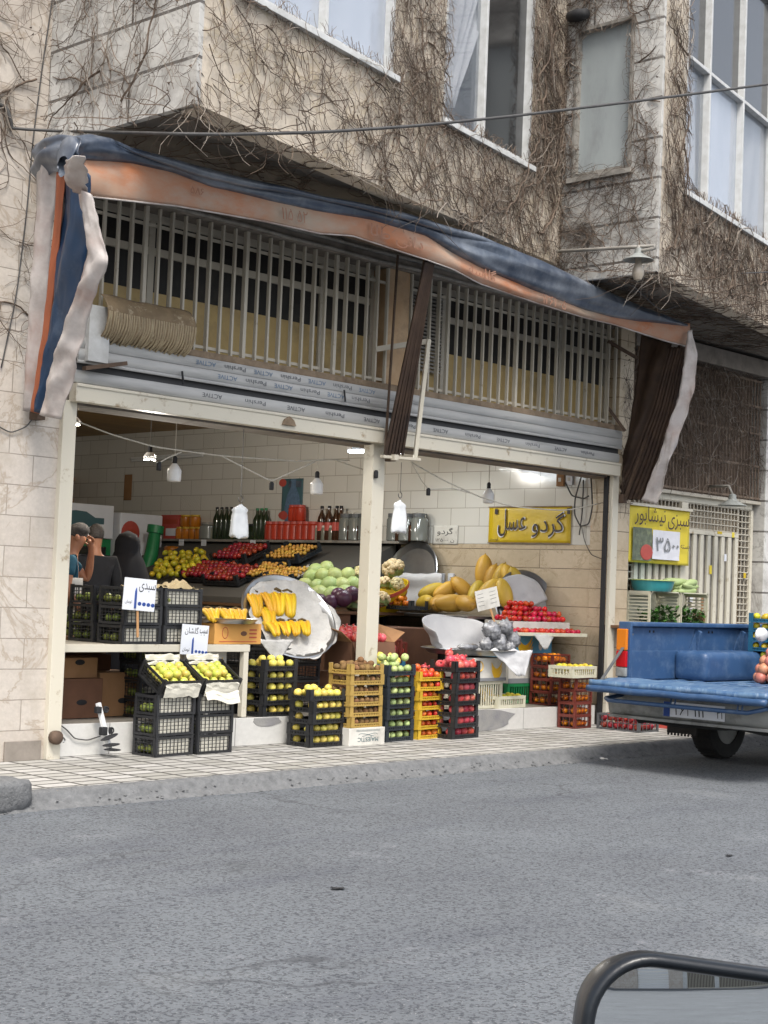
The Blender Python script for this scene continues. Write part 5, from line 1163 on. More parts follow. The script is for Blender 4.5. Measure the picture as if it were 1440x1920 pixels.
for l, (n, m) in enumerate(((11,5),(10,4),(7,3),(4,2))):
    for i in range(n):
        for j in range(m):
            if l and rnd.random() < .12: continue
            fruit('tomato', TR @ V((-.29+.036*l+.066*i+rnd.gauss(0,.006), -.13+.068*j+.04*l+rnd.gauss(0,.006), .17+l*.050)), 'red tomato in the big heap above the white riser', 'tomatoes in the big heap', 1.05)
c = TR @ V((.22,.34,.30)); tray('round steel tray standing behind the tomatoes', c, .37, (RAD(76), 0, RAD(-20)), .05)
def tcl(u, v):
    a = lerp(RAD(170), RAD(20), u); r = lerp(.05,.385,v); return c + Matrix.Rotation(RAD(-20),3,'Z') @ V((cos(a)*r*1.05-.10, -.09+.05*v+.02*nz(u*4,v*4), sin(a)*r-.06+.015*nz(u*6,v*3)))
mb = MB(); mb.grid(tcl, 30, 10); tag(mb.build('cloth_sheet', M['cloth'], smooth=True, solid=.003), 'white cloth spread over the tray behind the tomatoes', 'cloth')
q = TR @ V((-.08,-.352,.02)); mb = MB(); mb.grid(lambda u, v: q + V((lerp(-.18,.18,u)*(1-.85*v), -.012-.02*v, -.15*v+.01*nz(u*4,v*3))), 12, 8); tag(mb.build('paper_flap', M['paper'], smooth=True, solid=.002), 'pointed white paper flap hanging below the tomato tray', 'paper')
# orange persimmons in maroon crates, white crates
stack((6.20,.20), 2, .33, .26, 4, .128, 'slot', 'browncr', 'persimmon', fl(6.2), 'maroon slotted crate', 'orange persimmon', 'below the tomatoes', 'persimmons')
stack((6.13,-.15), 3, .30, .20, 4, .125, 'slot', 'browncr', 'persimmon', 0, 'maroon slotted crate', 'orange persimmon', 'below the white lime crate', 'persimmons', top=False)
crate(.44, .28, .115, 'tall', 'whitecr', 'white plastic crate of limes topping the pavement persimmon stack', (6.22,-.04,.502), RAD(3))
for i in range(13): fruit('lemon', V((6.10+.085*(i%5), -.10+.07*(i//5), .585+.02*rnd.random())), 'yellow green lime in the white crate over the persimmons', 'limes in the white crate over the persimmons', .95)
crate(.46, .28, .115, 'tall', 'whitecr', 'white plastic crate of limes on the step edge beside the persimmons', (5.42,.23,fl(5.4)+.002), RAD(4))
for i in range(10): fruit('lemon', V((5.33+.075*(i%5), .17+.07*(i//5), fl(5.4)+.09+.02*rnd.random())), 'yellow green lime in the white crate on the step', 'limes in the white crate on the step', .95)
# cartons in the dark under the bench
for i, (x, y, w, h, m, lab) in enumerate(((.62,.62,.42,.30,'cartond','brown banana carton standing under the bench at the left'),(1.06,.70,.44,.34,'carton','brown banana carton under the bench beside the hidden crates'),(.60,.66,.40,.22,'carton','brown carton stacked on another under the bench at the left'))):
    z = fl(x)+(.302 if i == 2 else 0); o = carton((x,y,z), w, .34, h*.7 if i == 2 else h, m, lab, RAD(3*i)); mb = MB(); mb.T = Matrix.Translation((.02,-.1705,.12)); mb.sph((0,0,0),(.05,.003,.022),12,6); mb.build('hand_hole', M['blackrub'], o)
o = carton((1.90-.10,.36,fl(1.8)), .22, .2, .28, 'cartonw', 'white carton with a blue band behind the bench leg, lower one', RAD(4)); mb = MB(); mb.box((-.111,-.104,.13),(.111,-.1005,.19)); mb.build('printed_band', M['ink_blue'], o); mb = MB(); mb.T = Matrix.Translation((.0,-.1005,.10)); mb.sph((0,0,0),(.02,.002,.02),10,6); mb.build('hand_hole', M['blackrub'], o)
o = carton((1.90-.10,.36,fl(1.8)+.283), .22, .2, .24, 'cartonw', 'white carton with banana picture behind the bench leg, upper one', RAD(4)); ban_print(o, (.02,-.1,.15), .10); mb = MB(); mb.add([(-.11,-.1025,.0),(.111,-.1025,.0),(.111,-.1025,.14),(.02,-.1025,.06)],[(0,1,2,3)]); mb.build('printed_patch', M['signy2'], o, solid=.001)
# box and heap of green grapes behind the left post
o = carton((.93,1.0,.70), .40, .34, .13, 'carton', 'open brown carton behind the left post with green fruit above'); mb = MB(); mb.box((.70,.8,fl(.9)),(1.16,1.2,.697)); tag(mb.build('support_box', M['cartond'], bevel=.006), 'tall dark carton behind the left post', 'carton')
for i in range(26): fruit('dull_apple', V((.80+.07*(i%5), .86+.06*((i//5)%3), .865+.055*(i//9)+.01*rnd.random())), 'small dark green apple heaped behind the left post', 'green apples heaped behind the left post', .9)
# ------------------------------------------------------------------ back of the shop: shelf and what stands on it
sf = thing('wall_shelf', 'long narrow grey shelf along the white tiled inner wall', 'shelf', (6.8, 5.5, 1.865))
mb = MB(); mb.box((-.10,-2.65,-.03),(.112,3.6,.0)); mb.build('shelf_board', M['greyframe'], sf, bevel=.003)
for y in (-2.5,-.9,.8,2.4): mb = MB(); mb.box((.03,y,-.13),(.112,y+.03,-.031)); mb.build('bracket', M['rust'], sf)
def on_shelf(px_): p = on(px_, 1005, X=6.80); return V((6.80, p.y, 1.867))
def tint(n, c, rough=.12): 
    if n not in M: t = NT(n); M[n] = t.objvar(srgb(c), .15) and t.out(t.objvar(srgb(c), .15), rough, 0, .7)
    return M[n]
def bottle(px_, h, r, glass_, cap, label, group, band=None, name='bottle'):
    mb = MB(); mb.lathe([(r*.9,0),(r,.012),(r,h*.58),(r*.85,h*.68),(r*.36,h*.82),(r*.32,h*.93)], 14); o = mb.build(name, glass_, smooth='auto'); o.location = on_shelf(px_); tag(o, label, name.replace('_',' '), group)
    mb = MB(); mb.lathe([(r*.40,h*.931),(r*.40,h)], 10); mb.build('cap', cap, o)
    if band: mb = MB(); mb.lathe([(r*1.02,h*.28),(r*1.02,h*.52)], 14, cap=False); mb.build('paper_label', band, o, smooth=True)
    return o
def jar(px_, h, r, g, lid, label, group, dz=0, dx=0, name='jar', handle=False):
    mb = MB(); mb.lathe([(r*.9,0),(r,.01),(r,h*.78),(r*.8,h*.86)], 14); o = mb.build(name, g, smooth='auto'); o.location = on_shelf(px_) + V((dx,0,dz)); tag(o, label, name, group)
    mb = MB(); mb.lathe([(r*.86,h*.861),(r*.86,h),(r*.8,h*1.0)], 14); mb.build('lid', lid, o)
    if handle: mb = MB(); mb.tube([(0,-r*.9*cos(t)-.0,h*.86+.07*sin(t)) for t in [i*pi/8 for i in range(9)]], .005, 5); mb.build('handle', M['wirew'], o)
    return o
gclear = tint('clear_jar_glass','#6f726e'); gdark = tint('dark_green_bottle','#23301f'); ghoney = tint('honey','#b06a18', .25); gred = tint('red_jam','#a8331f', .25); gbrown = tint('brown_bottle','#3b2418'); gpale = tint('pale_liquid','#77786c')
for i, px_ in enumerate((279, 293)): bottle(px_, .24, .045, gpale, M['blackrub'], 'small clear bottle with a black cap at the left end of the shelf', 'small bottles at the shelf end', M['cartonw'])
mb = MB(); mb.box((-.05,-.19,0),(.06,.19,.32)); o = mb.build('box', M['redcr'], bevel=.003); o.location = on_shelf(323); tag(o, 'red and white display box on the shelf beside the honey jars', 'box'); mb = MB(); mb.box((-.052,-.15,.04),(-.0505,.08,.14)); mb.build('printed_patch', M['signw'], o); mb = MB(); mb.box((-.052,-.16,.20),(-.0505,.16,.26)); mb.build('printed_patch', M['ink_red'], o)
for i, (px_, dz) in enumerate(((339,0),(347,.162),(350,0),(363,0),(365,.162),(374,0))): jar(px_, .16, .075, ghoney, M['yelcr'], 'amber honey jar on the shelf beside the red box', 'honey jars on the shelf', dz)
jar(391, .22, .12, gclear, M['greyframe'], 'wide grey glass jar right of the honey jars', None)
for px_ in (405,414,423,432): bottle(px_, .42, .05, gdark, M['blackrub'], 'tall dark green bottle left of the hanging white bag', 'dark bottles left of the bag')
for px_ in (481,489,497): bottle(px_, .40, .055, gdark, M['greencr'], 'tall dark green bottle right of the hanging white bag', 'dark bottles right of the bag')
for i, px_ in enumerate((508,519,530,541,553,565,576,588)): jar(px_, .23, .085, gred, M['redcr'], 'red jam jar in the row on the shelf', 'red jam jars in the row')
for i, px_ in enumerate((549,556,562)): jar(px_, .20, .07, gred, M['redcr'], 'red jam jar standing on top of the row', 'red jam jars on top', .235)
for px_ in (602,616,630,638): bottle(px_, .42, .055, gbrown, M['blackrub'], 'dark bottle with a red band between jam jars and post', 'red banded dark bottles', M['redcr'])
for px_ in (650,668,686,740,763,786): jar(px_, .32, .10, gclear, M['greycr'], 'clear glass jar with a wire handle near the center post', 'handled glass jars near the post', handle=True)
for px_ in (266,295,352,394,486): 
    o = carton(on_shelf(px_)+V((-.104,0,-.13)), .004, .10, .12, 'signw', 'small white price tag hanging from the shelf edge', nm='price_tag'); o['group'] = 'price tags on the shelf edge'; o['category'] = 'price tag'
    mb = MB(); 
    for k in range(3): mb.bar((-.0025,-.035,.03+.03*k),(-.0025,.03,.032+.03*k),.006,.001)
    mb.build('handwriting', M['ink_black'], o)
for px_ in (302, 309, 381, 399): jar(px_, .17, .06, gpale, M['greycr'], 'small grey jar filling a gap on the left half of the shelf', 'small grey jars on the shelf')
for px_ in (440, 447, 454, 461, 468, 475): jar(px_, .20, .06, gdark, M['blackrub'], 'small dark jar behind the left hanging white bag', 'small dark jars behind the bag')
for px_ in (596, 609, 623): jar(px_, .18, .05, gpale, M['cartonw'], 'small pale jar among the red banded bottles', 'small pale jars among the bottles')
for px_ in (659, 677, 748, 775): jar(px_, .22, .07, gbrown, M['blackrub'], 'small brown jar between the handled glass jars', 'small brown jars between glass jars')
# lower jars under the shelf in the far corner
for px_, z in ((272,1.42),(281,1.42),(275,1.58),(322,1.62)):
    p = on(px_, 1040, X=6.6); mb = MB(); mb.lathe([(.10,0),(.11,.02),(.11,.12),(.09,.14)], 14); o = mb.build('jar', gclear if px_ < 300 else ghoney, smooth='auto'); o.location = (6.6, p.y, z); tag(o, 'grey glass jar stacked under the shelf at the left' if px_ < 300 else 'amber jar standing under the shelf behind the lemons', 'jar', 'jars stacked under the shelf' if px_ < 300 else None)
mb = MB(); pa, pb = on(268, 1040, X=6.6).y, on(330, 1040, X=6.6).y; mb.box((6.4, min(pa,pb), 1.38), (6.88, max(pa,pb), 1.415)); tag(mb.build('low_shelf', M['greyframe'], bevel=.003), 'short low shelf in the back corner under the glass jars', 'shelf')
# ------------------------------------------------------------------ fridge, framed picture, poster, tape, tube
fy = 7.2; p0 = on(205, 1080, Y=fy); p1 = on(132, 945, Y=fy)
fr = thing('drink_fridge', 'dark green drinks fridge with a pictured header in the back left', 'fridge', (p0.x-.45, fy, .19))
mb = MB(); mb.box((-.55,0,0),(.45,.6,1.62)); mb.build('cabinet', M['greencr'], fr, bevel=.01); mb = MB(); mb.box((-.5,-.02,.15),(.36,-.001,1.52)); mb.build('door', M['pane_dark'], fr)
mb = MB(); mb.box((-.55,-.03,1.63),(.45,.4,2.06)); hd = mb.build('header', M['signw'], fr, bevel=.005)
mb = MB(); mb.T = Matrix.Translation((-.2,-.032,1.85)) @ Matrix.Rotation(RAD(90),4,'Y') @ Matrix.Scale(.05,4,(0,1,0)); mb.lathe([(.10,-.1),(.12,.05),(.11,.22),(.04,.36),(.04,.5)], 14); mb.build('printed_bottle', M['ink_teal'], hd); mb = MB(); mb.T = Matrix.Translation((-.3,-.0345,1.83)); mb.sph((0,0,0),(.1,.003,.13),14,8); mb.build('printed_patch', M['cartonw'], hd)
mb = MB(); mb.T = Matrix.Translation((.46,0,0)); mb.box((0.05,-.1,0),(.75,.3,1.98)); o = mb.build('chest_freezer', M['signw'], bevel=.02); o.location = (p0.x-.45, fy, .19); tag(o, 'white upright cabinet with a round red sticker beside the green fridge', 'cabinet')
mb = MB(); mb.T = Matrix.Translation((.68,-.103,1.72)); mb.sph((0,0,0),(.15,.004,.16),20,10); mb.build('round_sticker', M['redcr'], o); mb = MB(); mb.T = Matrix.Translation((.68,-.108,1.72)); mb.sph((0,0,0),(.11,.003,.05),16,8); mb.build('sticker_stripe', M['ink_red'], o)
mb = MB(); q = V((p0.x+.22, fy-.55, .19)); mb.tube([q+V((-.25,-.1,.5)),q+V((-.2,-.1,1.0)),q+V((-.02,-.05,1.45)),q+V((.06,0,1.72))], [.08,.085,.09,.08], 12); mb.tube([q+V((.06,0,1.72)), q+V((.075,0,1.82))], [.11,.11], 12); tag(mb.build('green_tube', M['greencr'], smooth='auto'), 'curved dark green tube standing before the white cabinet', 'tube')
f0, f1 = on(118, 893, Y=9.55), on(207, 948, Y=9.55); fr2 = thing('framed_picture', 'brown framed carved calligraphy panel on the back wall above the fridge', 'picture', (f1.x-.55, 9.55, (f0.z+f1.z)/2)); hh = (f0.z-f1.z)/2; fr2.location.z = (f0.z+f1.z)/2
mb = MB(); mb.box((-.6,.0,-hh),(.55,.03,hh)); mb.build('panel', M['cartond'], fr2); mb = MB()
for a, b in (((-.62,-.03,hh-.06),(.57,.04,hh)),((-.62,-.03,-hh),(.57,.04,-hh+.06)),((-.62,-.03,-hh+.06),(-.55,.04,hh-.06)),((.50,-.03,-hh+.06),(.57,.04,hh-.06))): mb.box(a, b)
mb.build('frame', M['carton'], fr2, bevel=.008); mb = MB(); mb.tube([(-.35+.1*i, -.006, .1*sin(i*1.7)-.02) for i in range(9)], .012, 6); mb.tube([(.1+.08*cos(t),-.006,.03+.08*sin(t)) for t in [i*.5 for i in range(10)]], .01, 6); mb.build('carved_script', M['carton'], fr2, smooth=True)
def wall_sheet(name, px0, py0, px1, py1, m, label, cat, off=.006, wob=0):
    a, b = on(px0, py0, X=XW-.004), on(px1, py1, X=XW-.004); o = thing(name, label, cat, (XW-.002, (a.y+b.y)/2, (a.z+b.z)/2), RAD(-90)); W, H = abs(a.y-b.y), abs(a.z-b.z)
    mb = MB(); mb.grid(lambda u, v: (lerp(-W/2,W/2,u), -.004-wob*abs(nz(u*3,v*3,px0)), lerp(-H/2,H/2,v)), 16, 10); mb.build('sheet', M[m], o, smooth=True, solid=.002); return o, W, H
o, W, H = wall_sheet('tape_strip', 234, 890, 246, 938, 'carton', 'strip of brown tape stuck upright on the white tiles', 'tape')
o, W, H = wall_sheet('poster', 530, 898, 566, 972, 'ink_teal', 'narrow blue poster of a bottle above the red jam jars', 'poster')
mb = MB(); mb.T = Matrix.Translation((.02,-.008,-.12)) @ Matrix.Scale(.02,4,(0,1,0)); mb.lathe([(.13,-.2),(.15,0),(.11,.16),(.05,.26),(.05,.36)], 14); mb.build('printed_bottle', M['film'], o)
mb = MB(); mb.T = Matrix.Translation((-.18,-.0075,H*.40)); mb.sph((0,0,0),(.07,.003,.05),10,6); mb.build('printed_fruit', M['redcr'], o); mb = MB(); mb.T = Matrix.Translation((-.1,-.0075,-H*.42)); mb.sph((0,0,0),(.14,.003,.06),10,6); mb.build('printed_fruit', M['redcr'], o)
mb = MB(); mb.box((-W*.2,-.0085,H*.28),(W*.42,-.0065,H*.44)); mb.build('printed_patch', M['awn_blue'], o)
# big yellow banner on the tiles
o, W, H = wall_sheet('banner', 918, 950, 1070, 1020, 'signy', 'yellow banner with bold dark writing tied on the inner wall', 'banner', wob=.012)
mb = MB(); letters(mb, 'گردو', (W*.24,-.0195,.0), W*.40, H*.72, .13); mb.build('lettering_outline', M['signw'], o); mb = MB(); letters(mb, 'عسل', (-W*.20,-.0195,.02), W*.36, H*.78, .13); mb.build('lettering_outline', M['signw'], o)
mb = MB(); letters(mb, 'گردو', (W*.24,-.023,.0), W*.38, H*.66, .065); mb.build('lettering', M['ink_brown'], o); mb = MB(); letters(mb, 'عسل', (-W*.20,-.023,.02), W*.34, H*.72, .065); mb.build('lettering', M['ink_brown'], o); mb = MB(); letters(mb, 'قوهستان', (-W*.42,-.022,-H*.40), W*.11, H*.09, .02); mb.build('lettering', M['ink_brown'], o)
for sx in (-.40,.475): mb = MB(); mb.T = Matrix.Translation((sx*W,-.02,H*.36)); mb.prism([(-.02,0),(.02,0),(.012,.0),(-.012,.0)], .001) if 0 else mb.box((-.02,0,-.03),(.02,.002,.03)); mb.build('quote_mark', M['ink_brown'], o)
mb = MB()
for a, b in (((-W/2,-.02,H/2-.012),(W/2,-.018,H/2)),((-W/2,-.02,-H/2),(W/2,-.018,-H/2+.01))): mb.box(a, b)
mb.build('hem', M['rustrail'], o)
# small walnut price sheet
o, W, H = wall_sheet('price_sheet', 812, 985, 858, 1021, 'cartonw', 'small white price sheet with two lines beside the shelf end', 'price sign')
mb = MB(); letters(mb, 'گردو', (.0,-.006,H*.16), W*.62, H*.42, .03); mb.build('lettering', M['ink_black'], o); mb = MB(); letters(mb, '۱۲۵۰۰۰ ن', (.0,-.006,-H*.30), W*.74, H*.22, .02, rev=False); mb.build('lettering', M['ink_black'], o)
# sockets and cables in the right corner
for px_, py_, s in ((1053,900,.07),(1070,899,.06),(830,1085,.06),(848,1085,.06)):
    p = on(px_, py_, X=XW); mb = MB(); mb.box((-.03,-s*.7,-s),(0,s*.7,s)); o = mb.build('wall_socket', M['carton'] if px_ == 1053 else M['signw'], bevel=.006); o.location = (XW-.001, p.y, p.z); tag(o, {1053:'beige wall switch box under the shutter at the right corner',1070:'white junction box beside the beige switch',830:'white wall socket left behind the melons',848:'white wall socket close to the melons'}[px_], 'socket'); mb = MB(); mb.cbox((-.032,0,0),(.006,s*.5,s*.6)); mb.build('switch_key', M['cartonw'], o)
def wire(name, pts, r, m, label, cat='cable', n=6):
    mb = MB(); P = []
    for a, b in zip(pts, pts[1:]):
        for k in range(8): P.append(V(a).lerp(V(b), k/8))
    P.append(V(pts[-1])); Q = P[:]
    for it in range(3): Q = [Q[0]] + [(Q[i-1]+Q[i]*2+Q[i+1])/4 for i in range(1, len(Q)-1)] + [Q[-1]]
    mb.tube(Q, r, n); return tag(mb.build(name, M[m], smooth=True), label, cat)
def wp(lst, X): return [on(x, y, X=X) for x, y in lst]
wire('cable', wp([(1060,905),(1072,930),(1095,935),(1104,930)], 6.88), .008, 'wire', 'short black cable looping from the switch box to the corner')
wire('cable', wp([(1090,893),(1078,935),(1077,965),(1088,987),(1104,983),(1111,950),(1108,893)], 6.87), .008, 'wire', 'long black cable loop hanging in the right corner')
wire('cable', wp([(1094,900),(1092,960),(1086,1003)], 6.89), .007, 'wire', 'thin black cable hanging straight down by the banner')
wire('cable', wp([(1090,985),(1096,1015),(1108,1040),(1128,1048)], 6.90), .004, 'wire', 'thin dark cable running down to the right post')
# string of sockets: sagging cords, bulbs
c1 = [on(x, y, Y=.25) for x, y in ((137,787),(210,815),(290,838),(415,855),(560,865),(610,862),(655,863))]
wire('cord', c1, .006, 'wirew', 'pale twisted cord sagging across the upper left opening', 'cord')
wire('cord', [on(x, y, Y=.25) for x, y in ((415,855),(460,878),(509,903),(540,888),(590,866))], .006, 'wirew', 'pale cord dipping to a socket left of the center post', 'cord')
wire('cord', [on(x, y, Y=.25) for x, y in ((280,862),(298,868),(315,858),(340,848))], .005, 'wirew', 'short pale cord beside the bright left lamp', 'cord')
wire('cord', [on(x, y, Y=.25) for x, y in ((625,862),(680,880),(705,890))], .005, 'wirew', 'thin cord running to the socket on the center post', 'cord')
wire('cord', [on(x, y, Y=.15) for x, y in ((770,866),(830,900),(900,932),(960,950),(1060,958),(1150,938))], .006, 'wirew', 'pale cord sagging from the middle arm to the right post', 'cord')
wire('cord', [on(x, y, Y=.15) for x, y in ((772,868),(790,900),(803,918),(850,916),(880,924))], .005, 'wirew', 'thin pale cord carrying a socket in the right opening', 'cord')
def socket_at(px_, py_, Y, label):
    p = on(px_, py_, Y=Y); mb = MB(); mb.lathe([(.016,-.035),(.02,-.03),(.02,.02),(.012,.035)], 10); o = mb.build('lamp_socket', M['blackrub'], smooth='auto'); o.location = p; tag(o, label, 'lamp socket')
socket_at(298, 874, .25, 'empty black lamp socket near the bright left lamp'); socket_at(509, 911, .25, 'empty black lamp socket at the dip of the cord'); socket_at(705, 889, -.05, 'empty black lamp socket on the center post'); socket_at(803, 922, .15, 'empty black lamp socket in the right opening')
def bulb(px_, py_, Y, top, label, s=1.0):
    p = on(px_, py_, Y=Y); o = thing('hanging_bulb', label, 'bulb', p)
    mb = MB(); mb.lathe([(.02*s,-.085*s),(.052*s,-.08*s),(.056*s,-.06*s),(.056*s,.0),(.057*s,.004),(.05*s,.02*s),(.03*s,.05*s),(.018*s,.065*s)], 28); mb.build('bulb', M['bulbw'], o, smooth=True)
    mb = MB(); mb.lathe([(.02*s,.066*s),(.02*s,.11*s),(.01*s,.125*s)], 10); mb.build('socket', M['blackrub'], o, smooth='auto')
    mb = MB(); mb.tube([(0,0,.12*s),(0,0,top-p.z)], .004, 5); mb.build('cord', M['wirew'], o)
bulb(327, 884, .45, 3.34, 'white plastic bulb hanging in the left opening below the sagging cord'); bulb(594, 910, .45, 3.34, 'white plastic bulb hanging just left of the center post'); bulb(916, 928, .45, 3.34, 'white plastic bulb hanging left of the yellow banner')
def lit_bulb(px_, py_, Y, label, top=3.34, pw=30):
    p = on(px_, py_, Y=Y); o = thing('lit_lamp', label, 'lamp', p); mb = MB(); mb.lathe([(.004,-.03),(.05,-.024),(.058,.0),(.03,.035)], 16); mb.build('lamp_shade', M['bulbw'], o, smooth='auto'); mb = MB(); mb.lathe([(.001,-.034),(.052,-.0305)], 16); mb.build('glowing_disc', M['lit'], o)
    mb = MB(); mb.lathe([(.02,.036),(.02,.10)], 10); mb.build('socket', M['blackrub'], o); mb = MB(); mb.tube([(0,0,.10),(0,0,top-p.z)], .003, 5); mb.build('cord', M['wire'], o)
    l = bpy.data.lights.new('lamp_light', 'POINT'); l.energy = pw; l.color = (1,.95,.86); l.shadow_soft_size = .06; q = bpy.data.objects.new('lamp_light', l); COL.objects.link(q); q.parent = o; q.location = (0,0,-.09)
lit_bulb(281, 856, 1.2, 'bright lit lamp with a dark socket hanging at the left of the shop', pw=18)
lit_bulb(139, 790, 1.6, 'bright lit lamp just beside the top of the left post', pw=7)
lit_bulb(357, 781, 3.4, 'small lit lamp far back under the ceiling', pw=55)
def tube_lamp(a, b, label, lit=True, pw=30):
    c = (a+b)/2; o = thing('tube_lamp', label, 'lamp', c); mb = MB(); mb.bar(a-c+V((0,0,.03)), b-c+V((0,0,.03)), .06, .03); mb.build('housing', M['bulbw'], o, bevel=.004)
    mb = MB(); mb.tube([a-c, b-c], .018, 8); mb.build('tube', M['litc'] if lit else M['bulbw'], o, smooth='auto')
    if lit:
        l = bpy.data.lights.new('lamp_light', 'AREA'); l.shape = 'RECTANGLE'; l.size = (b-a).length; l.size_y = .05; l.energy = pw; l.color = (.93,.98,1); q = bpy.data.objects.new('lamp_light', l); COL.objects.link(q); q.parent = o; q.location = (0,0,-.03); q.rotation_euler = (0,0,math.atan2((b-a).y,(b-a).x))
a = on(655, 846, X=5.0); tube_lamp(a, a+V((1.1,-.0,0)) if 0 else on(700, 846, X=5.6), 'lit tube lamp seen left of the center post', pw=9)
tube_lamp(on(735, 848, X=5.2), on(805, 847, X=6.3), 'lit tube lamp seen right of the center post', pw=7)
a = on(248, 864, X=6.86); tube_lamp(a, on(380, 854, X=6.86), 'long unlit tube lamp fixed on the tiled inner wall', lit=False)
# hanging white bags
def bag_geo(w, h, seed):
    mb = MB(); n = 24; prof = [(0,.12),(.05,.30),(.10,.66),(.17,.80),(.24,.72),(.35,.80),(.6,.90),(.85,.98),(.96,1.0),(1.0,.92)]
    vs = []
    for t, s in prof:
        for k in range(n):
            a = 2*pi*k/n; f = 1 + .16*nz(cos(a)*1.8+seed, sin(a)*1.8, t*2) + .07*sin(5*a+seed)
            vs.append((cos(a)*w/2*s*f, sin(a)*.034*s*f, -h*t*(1+.10*nz(cos(a)*1.5+seed, sin(a), 3)) + .012*nz(a, t*3, seed)))
    m = len(prof); fs = [(i*n+k, i*n+(k+1)%n, (i+1)*n+(k+1)%n, (i+1)*n+k) for i in range(m-1) for k in range(n)] + [tuple((m-1)*n+k for k in range(n))]
    mb.add(vs, fs); return mb
def hung_bag(px_, py_top, Y, w, h, label, seed, top):
    p = on(px_, py_top, Y=Y); o = thing('plastic_bag', label, 'plastic bag', p); bag_geo(w, h, seed).build('bag_body', M['bag'], o, smooth=True)
    mb = MB(); mb.tube([(.0,0,top-p.z),(0,0,.07)], .003, 5); mb.tube([(.022*sin(t),0,.045+.026*cos(t)) for t in [i*.45-.2 for i in range(13)]], .004, 5); mb.build('hook', M['wire'], o)
hung_bag(451, 946, .10, .20, .265, 'bundle of white carrier bags hanging on a hook in the left opening', 1, 3.0)
hung_bag(750, 938, -.10, .185, .28, 'bundle of white carrier bags hanging just right of the center post', 5, 2.42)
# ------------------------------------------------------------------ people
M['skin'] = mat('skin', '#b07c5f', '#a56f54', 12, rough=.5)
M['hair'] = mat('dark_grey_hair', '#2f2b29', '#57524f', 60, rough=.8)
M['teal'] = mat('teal_shirt_cloth', '#1d5266', '#184659', 6, rough=.85, bump=.3, bsc=20)
M['blackcl'] = mat('black_cloth', '#1a1b1f', '#222329', 5, rough=.9, bump=.3, bsc=14)
M['chador'] = mat('black_navy_chador', '#14151c', '#1c1e28', 4, rough=.85, bump=.3, bsc=8)
M['apron'] = mat('white_apron_cloth', '#b9b7b2', '#a9a7a2', 4, rough=.9, bump=.3, bsc=10)
def skin_mesh(name, joints, bones, m, parent, sub=2, root=None):
    """one continuous surface grown over connected joints {name: (xyz, radius or (rx, ry))}"""
    names = list(joints); me = bpy.data.meshes.new(name); me.from_pydata([joints[n][0] for n in names], [(names.index(a), names.index(b)) for a, b in bones], [])
    o = bpy.data.objects.new(name, me); COL.objects.link(o); md = o.modifiers.new('skin', 'SKIN'); md.use_smooth_shade = True
    for i, n in enumerate(names):
        r = joints[n][1]; sv = me.skin_vertices[0].data[i]; sv.radius = r if isinstance(r, tuple) else (r, r); sv.use_root = (n == (root or names[0]))
    ss = o.modifiers.new('sub', 'SUBSURF'); ss.levels = sub; ss.render_levels = sub
    dg = bpy.context.evaluated_depsgraph_get(); ev = bpy.data.meshes.new_from_object(o.evaluated_get(dg)); ev.name = name
    bpy.data.objects.remove(o); ev.materials.clear(); ev.materials.append(m)
    for p in ev.polygons: p.use_smooth = True
    r = bpy.data.objects.new(name, ev); COL.objects.link(r); r.parent = parent; return r
def head_parts(par, c, fwd, hair=True, s=1.0):
    """face on a head centred at c looking along fwd"""
    T = Matrix.Translation(c) @ V((0,-1,0)).rotation_difference(fwd).to_matrix().to_4x4() @ Matrix.Scale(s, 4)
    if hair:
        mb = MB(); mb.T = T
        mb.sph((0,.012,.022), (.082,.100,.108), 20, 14, lambda d: (1 + .03*nz(d.x*6,d.y*6,d.z*6)) if (d.z > .12 + .5*max(0,-d.y) or (d.y > .25 and d.z > -.45)) else .80); mb.build('hair', M['hair'], par, smooth=True)
    mb = MB(); mb.T = T
    for sx in (-1, 1): mb.sph((sx*.031,-.083,.012), (.014,.008,.009), 8, 6)
    mb.build('eyes', M['ink_black'], par, smooth=True)
def man(name, label, loc, rz, J, shirt, arms_skin, hands, extra=None):
    pass
def hand(J, bones, wrist, pos, dirv, palm_n, side, curl=.25, pre='h'):
    """palm, four fingers and a thumb as chains rooted in the palm"""
    d = V(dirv).normalized(); n = V(palm_n).normalized(); x = d.cross(n).normalized()*side; w = V(pos)
    J[pre+'p'] = (tuple(w+d*.045), (.030,.016)); bones.append((wrist, pre+'p'))
    for i, (ox, L) in enumerate(((-.030,.062),(-.010,.075),(.010,.072),(.030,.056))):
        b = w+d*.085+x*ox; J[pre+f'f{i}a'] = (tuple(b), .0095); bones.append((pre+'p', pre+f'f{i}a'))
        m_ = b+(d*cos(curl)+n*sin(curl)).normalized()*L*.55+x*ox*.12; J[pre+f'f{i}b'] = (tuple(m_), .0085); bones.append((pre+f'f{i}a', pre+f'f{i}b'))
        e = m_+(d*cos(curl*2.4)+n*sin(curl*2.4)).normalized()*L*.5; J[pre+f'f{i}c'] = (tuple(e), .0065); bones.append((pre+f'f{i}b', pre+f'f{i}c'))
    t = w+d*.03-x*.040; J[pre+'ta'] = (tuple(t), .012); bones.append((pre+'p', pre+'ta')); t2 = t+(d*.8-x*.6+n*.3).normalized()*.045; J[pre+'tb'] = (tuple(t2), .009); bones.append((pre+'ta', pre+'tb'))
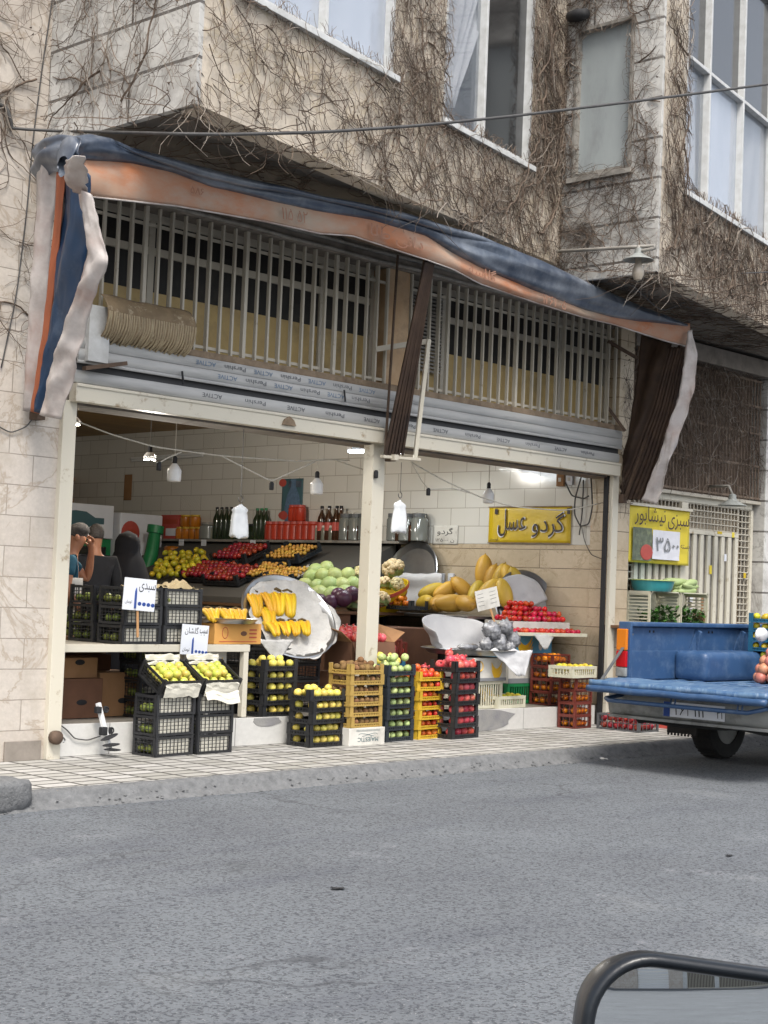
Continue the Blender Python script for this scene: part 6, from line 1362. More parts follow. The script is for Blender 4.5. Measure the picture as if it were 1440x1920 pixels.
# shopkeeper: bent head, right hand on his forehead
mx = on(128, 1005, Y=1.55); man_o = thing('person', 'man in a teal shirt and pale apron holding his bowed head behind the left post', 'person', (mx.x-.02, 1.55, fl(1.3)-.004), RAD(60)); man_o.scale = (.93,.93,.88)
H0 = 1.62
J = {'pelvis':((0,0,.92),(.15,.11)),'belly':((0,-.01,1.08),(.145,.11)),'chest':((0,-.02,1.28),(.165,.115)),'neckb':((0,-.04,1.43),(.07,.065)),'neck':((0,-.075,1.50),(.055,.055)),'head':((0,-.105,1.585),(.075,.088)),'crown':((0,-.115,1.665),(.068,.08)),
     'shL':((-.185,-.02,1.38),.062),'elL':((-.24,.0,1.10),.044),'wrL':((-.20,-.16,.90),.029),
     'shR':((.185,-.04,1.38),.062),'elR':((.27,-.24,1.20),.046),'wrR':((.115,-.245,1.50),.029),
     'hipL':((-.09,0,.86),.085),'knL':((-.10,-.03,.48),.06),'anL':((-.10,.0,.09),.042),'toL':((-.11,-.14,.035),(.045,.03)),
     'hipR':((.09,0,.86),.085),'knR':((.10,-.02,.48),.06),'anR':((.10,.01,.09),.042),'toR':((.11,-.13,.035),(.045,.03))}
Bn = [('pelvis','belly'),('belly','chest'),('chest','neckb'),('neckb','neck'),('neck','head'),('head','crown'),('chest','shL'),('shL','elL'),('elL','wrL'),('chest','shR'),('shR','elR'),('elR','wrR'),('pelvis','hipL'),('hipL','knL'),('knL','anL'),('anL','toL'),('pelvis','hipR'),('hipR','knR'),('knR','anR'),('anR','toR')]
J1 = dict(J); B1 = list(Bn); hand(J1, B1, 'wrR', J['wrR'][0], (-.25,.10,.9), (-.5,.6,-.2), 1, .35, 'r'); hand(J1, B1, 'wrL', J['wrL'][0], (.1,-.6,-.6), (0,.3,-1), -1, .4, 'l')
skin_mesh('body', J1, B1, M['skin'], man_o, 2)
head_parts(man_o, V((0,-.11,1.62)), V((.0,-.85,-.5)).normalized())
mb = MB(); mb.sph((0,-.205,1.575),(.014,.022,.022),8,6); mb.build('nose', M['skin'], man_o, smooth=True); mb = MB(); mb.tube([(-.022,-.197,1.545),(0,-.203,1.545),(.022,-.197,1.545)], .005, 5); mb.build('moustache', M['hair'], man_o, smooth=True)
mb = MB(); mb.sph((-.08,-.09,1.60),(.012,.022,.034),8,6); mb.build('ear', M['skin'], man_o, smooth=True); mb = MB(); mb.sph((.08,-.09,1.60),(.012,.022,.034),8,6); mb.build('ear', M['skin'], man_o, smooth=True)
def lim(j, k): p, r = J[j]; return (p, tuple(x*k for x in r) if isinstance(r, tuple) else r*k)
sh_ = {'pelvis':((0,0,.90),(.165,.125)),'belly':lim('belly',1.10),'chest':lim('chest',1.09),'neckb':((0,-.03,1.40),(.085,.075)),'shL':lim('shL',1.18),'armL':((-.222,-.01,1.22),.064),'shR':lim('shR',1.18),'armR':((.235,-.16,1.28),.066)}
skin_mesh('shirt', sh_, [('pelvis','belly'),('belly','chest'),('chest','neckb'),('chest','shL'),('shL','armL'),('chest','shR'),('shR','armR')], M['teal'], man_o, 2)
tr = {'pelvis':((0,0,.90),(.16,.118)),'hipL':lim('hipL',1.15),'knL':lim('knL',1.2),'anL':((-.10,.0,.08),.06),'hipR':lim('hipR',1.15),'knR':lim('knR',1.2),'anR':((.10,.01,.08),.06)}
skin_mesh('trousers', tr, [('pelvis','hipL'),('hipL','knL'),('knL','anL'),('pelvis','hipR'),('hipR','knR'),('knR','anR')], M['blackcl'], man_o, 2)
mb = MB(); mb.grid(lambda u, v: (.20*sin(lerp(-1.35,1.35,u))*(1+.15*(1-v)), -.155*cos(lerp(-1.35,1.35,u))*(1+.25*(1-v))-.01+.012*sin(u*22)*(1-v), lerp(.36,1.22,v)), 40, 14); mb.build('apron', M['apron'], man_o, smooth=True, solid=.003)
for sx in (-1, 1): mb = MB(); mb.sph((sx*.105,-.07,.045),(.05,.13,.045),12,8); mb.build('shoe', M['blackrub'], man_o, smooth=True)
# dark dressed customer behind, face half turned away
bx_ = on(180, 1030, Y=2.5); cu = thing('person', 'person in black clothes standing behind the man with the teal shirt', 'person', (bx_.x+.0, 2.5, fl(2)-.004), RAD(150)); cu.scale = (.92,.92,.90)
K = {k: ((v[0][0], v[0][1], v[0][2]), v[1]) for k, v in J.items()}; K['elR'] = ((.25,-.03,1.10),.046); K['wrR'] = ((.20,-.20,1.0),.029); K['head'] = ((0,-.055,1.60),(.074,.088)); K['crown'] = ((0,-.05,1.68),(.068,.08)); K['neck'] = ((0,-.045,1.51),(.055,.055))
K1 = dict(K); B2 = list(Bn); hand(K1, B2, 'wrR', K['wrR'][0], (-.2,-.8,.1), (0,.1,-1), 1, .4, 'r'); hand(K1, B2, 'wrL', K['wrL'][0], (.1,-.6,-.6), (0,.3,-1), -1, .4, 'l')
skin_mesh('body', K1, B2, M['skin'], cu, 2); head_parts(cu, V((0,-.055,1.635)), V((0,-1,-.1)).normalized())
mb = MB(); mb.sph((0,-.15,1.60),(.014,.022,.022),8,6); mb.build('nose', M['skin'], cu, smooth=True)
ks = {'pelvis':((0,0,.88),(.17,.13)),'belly':lim('belly',1.12),'chest':lim('chest',1.11),'neckb':((0,-.02,1.42),(.085,.075)),'shL':lim('shL',1.2),'elL':((-.24,.0,1.10),.058),'wL':((-.21,-.13,.94),.045),'shR':lim('shR',1.2),'elR':((.25,-.03,1.10),.058),'wR':((.21,-.17,1.01),.045)}
skin_mesh('coat', ks, [('pelvis','belly'),('belly','chest'),('chest','neckb'),('chest','shL'),('shL','elL'),('elL','wL'),('chest','shR'),('shR','elR'),('elR','wR')], M['blackcl'], cu, 2); skin_mesh('trousers', tr, [('pelvis','hipL'),('hipL','knL'),('knL','anL'),('pelvis','hipR'),('hipR','knR'),('knR','anR')], M['blackcl'], cu, 2)
for sx in (-1, 1): mb = MB(); mb.sph((sx*.105,-.07,.045),(.05,.13,.045),12,8); mb.build('shoe', M['blackrub'], cu, smooth=True)
# woman in a long black chador
wx = on(244, 1020, Y=3.3); wo = thing('person', 'woman wrapped in a long black chador seen from behind by the lemons', 'person', (wx.x, 3.3, fl(3)-.004), RAD(200)); wo.scale = (.98,.98,.95)
wj = {'pelvis':((0,0,.88),(.15,.12)),'chest':((0,-.01,1.22),(.14,.11)),'neck':((0,-.03,1.44),(.052,.052)),'head':((0,-.05,1.53),(.07,.082)),'crown':((0,-.05,1.60),(.06,.07)),'shL':((-.16,0,1.31),.055),'elL':((-.22,-.08,1.05),.042),'wrL':((-.08,-.24,1.08),.027),'shR':((.16,0,1.31),.055),'elR':((.22,-.08,1.05),.042),'wrR':((.08,-.24,1.10),.027),'hipL':((-.08,0,.82),.085),'knL':((-.08,-.02,.45),.058),'anL':((-.08,0,.08),.04),'hipR':((.08,0,.82),.085),'knR':((.08,-.02,.45),.058),'anR':((.08,0,.08),.04)}
wb = [('pelvis','chest'),('chest','neck'),('neck','head'),('head','crown'),('chest','shL'),('shL','elL'),('elL','wrL'),('chest','shR'),('shR','elR'),('elR','wrR'),('pelvis','hipL'),('hipL','knL'),('knL','anL'),('pelvis','hipR'),('hipR','knR'),('knR','anR')]
hand(wj, wb, 'wrR', wj['wrR'][0], (-.4,-.5,.5), (0,.3,-1), 1, .5, 'r'); hand(wj, wb, 'wrL', wj['wrL'][0], (.4,-.5,.5), (0,.3,-1), -1, .5, 'l')
skin_mesh('body', wj, wb, M['skin'], wo, 2); head_parts(wo, V((0,-.05,1.56)), V((0,-1,-.1)).normalized(), hair=False)
def chad(u, v):
    a = lerp(RAD(-62), RAD(242), u); tab = [(0,.33,.30),(.35,.29,.27),(.58,.30,.24),(.72,.27,.20),(.80,.20,.17),(.86,.125,.135),(.93,.115,.135),(.975,.085,.10),(1,.01,.01)]
    rx, ry = interp(tab, v); f = 1+.07*sin(a*7+v*3)*(1-v)+.05*nz(cos(a)*2,sin(a)*2,v*3); return (cos(a)*rx*f, sin(a)*ry*f-.03*v, .03+1.63*v)
mb = MB(); mb.grid(chad, 72, 44); mb.build('chador', M['chador'], wo, smooth=True, solid=.004)
# ------------------------------------------------------------------ right of the shop: metal gate, barred window above, stone piers
GX0, GX1, GY = 7.17, 9.84, .12
gt = thing('metal_gate', 'cream metal gate with lattice borders and upright slats right of the shop', 'gate', (GX0, GY, 0)); W = GX1-GX0
def lattice(x0, x1, z0, z1, st=.074, t=.012):
    mb = MB(); n = max(1, round((x1-x0)/st)); m = max(1, round((z1-z0)/st))
    for i in range(n+1): x = lerp(x0, x1, i/n); mb.box((x-t/2,-.012,z0), (x+t/2,.0,z1))
    for j in range(m+1): z = lerp(z0, z1, j/m); mb.box((x0,-.020,z-t/2), (x1,-.0125,z+t/2))
    return mb.build('lattice', M['cream2'], gt)
lattice(.03,.25,.05,2.40); lattice(W-.27,W-.03,.05,2.40); lattice(.27,W-.29,2.12,2.40)
mb = MB(); mb.box((-.0,-.03,2.405),(W,.02,2.47)); mb.box((-.03,-.03,0),(.025,.02,2.40)); mb.box((W-.025,-.03,0),(W+.03,.02,2.40)); mb.build('gate_frame', M['cream'], gt, bevel=.004)
def leaf(x0, x1):
    mb = MB(); mb.box((x0,.004,.05),(x1,.012,2.10)); mb.build('leaf_panel', M['greyframe'], gt)
    mb = MB(); mb.box((x0,-.035,2.06),(x1,.0,2.11)); mb.box((x0,-.035,.05),(x1,.0,.12)); n = max(3, round((x1-x0)/.15))
    for i in range(n+1): x = lerp(x0+.03, x1-.03, i/n); mb.box((x-.035,-.028,.121),(x+.035,-.001,2.059))
    return mb.build('gate_leaf', M['cream'], gt, bevel=.003)
leaf(.27,1.12); lf = leaf(1.27, W-.30)
mb = MB(); mb.box((1.13,-.05,.03),(1.26,.0,2.40)); mb.build('gate_post', M['cream'], gt, bevel=.005)
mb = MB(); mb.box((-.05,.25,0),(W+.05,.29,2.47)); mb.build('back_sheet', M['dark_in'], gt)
for (x, z, w, h, m) in ((1.75,1.62,.05,.10,'signy2'),(1.36,1.30,.06,.10,'signw'),(1.36,1.14,.05,.09,'signw'),(1.60,1.2,.04,.16,'carton'),(2.06,1.78,.05,.08,'signw'),(1.9,2.085,.10,.03,'signy'),(2.22,2.06,.05,.06,'signy2'),(1.45,1.42,.04,.08,'signy2'),(2.5,1.6,.05,.06,'signy')):
    mb = MB(); mb.box((x,-.0385,z),(x+w,-.0365,z+h)); mb.build('sticker', M[m], gt)
# barred window over the gate
bg_ = thing('barred_window', 'rusty barred window overgrown with dry stems above the cream gate', 'window bars', (GX0, .06, 2.52)); H = 1.42
mb = MB(); n = 40
for i in range(n+1): x = lerp(.02, W+.05, i/n); mb.box((x-.008,-.012,0),(x+.008,.0,H))
for z in (.02,.40,.78,1.10,1.40): mb.box((.0,-.022,z-.012),(W+.07,-.0125,z+.012))
mb.build('bars', mat('weathered_brown_bars', '#7d6c5b', '#67574a', 10, rough=.8), bg_)
mb = MB(); mb.box((0,.12,-.02),(W+.1,.16,H+.1)); mb.build('back_board', mat('brown_back_board','#6e5e51','#594b40',4,rough=.9), bg_)
mb = MB(); mb.box((-.02,-.03,-.05),(W+.1,.10,-.012)); mb.build('sill', M['cream2'], bg_, bevel=.004)
mb = MB(); mb.box((7.162,.30,0),(14,.5,4.19)); mb.build('wall', M['stone4'], bld)
mb = MB(); mb.box((7.162,-.04,3.98),(10.0,.28,4.17)); mb.build('beam', M['concrete'], bld, bevel=.006)
mb = MB(); mb.box((9.92,-.03,0),(10.45,.29,4.17)); mb.build('pillar', M['stone2'], bld, bevel=.008)
mb = MB(); mb.box((10.46,.0,0),(14,.29,4.17)); mb.build('wall', M['stone2'], bld)
vine('dry stems hanging in a thick mat over the barred window', (GX0, .03), (GX1+.1, .03), 2.55, 4.1, 150, 12, (), lambda x, z: min(1, .35+.5*(z-2.5)/1.5+.15*x), down=1)
vine('thin bare stems climbing the narrow pier right of the shutter', (6.91,-.03), (7.16,-.03), 2.2, 4.1, 26, 13, (), None)
# yellow vegetable banner on the gate
c0, c1_ = on(1178, 950, Y=.02), on(1288, 1068, Y=.02)
vb = thing('banner', 'yellow vegetable banner with a white price patch tied on the cream gate', 'banner', ((c0.x+c1_.x)/2, .02, (c0.z+c1_.z)/2+.03)); W_, H_ = c1_.x-c0.x, abs(c0.z-c1_.z)-.02
def vf(u, v): return (lerp(-W_/2,W_/2,u), -.012-.022*abs(nz(u*2.5,v*2.5,8))-.01*sin(u*9+v*4), lerp(-H_/2,H_/2,v))
mb = MB(); mb.grid(vf, 26, 18); mb.build('sheet', M['signy2'], vb, smooth=True, solid=.002)
mb = MB(); letters(mb, 'سبزی', (W_*.26,-.055,H_*.27), W_*.36, H_*.28, .045); mb.build('lettering', M['ink_violet'], vb); mb = MB(); letters(mb, 'نیشابور', (-W_*.21,-.055,H_*.33), W_*.50, H_*.34, .045); mb.build('lettering', M['ink_violet'], vb); mb = MB(); letters(mb, 'بسته', (W_*.38,-.055,-H_*.17), W_*.15, H_*.10, .01); mb.build('lettering', M['ink_violet'], vb)
mb = MB(); mb.grid(lambda u, v: (lerp(-W_*.15,W_*.30,u), -.047-.006*nz(u*4,v*4), lerp(-H_*.42,H_*.10,v)), 8, 8); mb.build('price_patch', M['paperprice'], vb, solid=.002)
mb = MB(); letters(mb, '۳۵۰۰', (W_*.08,-.060,-H_*.15), W_*.38, H_*.25, .025, rev=False); mb.build('lettering', M['ink_grey'], vb)
mb = MB(); mb.grid(lambda u, v: (lerp(-W_*.47,-W_*.165,u), -.047, lerp(-H_*.46,H_*.12,v)), 4, 4); mb.build('printed_picture', mat('faded_vegetable_print','#6d7562','#4d5546',14,rough=.6,dirt='#8f9670',dsc=18), vb, solid=.002)
mb = MB(); mb.T = Matrix.Translation((-W_*.25,-.052,-H_*.31)); mb.sph((0,0,0),(W_*.10,.003,H_*.14),14,8); mb.build('printed_tomato', M['redcr'], vb)
mb = MB(); mb.box((-W_/2-.02,-.045,H_/2),(W_/2+.02,.0,H_/2+.025)); mb.build('top_bar', M['cream'], vb)
# table with two upturned crates of greens, a basin and a bag of corn
q = on(1222, 1174, Y=-.22); TX, TZ = q.x, q.z
tb = thing('side_table', 'plain brown table behind the pickup carrying the crates of greens', 'table', (TX+.25, .0, 0)); mb = MB(); mb.box((-.75,-.28,TZ-.03),(.95,.09,TZ)); mb.build('table_top', M['brownwood'], tb, bevel=.004)
for x in (-.7,.9):
    for y in (-.26,.05): mb = MB(); mb.box((x-.025,y-.0,.0),(x+.025,y+.05,TZ-.031)); mb.build('leg', M['brownwood'], tb)
def cage(x0, w, label):
    o = crate_geo(w, .36, .30, 'tall'); 
    me_ = o.build('crate', M['whitecr'], mesh_only=True); c = put('crate', me_, None, (x0+w/2, -.06+.09, TZ+.19+.002)); c.rotation_euler = (RAD(90), 0, 0); c.location = (x0+w/2, .09, TZ+.182); return tag(c, label, 'crate', 'upturned crates of greens')
cage(TX-.02, .56, 'white crate lying on its side with greens under the teal basin'); cage(TX+.58, .52, 'white crate lying on its side with greens under the corn bag')
def greens(x0, w, label, seed):
    R_ = random.Random(seed); mb = MB()
    for i in range(300):
        x = x0+R_.random()*w; z = TZ+.02+R_.random()**1.5*.17; y = -.20+R_.random()*.20; a = R_.uniform(0,6.3); L_ = R_.uniform(.04,.10); e = R_.uniform(-.5,.8); wd = L_*.28; d = V((cos(a)*cos(e), sin(a)*cos(e)*.6-.4, sin(e))).normalized(); s = d.cross(V((0,0,1))).normalized()*wd; p = V((x,y,z))
        mb.add([p, p+d*L_*.5+s, p+d*L_, p+d*L_*.5-s], [(0,1,2,3)])
    return tag(mb.build('leafy_greens', M['greens']), label, 'greens')
M['greens'] = mat('dark_leafy_green', '#3f6a2c', '#2f5222', 12, rough=.5, dirt='#5f8a3e', dsc=20)
greens(TX+.04, .48, 'bunch of dark leafy greens in the crate below the basin', 21); greens(TX+.64, .42, 'bunch of dark leafy greens in the crate below the corn', 22)
mb = MB(); R_ = random.Random(5)
for i in range(60): p = V((TX+1.02+R_.random()*.1, -.18+.1*R_.random(), TZ+.03)); mb.tube([p, p+V((R_.gauss(0,.05), R_.gauss(0,.04), .06+.1*R_.random()))], .003, 3)
tag(mb.build('root_stalks', M['carton']), 'tuft of pale dry stalks at the right end of the greens', 'stalks')
mb = MB(); mb.lathe([(.001,0),(.24,0),(.27,.04),(.295,.125),(.31,.13),(.31,.14),(.285,.135),(.255,.05),(.001,.02)], 36, cap=False); o = mb.build('basin', mat('teal_plastic','#3f9aa0','#378c92',6,rough=.4), smooth='auto'); o.scale = (.78,.78,.85); o.location = (TX+.17, -.10, TZ+.366); tag(o, 'round teal plastic basin standing on the white crate behind the pickup', 'basin')
mb = MB(); mb.lathe([(.286,.137),(.30,.143),(.314,.143),(.316,.13)], 36, cap=False); mb.build('rim', mat('pale_green_rim','#9fb06a',None,rough=.5), o, smooth='auto')
M['corn'] = mat('pale_corn_husk', '#a9b884', '#8fa268', 9, rough=.6, stretch=(.4,1,1))
for i in range(9):
    mb = MB(); mb.sph((0,0,0), (.19,.045,.045), 10, 7, lambda d: 1-.3*max(0,d.x)); o = mb.build('corn_cob', M['corn'], smooth=True); o.location = (TX+.78+.03*(i%3), -.16+.05*(i%4), TZ+.385+.045*(i//3)); o.rotation_euler = (0, RAD(rnd.uniform(-10,14)), RAD(rnd.uniform(-35,25))); tag(o, 'pale husked corn cob heaped on the white crate', 'corn', 'corn cobs on the crate')
# crates under the tail of the pickup
stack((6.41,-.70), 0, .32, .50, 1, .155, 'slot', 'greycr', 'netred', 0, 'grey slotted crate', 'red apple', 'under the pickup tail', 'red apples') if 0 else None
crate(.34, .50, .155, 'slot', 'greycr', 'dark grey slotted crate of red apples on the pavement under the pickup tail', (6.58,-.47,0), 0)
me_, r_ = FR['red_fruit']; FR['netted'] = (apple_geo(.036).build('red_apple', [M['netred'], M['stalk']], smooth=True, mesh_only=True), .036); FN['netted'] = 'apple'
for i in range(4):
    for j in range(6):
        for l in range(2):
            if i in (1,2) and l == 0 and j > 0: continue
            o = fruit('netted', V((6.45+.078*i, -.67+.078*j, .05+.068*l)), 'red apple in the grey crate under the pickup tail', 'red apples in the grey crate'); o.name = 'red_apple'
crate(.40, .30, .13, 'tall', 'redcr', 'empty faded red crate beside the grey apple crate under the pickup', (7.35,-.55,0), RAD(8))
# enamel lamps
def shade_lamp(p, label, s=1.0, bulb_=True, arm=None):
    o = thing('street_lamp', label, 'lamp', p); mb = MB(); mb.lathe([(.16*s,-.0),(.155*s,.006),(.07*s,.05*s),(.045*s,.07*s),(.04*s,.12*s),(.02*s,.13*s)], 24, cap=False); mb.build('lamp_shade', mat('enamel_shade','#8c8f8c','#7b7e7b',8,rough=.45,dirt='#6b6255',dsc=10), o, smooth='auto', solid=.002)
    if bulb_: mb = MB(); mb.lathe([(.004,-.215*s),(.04*s,-.20*s),(.062*s,-.15*s),(.06*s,-.10*s),(.035*s,-.04*s),(.03*s,.03*s)], 16); mb.build('bulb', mat('dusty_bulb_glass','#a99f90','#8d8478',10,rough=.25), o, smooth='auto')
    if arm: mb = MB(); mb.tube([V(a)-V(p) for a in arm], .016, 8); mb.build('arm', M['greyframe'], o, smooth=True)
    return o
pz = on(1197, 488, X=B.x-.25); e1 = on(1228, 461, X=B.x-.25); e0 = on(1000, 474, X=B.x-.03)
shade_lamp(pz, 'shaded lamp with a big dusty bulb on a pipe under the right bay', .85, True, [e0, (e0+e1)/2, e1, e1+V((0,0,-.02)), V((pz.x,pz.y,e1.z-.03)), pz+V((0,0,.13))])
pz = on(1373, 948, Y=-.28); shade_lamp(pz, 'flat grey metal lamp shade on the wall above the gate', 1.0, False, [pz+V((0,.0,.12)), pz+V((0,.05,.22)), pz+V((0,.30,.22))])
# cables across the front
def span(lst, r, label, m='wire'):
    pts = [on(x, y, Y=Y) for x, y, Y in lst]; return wire('cable', pts, r, m, label)
span([(20,240,-.02),(55,243,-.06),(120,246,-.16),(250,249,-1.2),(330,251,-1.72),(430,252,-1.85),(600,248,-1.95),(780,236,-2.05),(960,218,-2.2),(1150,195,-2.35),(1300,176,-2.5),(1440,158,-2.6),(1700,120,-3.0)], .011, 'thick dark cable spanning the whole front above the awning')
span([(0,196,-.01),(14,205,-.02),(20,225,-.03),(22,240,-.02)], .014, 'short cable bend at the wall bracket on the far left')
span([(98,0,-.01),(80,120,-.012),(62,260,-.012),(50,400,-.012),(30,560,-.012),(2,690,-.012)], .005, 'thin wire running down the stone wall at the far left')
span([(70,772,-.02),(50,800,-.02),(20,812,-.015),(-20,790,-.012)], .005, 'thin slack wire below the left awning hinge')
span([(1180,530,-1.2),(1240,585,-1.0),(1300,560,-1.15),(1320,530,-1.2),(1360,514,-1.3),(1440,510,-1.4)], .007, 'thin dark wire dipping below the right bay')
# folded camping-like stand with clamps leaning on the step
p = on(206, 1408, Y=-.10); st = thing('clamp_stand', 'white metal stand with black clamps and flat feet leaning on the step', 'stand', p)
top_ = on(184, 1318, Y=.02)-p; mb = MB(); mb.bar((0,0,.0), top_, .034, .03); mb.build('pole', M['bulbw'], st, bevel=.004)
for t, s in ((.86,.045),(.42,.055)): c = top_*t; mb = MB(); mb.cbox(c+V((-.03,-.02,0)), (s,.04,s*1.1)); mb.cbox(c+V((.05,0,0)), (.03,.02,.05)); mb.build('clamp', M['blackrub'], st, bevel=.008); mb = MB(); mb.tube([c+V((.05+.022*cos(a), -.01, .022*sin(a))) for a in [i*.52 for i in range(13)]], .005, 6); mb.build('clamp_handle', M['blackrub'], st, smooth=True)
for t, ang in ((.26,14),(.10,2),(.0,-4)): c = top_*t+V((0,-.03,.012)); mb = MB(); mb.sph((0,0,0), (.13,.03,.009), 16, 6, lambda d: 1-.3*abs(d.x)); o = mb.build('flat_foot', M['blackrub'], st, smooth=True); o.location = c; o.rotation_euler = (RAD(10), RAD(-ang), RAD(10))
wire('cable', [on(x, y, Y=.04) for x, y in ((100,1350),(125,1368),(140,1385),(165,1388),(188,1380))], .005, 'wire', 'thin black cable lying down the step beside the stand')
# ------------------------------------------------------------------ pickup truck, tailgate down
M['tblue'] = mat('worn_blue_truck_paint', '#2f4d73', '#294466', 3, rough=.45, dirt='#566a84', dsc=9, dlo=.5, dhi=.8, bump=.12, bsc=9, spec=.5)
M['tbed'] = mat('scraped_blue_bed_floor', '#56728f', '#3c5b80', 5, .4, .6, rough=.5, dirt='#8194a8', dsc=9, dlo=.52, dhi=.68, stretch=(1,3,1))
M['tgrey'] = mat('dented_grey_bumper', '#969794', '#787a79', 4, rough=.5, dirt='#5e5c58', dsc=5, dlo=.5, dhi=.68, bump=.2, bsc=10)
M['under'] = mat('dirty_black_underside', '#161616', '#1f1e1d', 6, rough=.9)
M['tyre'] = mat('worn_tyre', '#232324', '#2e2d2c', 12, rough=.85, bump=.2, bsc=50)
M['tred'] = mat('red_lamp_glass', '#a8161c', None, rough=.15); M['tamb'] = mat('amber_lamp_glass', '#c4701c', None, rough=.15)
TKX, TKY = 4.53, -2.61
tk = thing('pickup_truck', 'blue pickup truck with its tailgate folded down parked before the gate', 'pickup truck', (TKX, TKY, ZR))
HW = .84; BF = .70; BT = 1.20
def tp(px_, py_, **k): return on(px_, py_, **k) - V((TKX, TKY, ZR))
mb = MB(); mb.box((.0,-HW+.03,BF-.05),(2.5,HW-.03,BF)); 
for i in range(9): y = -.68+.17*i; mb.box((.02,y-.025,BF),(2.48,y+.025,BF+.008))
mb.build('bed_floor', M['tbed'], tk, bevel=.004)
def bedside(s):
    mb = MB(); mb.box((.0,s*(HW-.055),.62) if s > 0 else (.0,s*HW,.62), (2.5,s*HW,BT-.04) if s > 0 else (2.5,s*(HW-.055),BT-.04))
    y0, y1 = sorted((s*(HW-.10), s*(HW+.012))); mb.box((-.02,y0,BT-.039),(2.5,y1,BT)); y0, y1 = sorted((s*HW,s*(HW+.03))); 
    o = mb.build('bed_side', M['tblue'], tk, bevel=.014, seg=3)
    st_ = MB(); y0, y1 = sorted((s*(HW-.0555), s*(HW-.068))); st_.box((.03,y0,BF+.012),(1.06,y1,.955)); st_.build('pressed_panel', M['tblue'], o, bevel=.005)
    for x in (1.10, 1.86):
        r = MB(); r.T = Matrix.Translation((x, s*(HW-.056), 0)); r.add([(-.02,0,BT-.05),(.02,0,BT-.05),(.02,0,.86),(-.02,0,.86),(-.02,-s*.05,BT-.08),(.02,-s*.05,BT-.08),(.02,-s*.015,.88),(-.02,-s*.015,.88)], [(0,1,2,3),(7,6,5,4),(0,4,5,1),(1,5,6,2),(2,6,7,3),(3,7,4,0)]); r.build('rib', M['tblue'], o, bevel=.004)
        g_ = MB(); g_.add([(x-.02,s*(HW-.058),BT-.05),(x-.13,s*(HW-.058),.95),(x-.02,s*(HW-.058),.87),(x-.02,s*(HW-.066),BT-.05),(x-.13,s*(HW-.066),.95),(x-.02,s*(HW-.066),.87)], [(0,1,2),(5,4,3),(0,3,4,1),(1,4,5,2),(2,5,3,0)]); g_.build('gusset', M['tblue'], o)
    for x in (.35,.41,1.30,1.36): h_ = MB(); h_.cbox((x, s*(HW-.0565), BT-.08), (.02,.004,.02)); h_.build('bolt_hole', M['under'], o)
    # wheel arch inside the bed
    a = MB(); y0, y1 = sorted((s*(HW-.056), s*(HW-.40))); a.box((.72,y0,BF+.001),(1.92,y1,BF+.26)); a.build('wheel_arch', M['tblue'], tk, smooth='auto', bevel=.075, seg=5)
    # outer flare and rear corner post
    c = MB(); c.box((-.03, s*(HW-.12) if s > 0 else s*HW, .56), (.0, s*HW if s > 0 else s*(HW-.12), BT)); c.build('corner_post', M['tblue'], tk, bevel=.006)
    for z0, z1, m in ((.96,1.14,'tamb'),(.82,.955,'tred'),(.74,.815,'tgrey')): l = MB(); l.box((-.062, s*(HW-.10) if s > 0 else s*HW+.0, z0), (-.031, s*(HW+.0) if s > 0 else s*(HW-.10), z1)); l.build('tail_light', M[m], tk, bevel=.008)
bedside(1); bedside(-1)
mb = MB(); mb.box((2.44,-HW+.06,BF),(2.5,HW-.06,BT+.02)); mb.build('bed_front', M['tblue'], tk, bevel=.01)
# tailgate lying flat, dented edge
def tg(u, v):
    x = lerp(-.02,-.47,u); y = lerp(-HW+.02,HW-.02,v); return (x + .006*nz(y*3,u,2), y, BF - .012 - .02*u + .008*nz(x*8,y*4,1) + (.008 if u > .93 else 0))
mb = MB(); mb.grid(tg, 14, 40); mb.build('tailgate', M['tbed'], tk, smooth=True, solid=.045)
mb = MB(); mb.tube([(-.478+.006*nz(y,1,1,3),y,BF-.05+.006*nz(y,2,3,4)) for y in [lerp(-HW+.02,HW-.02,i/30) for i in range(31)]], .028, 8); mb.build('tailgate_lip', M['tblue'], tk, smooth=True)
mb = MB(); mb.tube([(-.10,.70,BF-.10),(-.36,.72,BF-.13),(-.41,.66,BF-.14),(-.42,.2,BF-.14),(-.42,-.3,BF-.14),(-.41,-.62,BF-.14),(-.34,-.68,BF-.12),(-.10,-.68,BF-.10)], .018, 8)
rail_ = mb.build('tube_rail', M['tblue'], tk, smooth=True)
for y in (.06,.02,-.54,-.58): mb = MB(); mb.tube([(-.42,y,BF-.14),(-.40,y,BF-.05)], .008, 6); mb.build('rail_bracket', M['tblue'], tk)
mb = MB(); mb.bar((.06,HW-.075,BT-.10),(-.34,HW-.05,BF+.005), .028, .008); mb.build('stay', M['greycr'], tk); mb = MB(); mb.bar((.06,-HW+.075,BT-.10),(-.34,-HW+.05,BF+.005), .028, .008); mb.build('stay', M['greycr'], tk)
for z in (.80,.98): mb = MB(); mb.cbox((-.02,HW-.075,z),(.05,.04,.06)); mb.build('latch', M['under'], tk, bevel=.006)
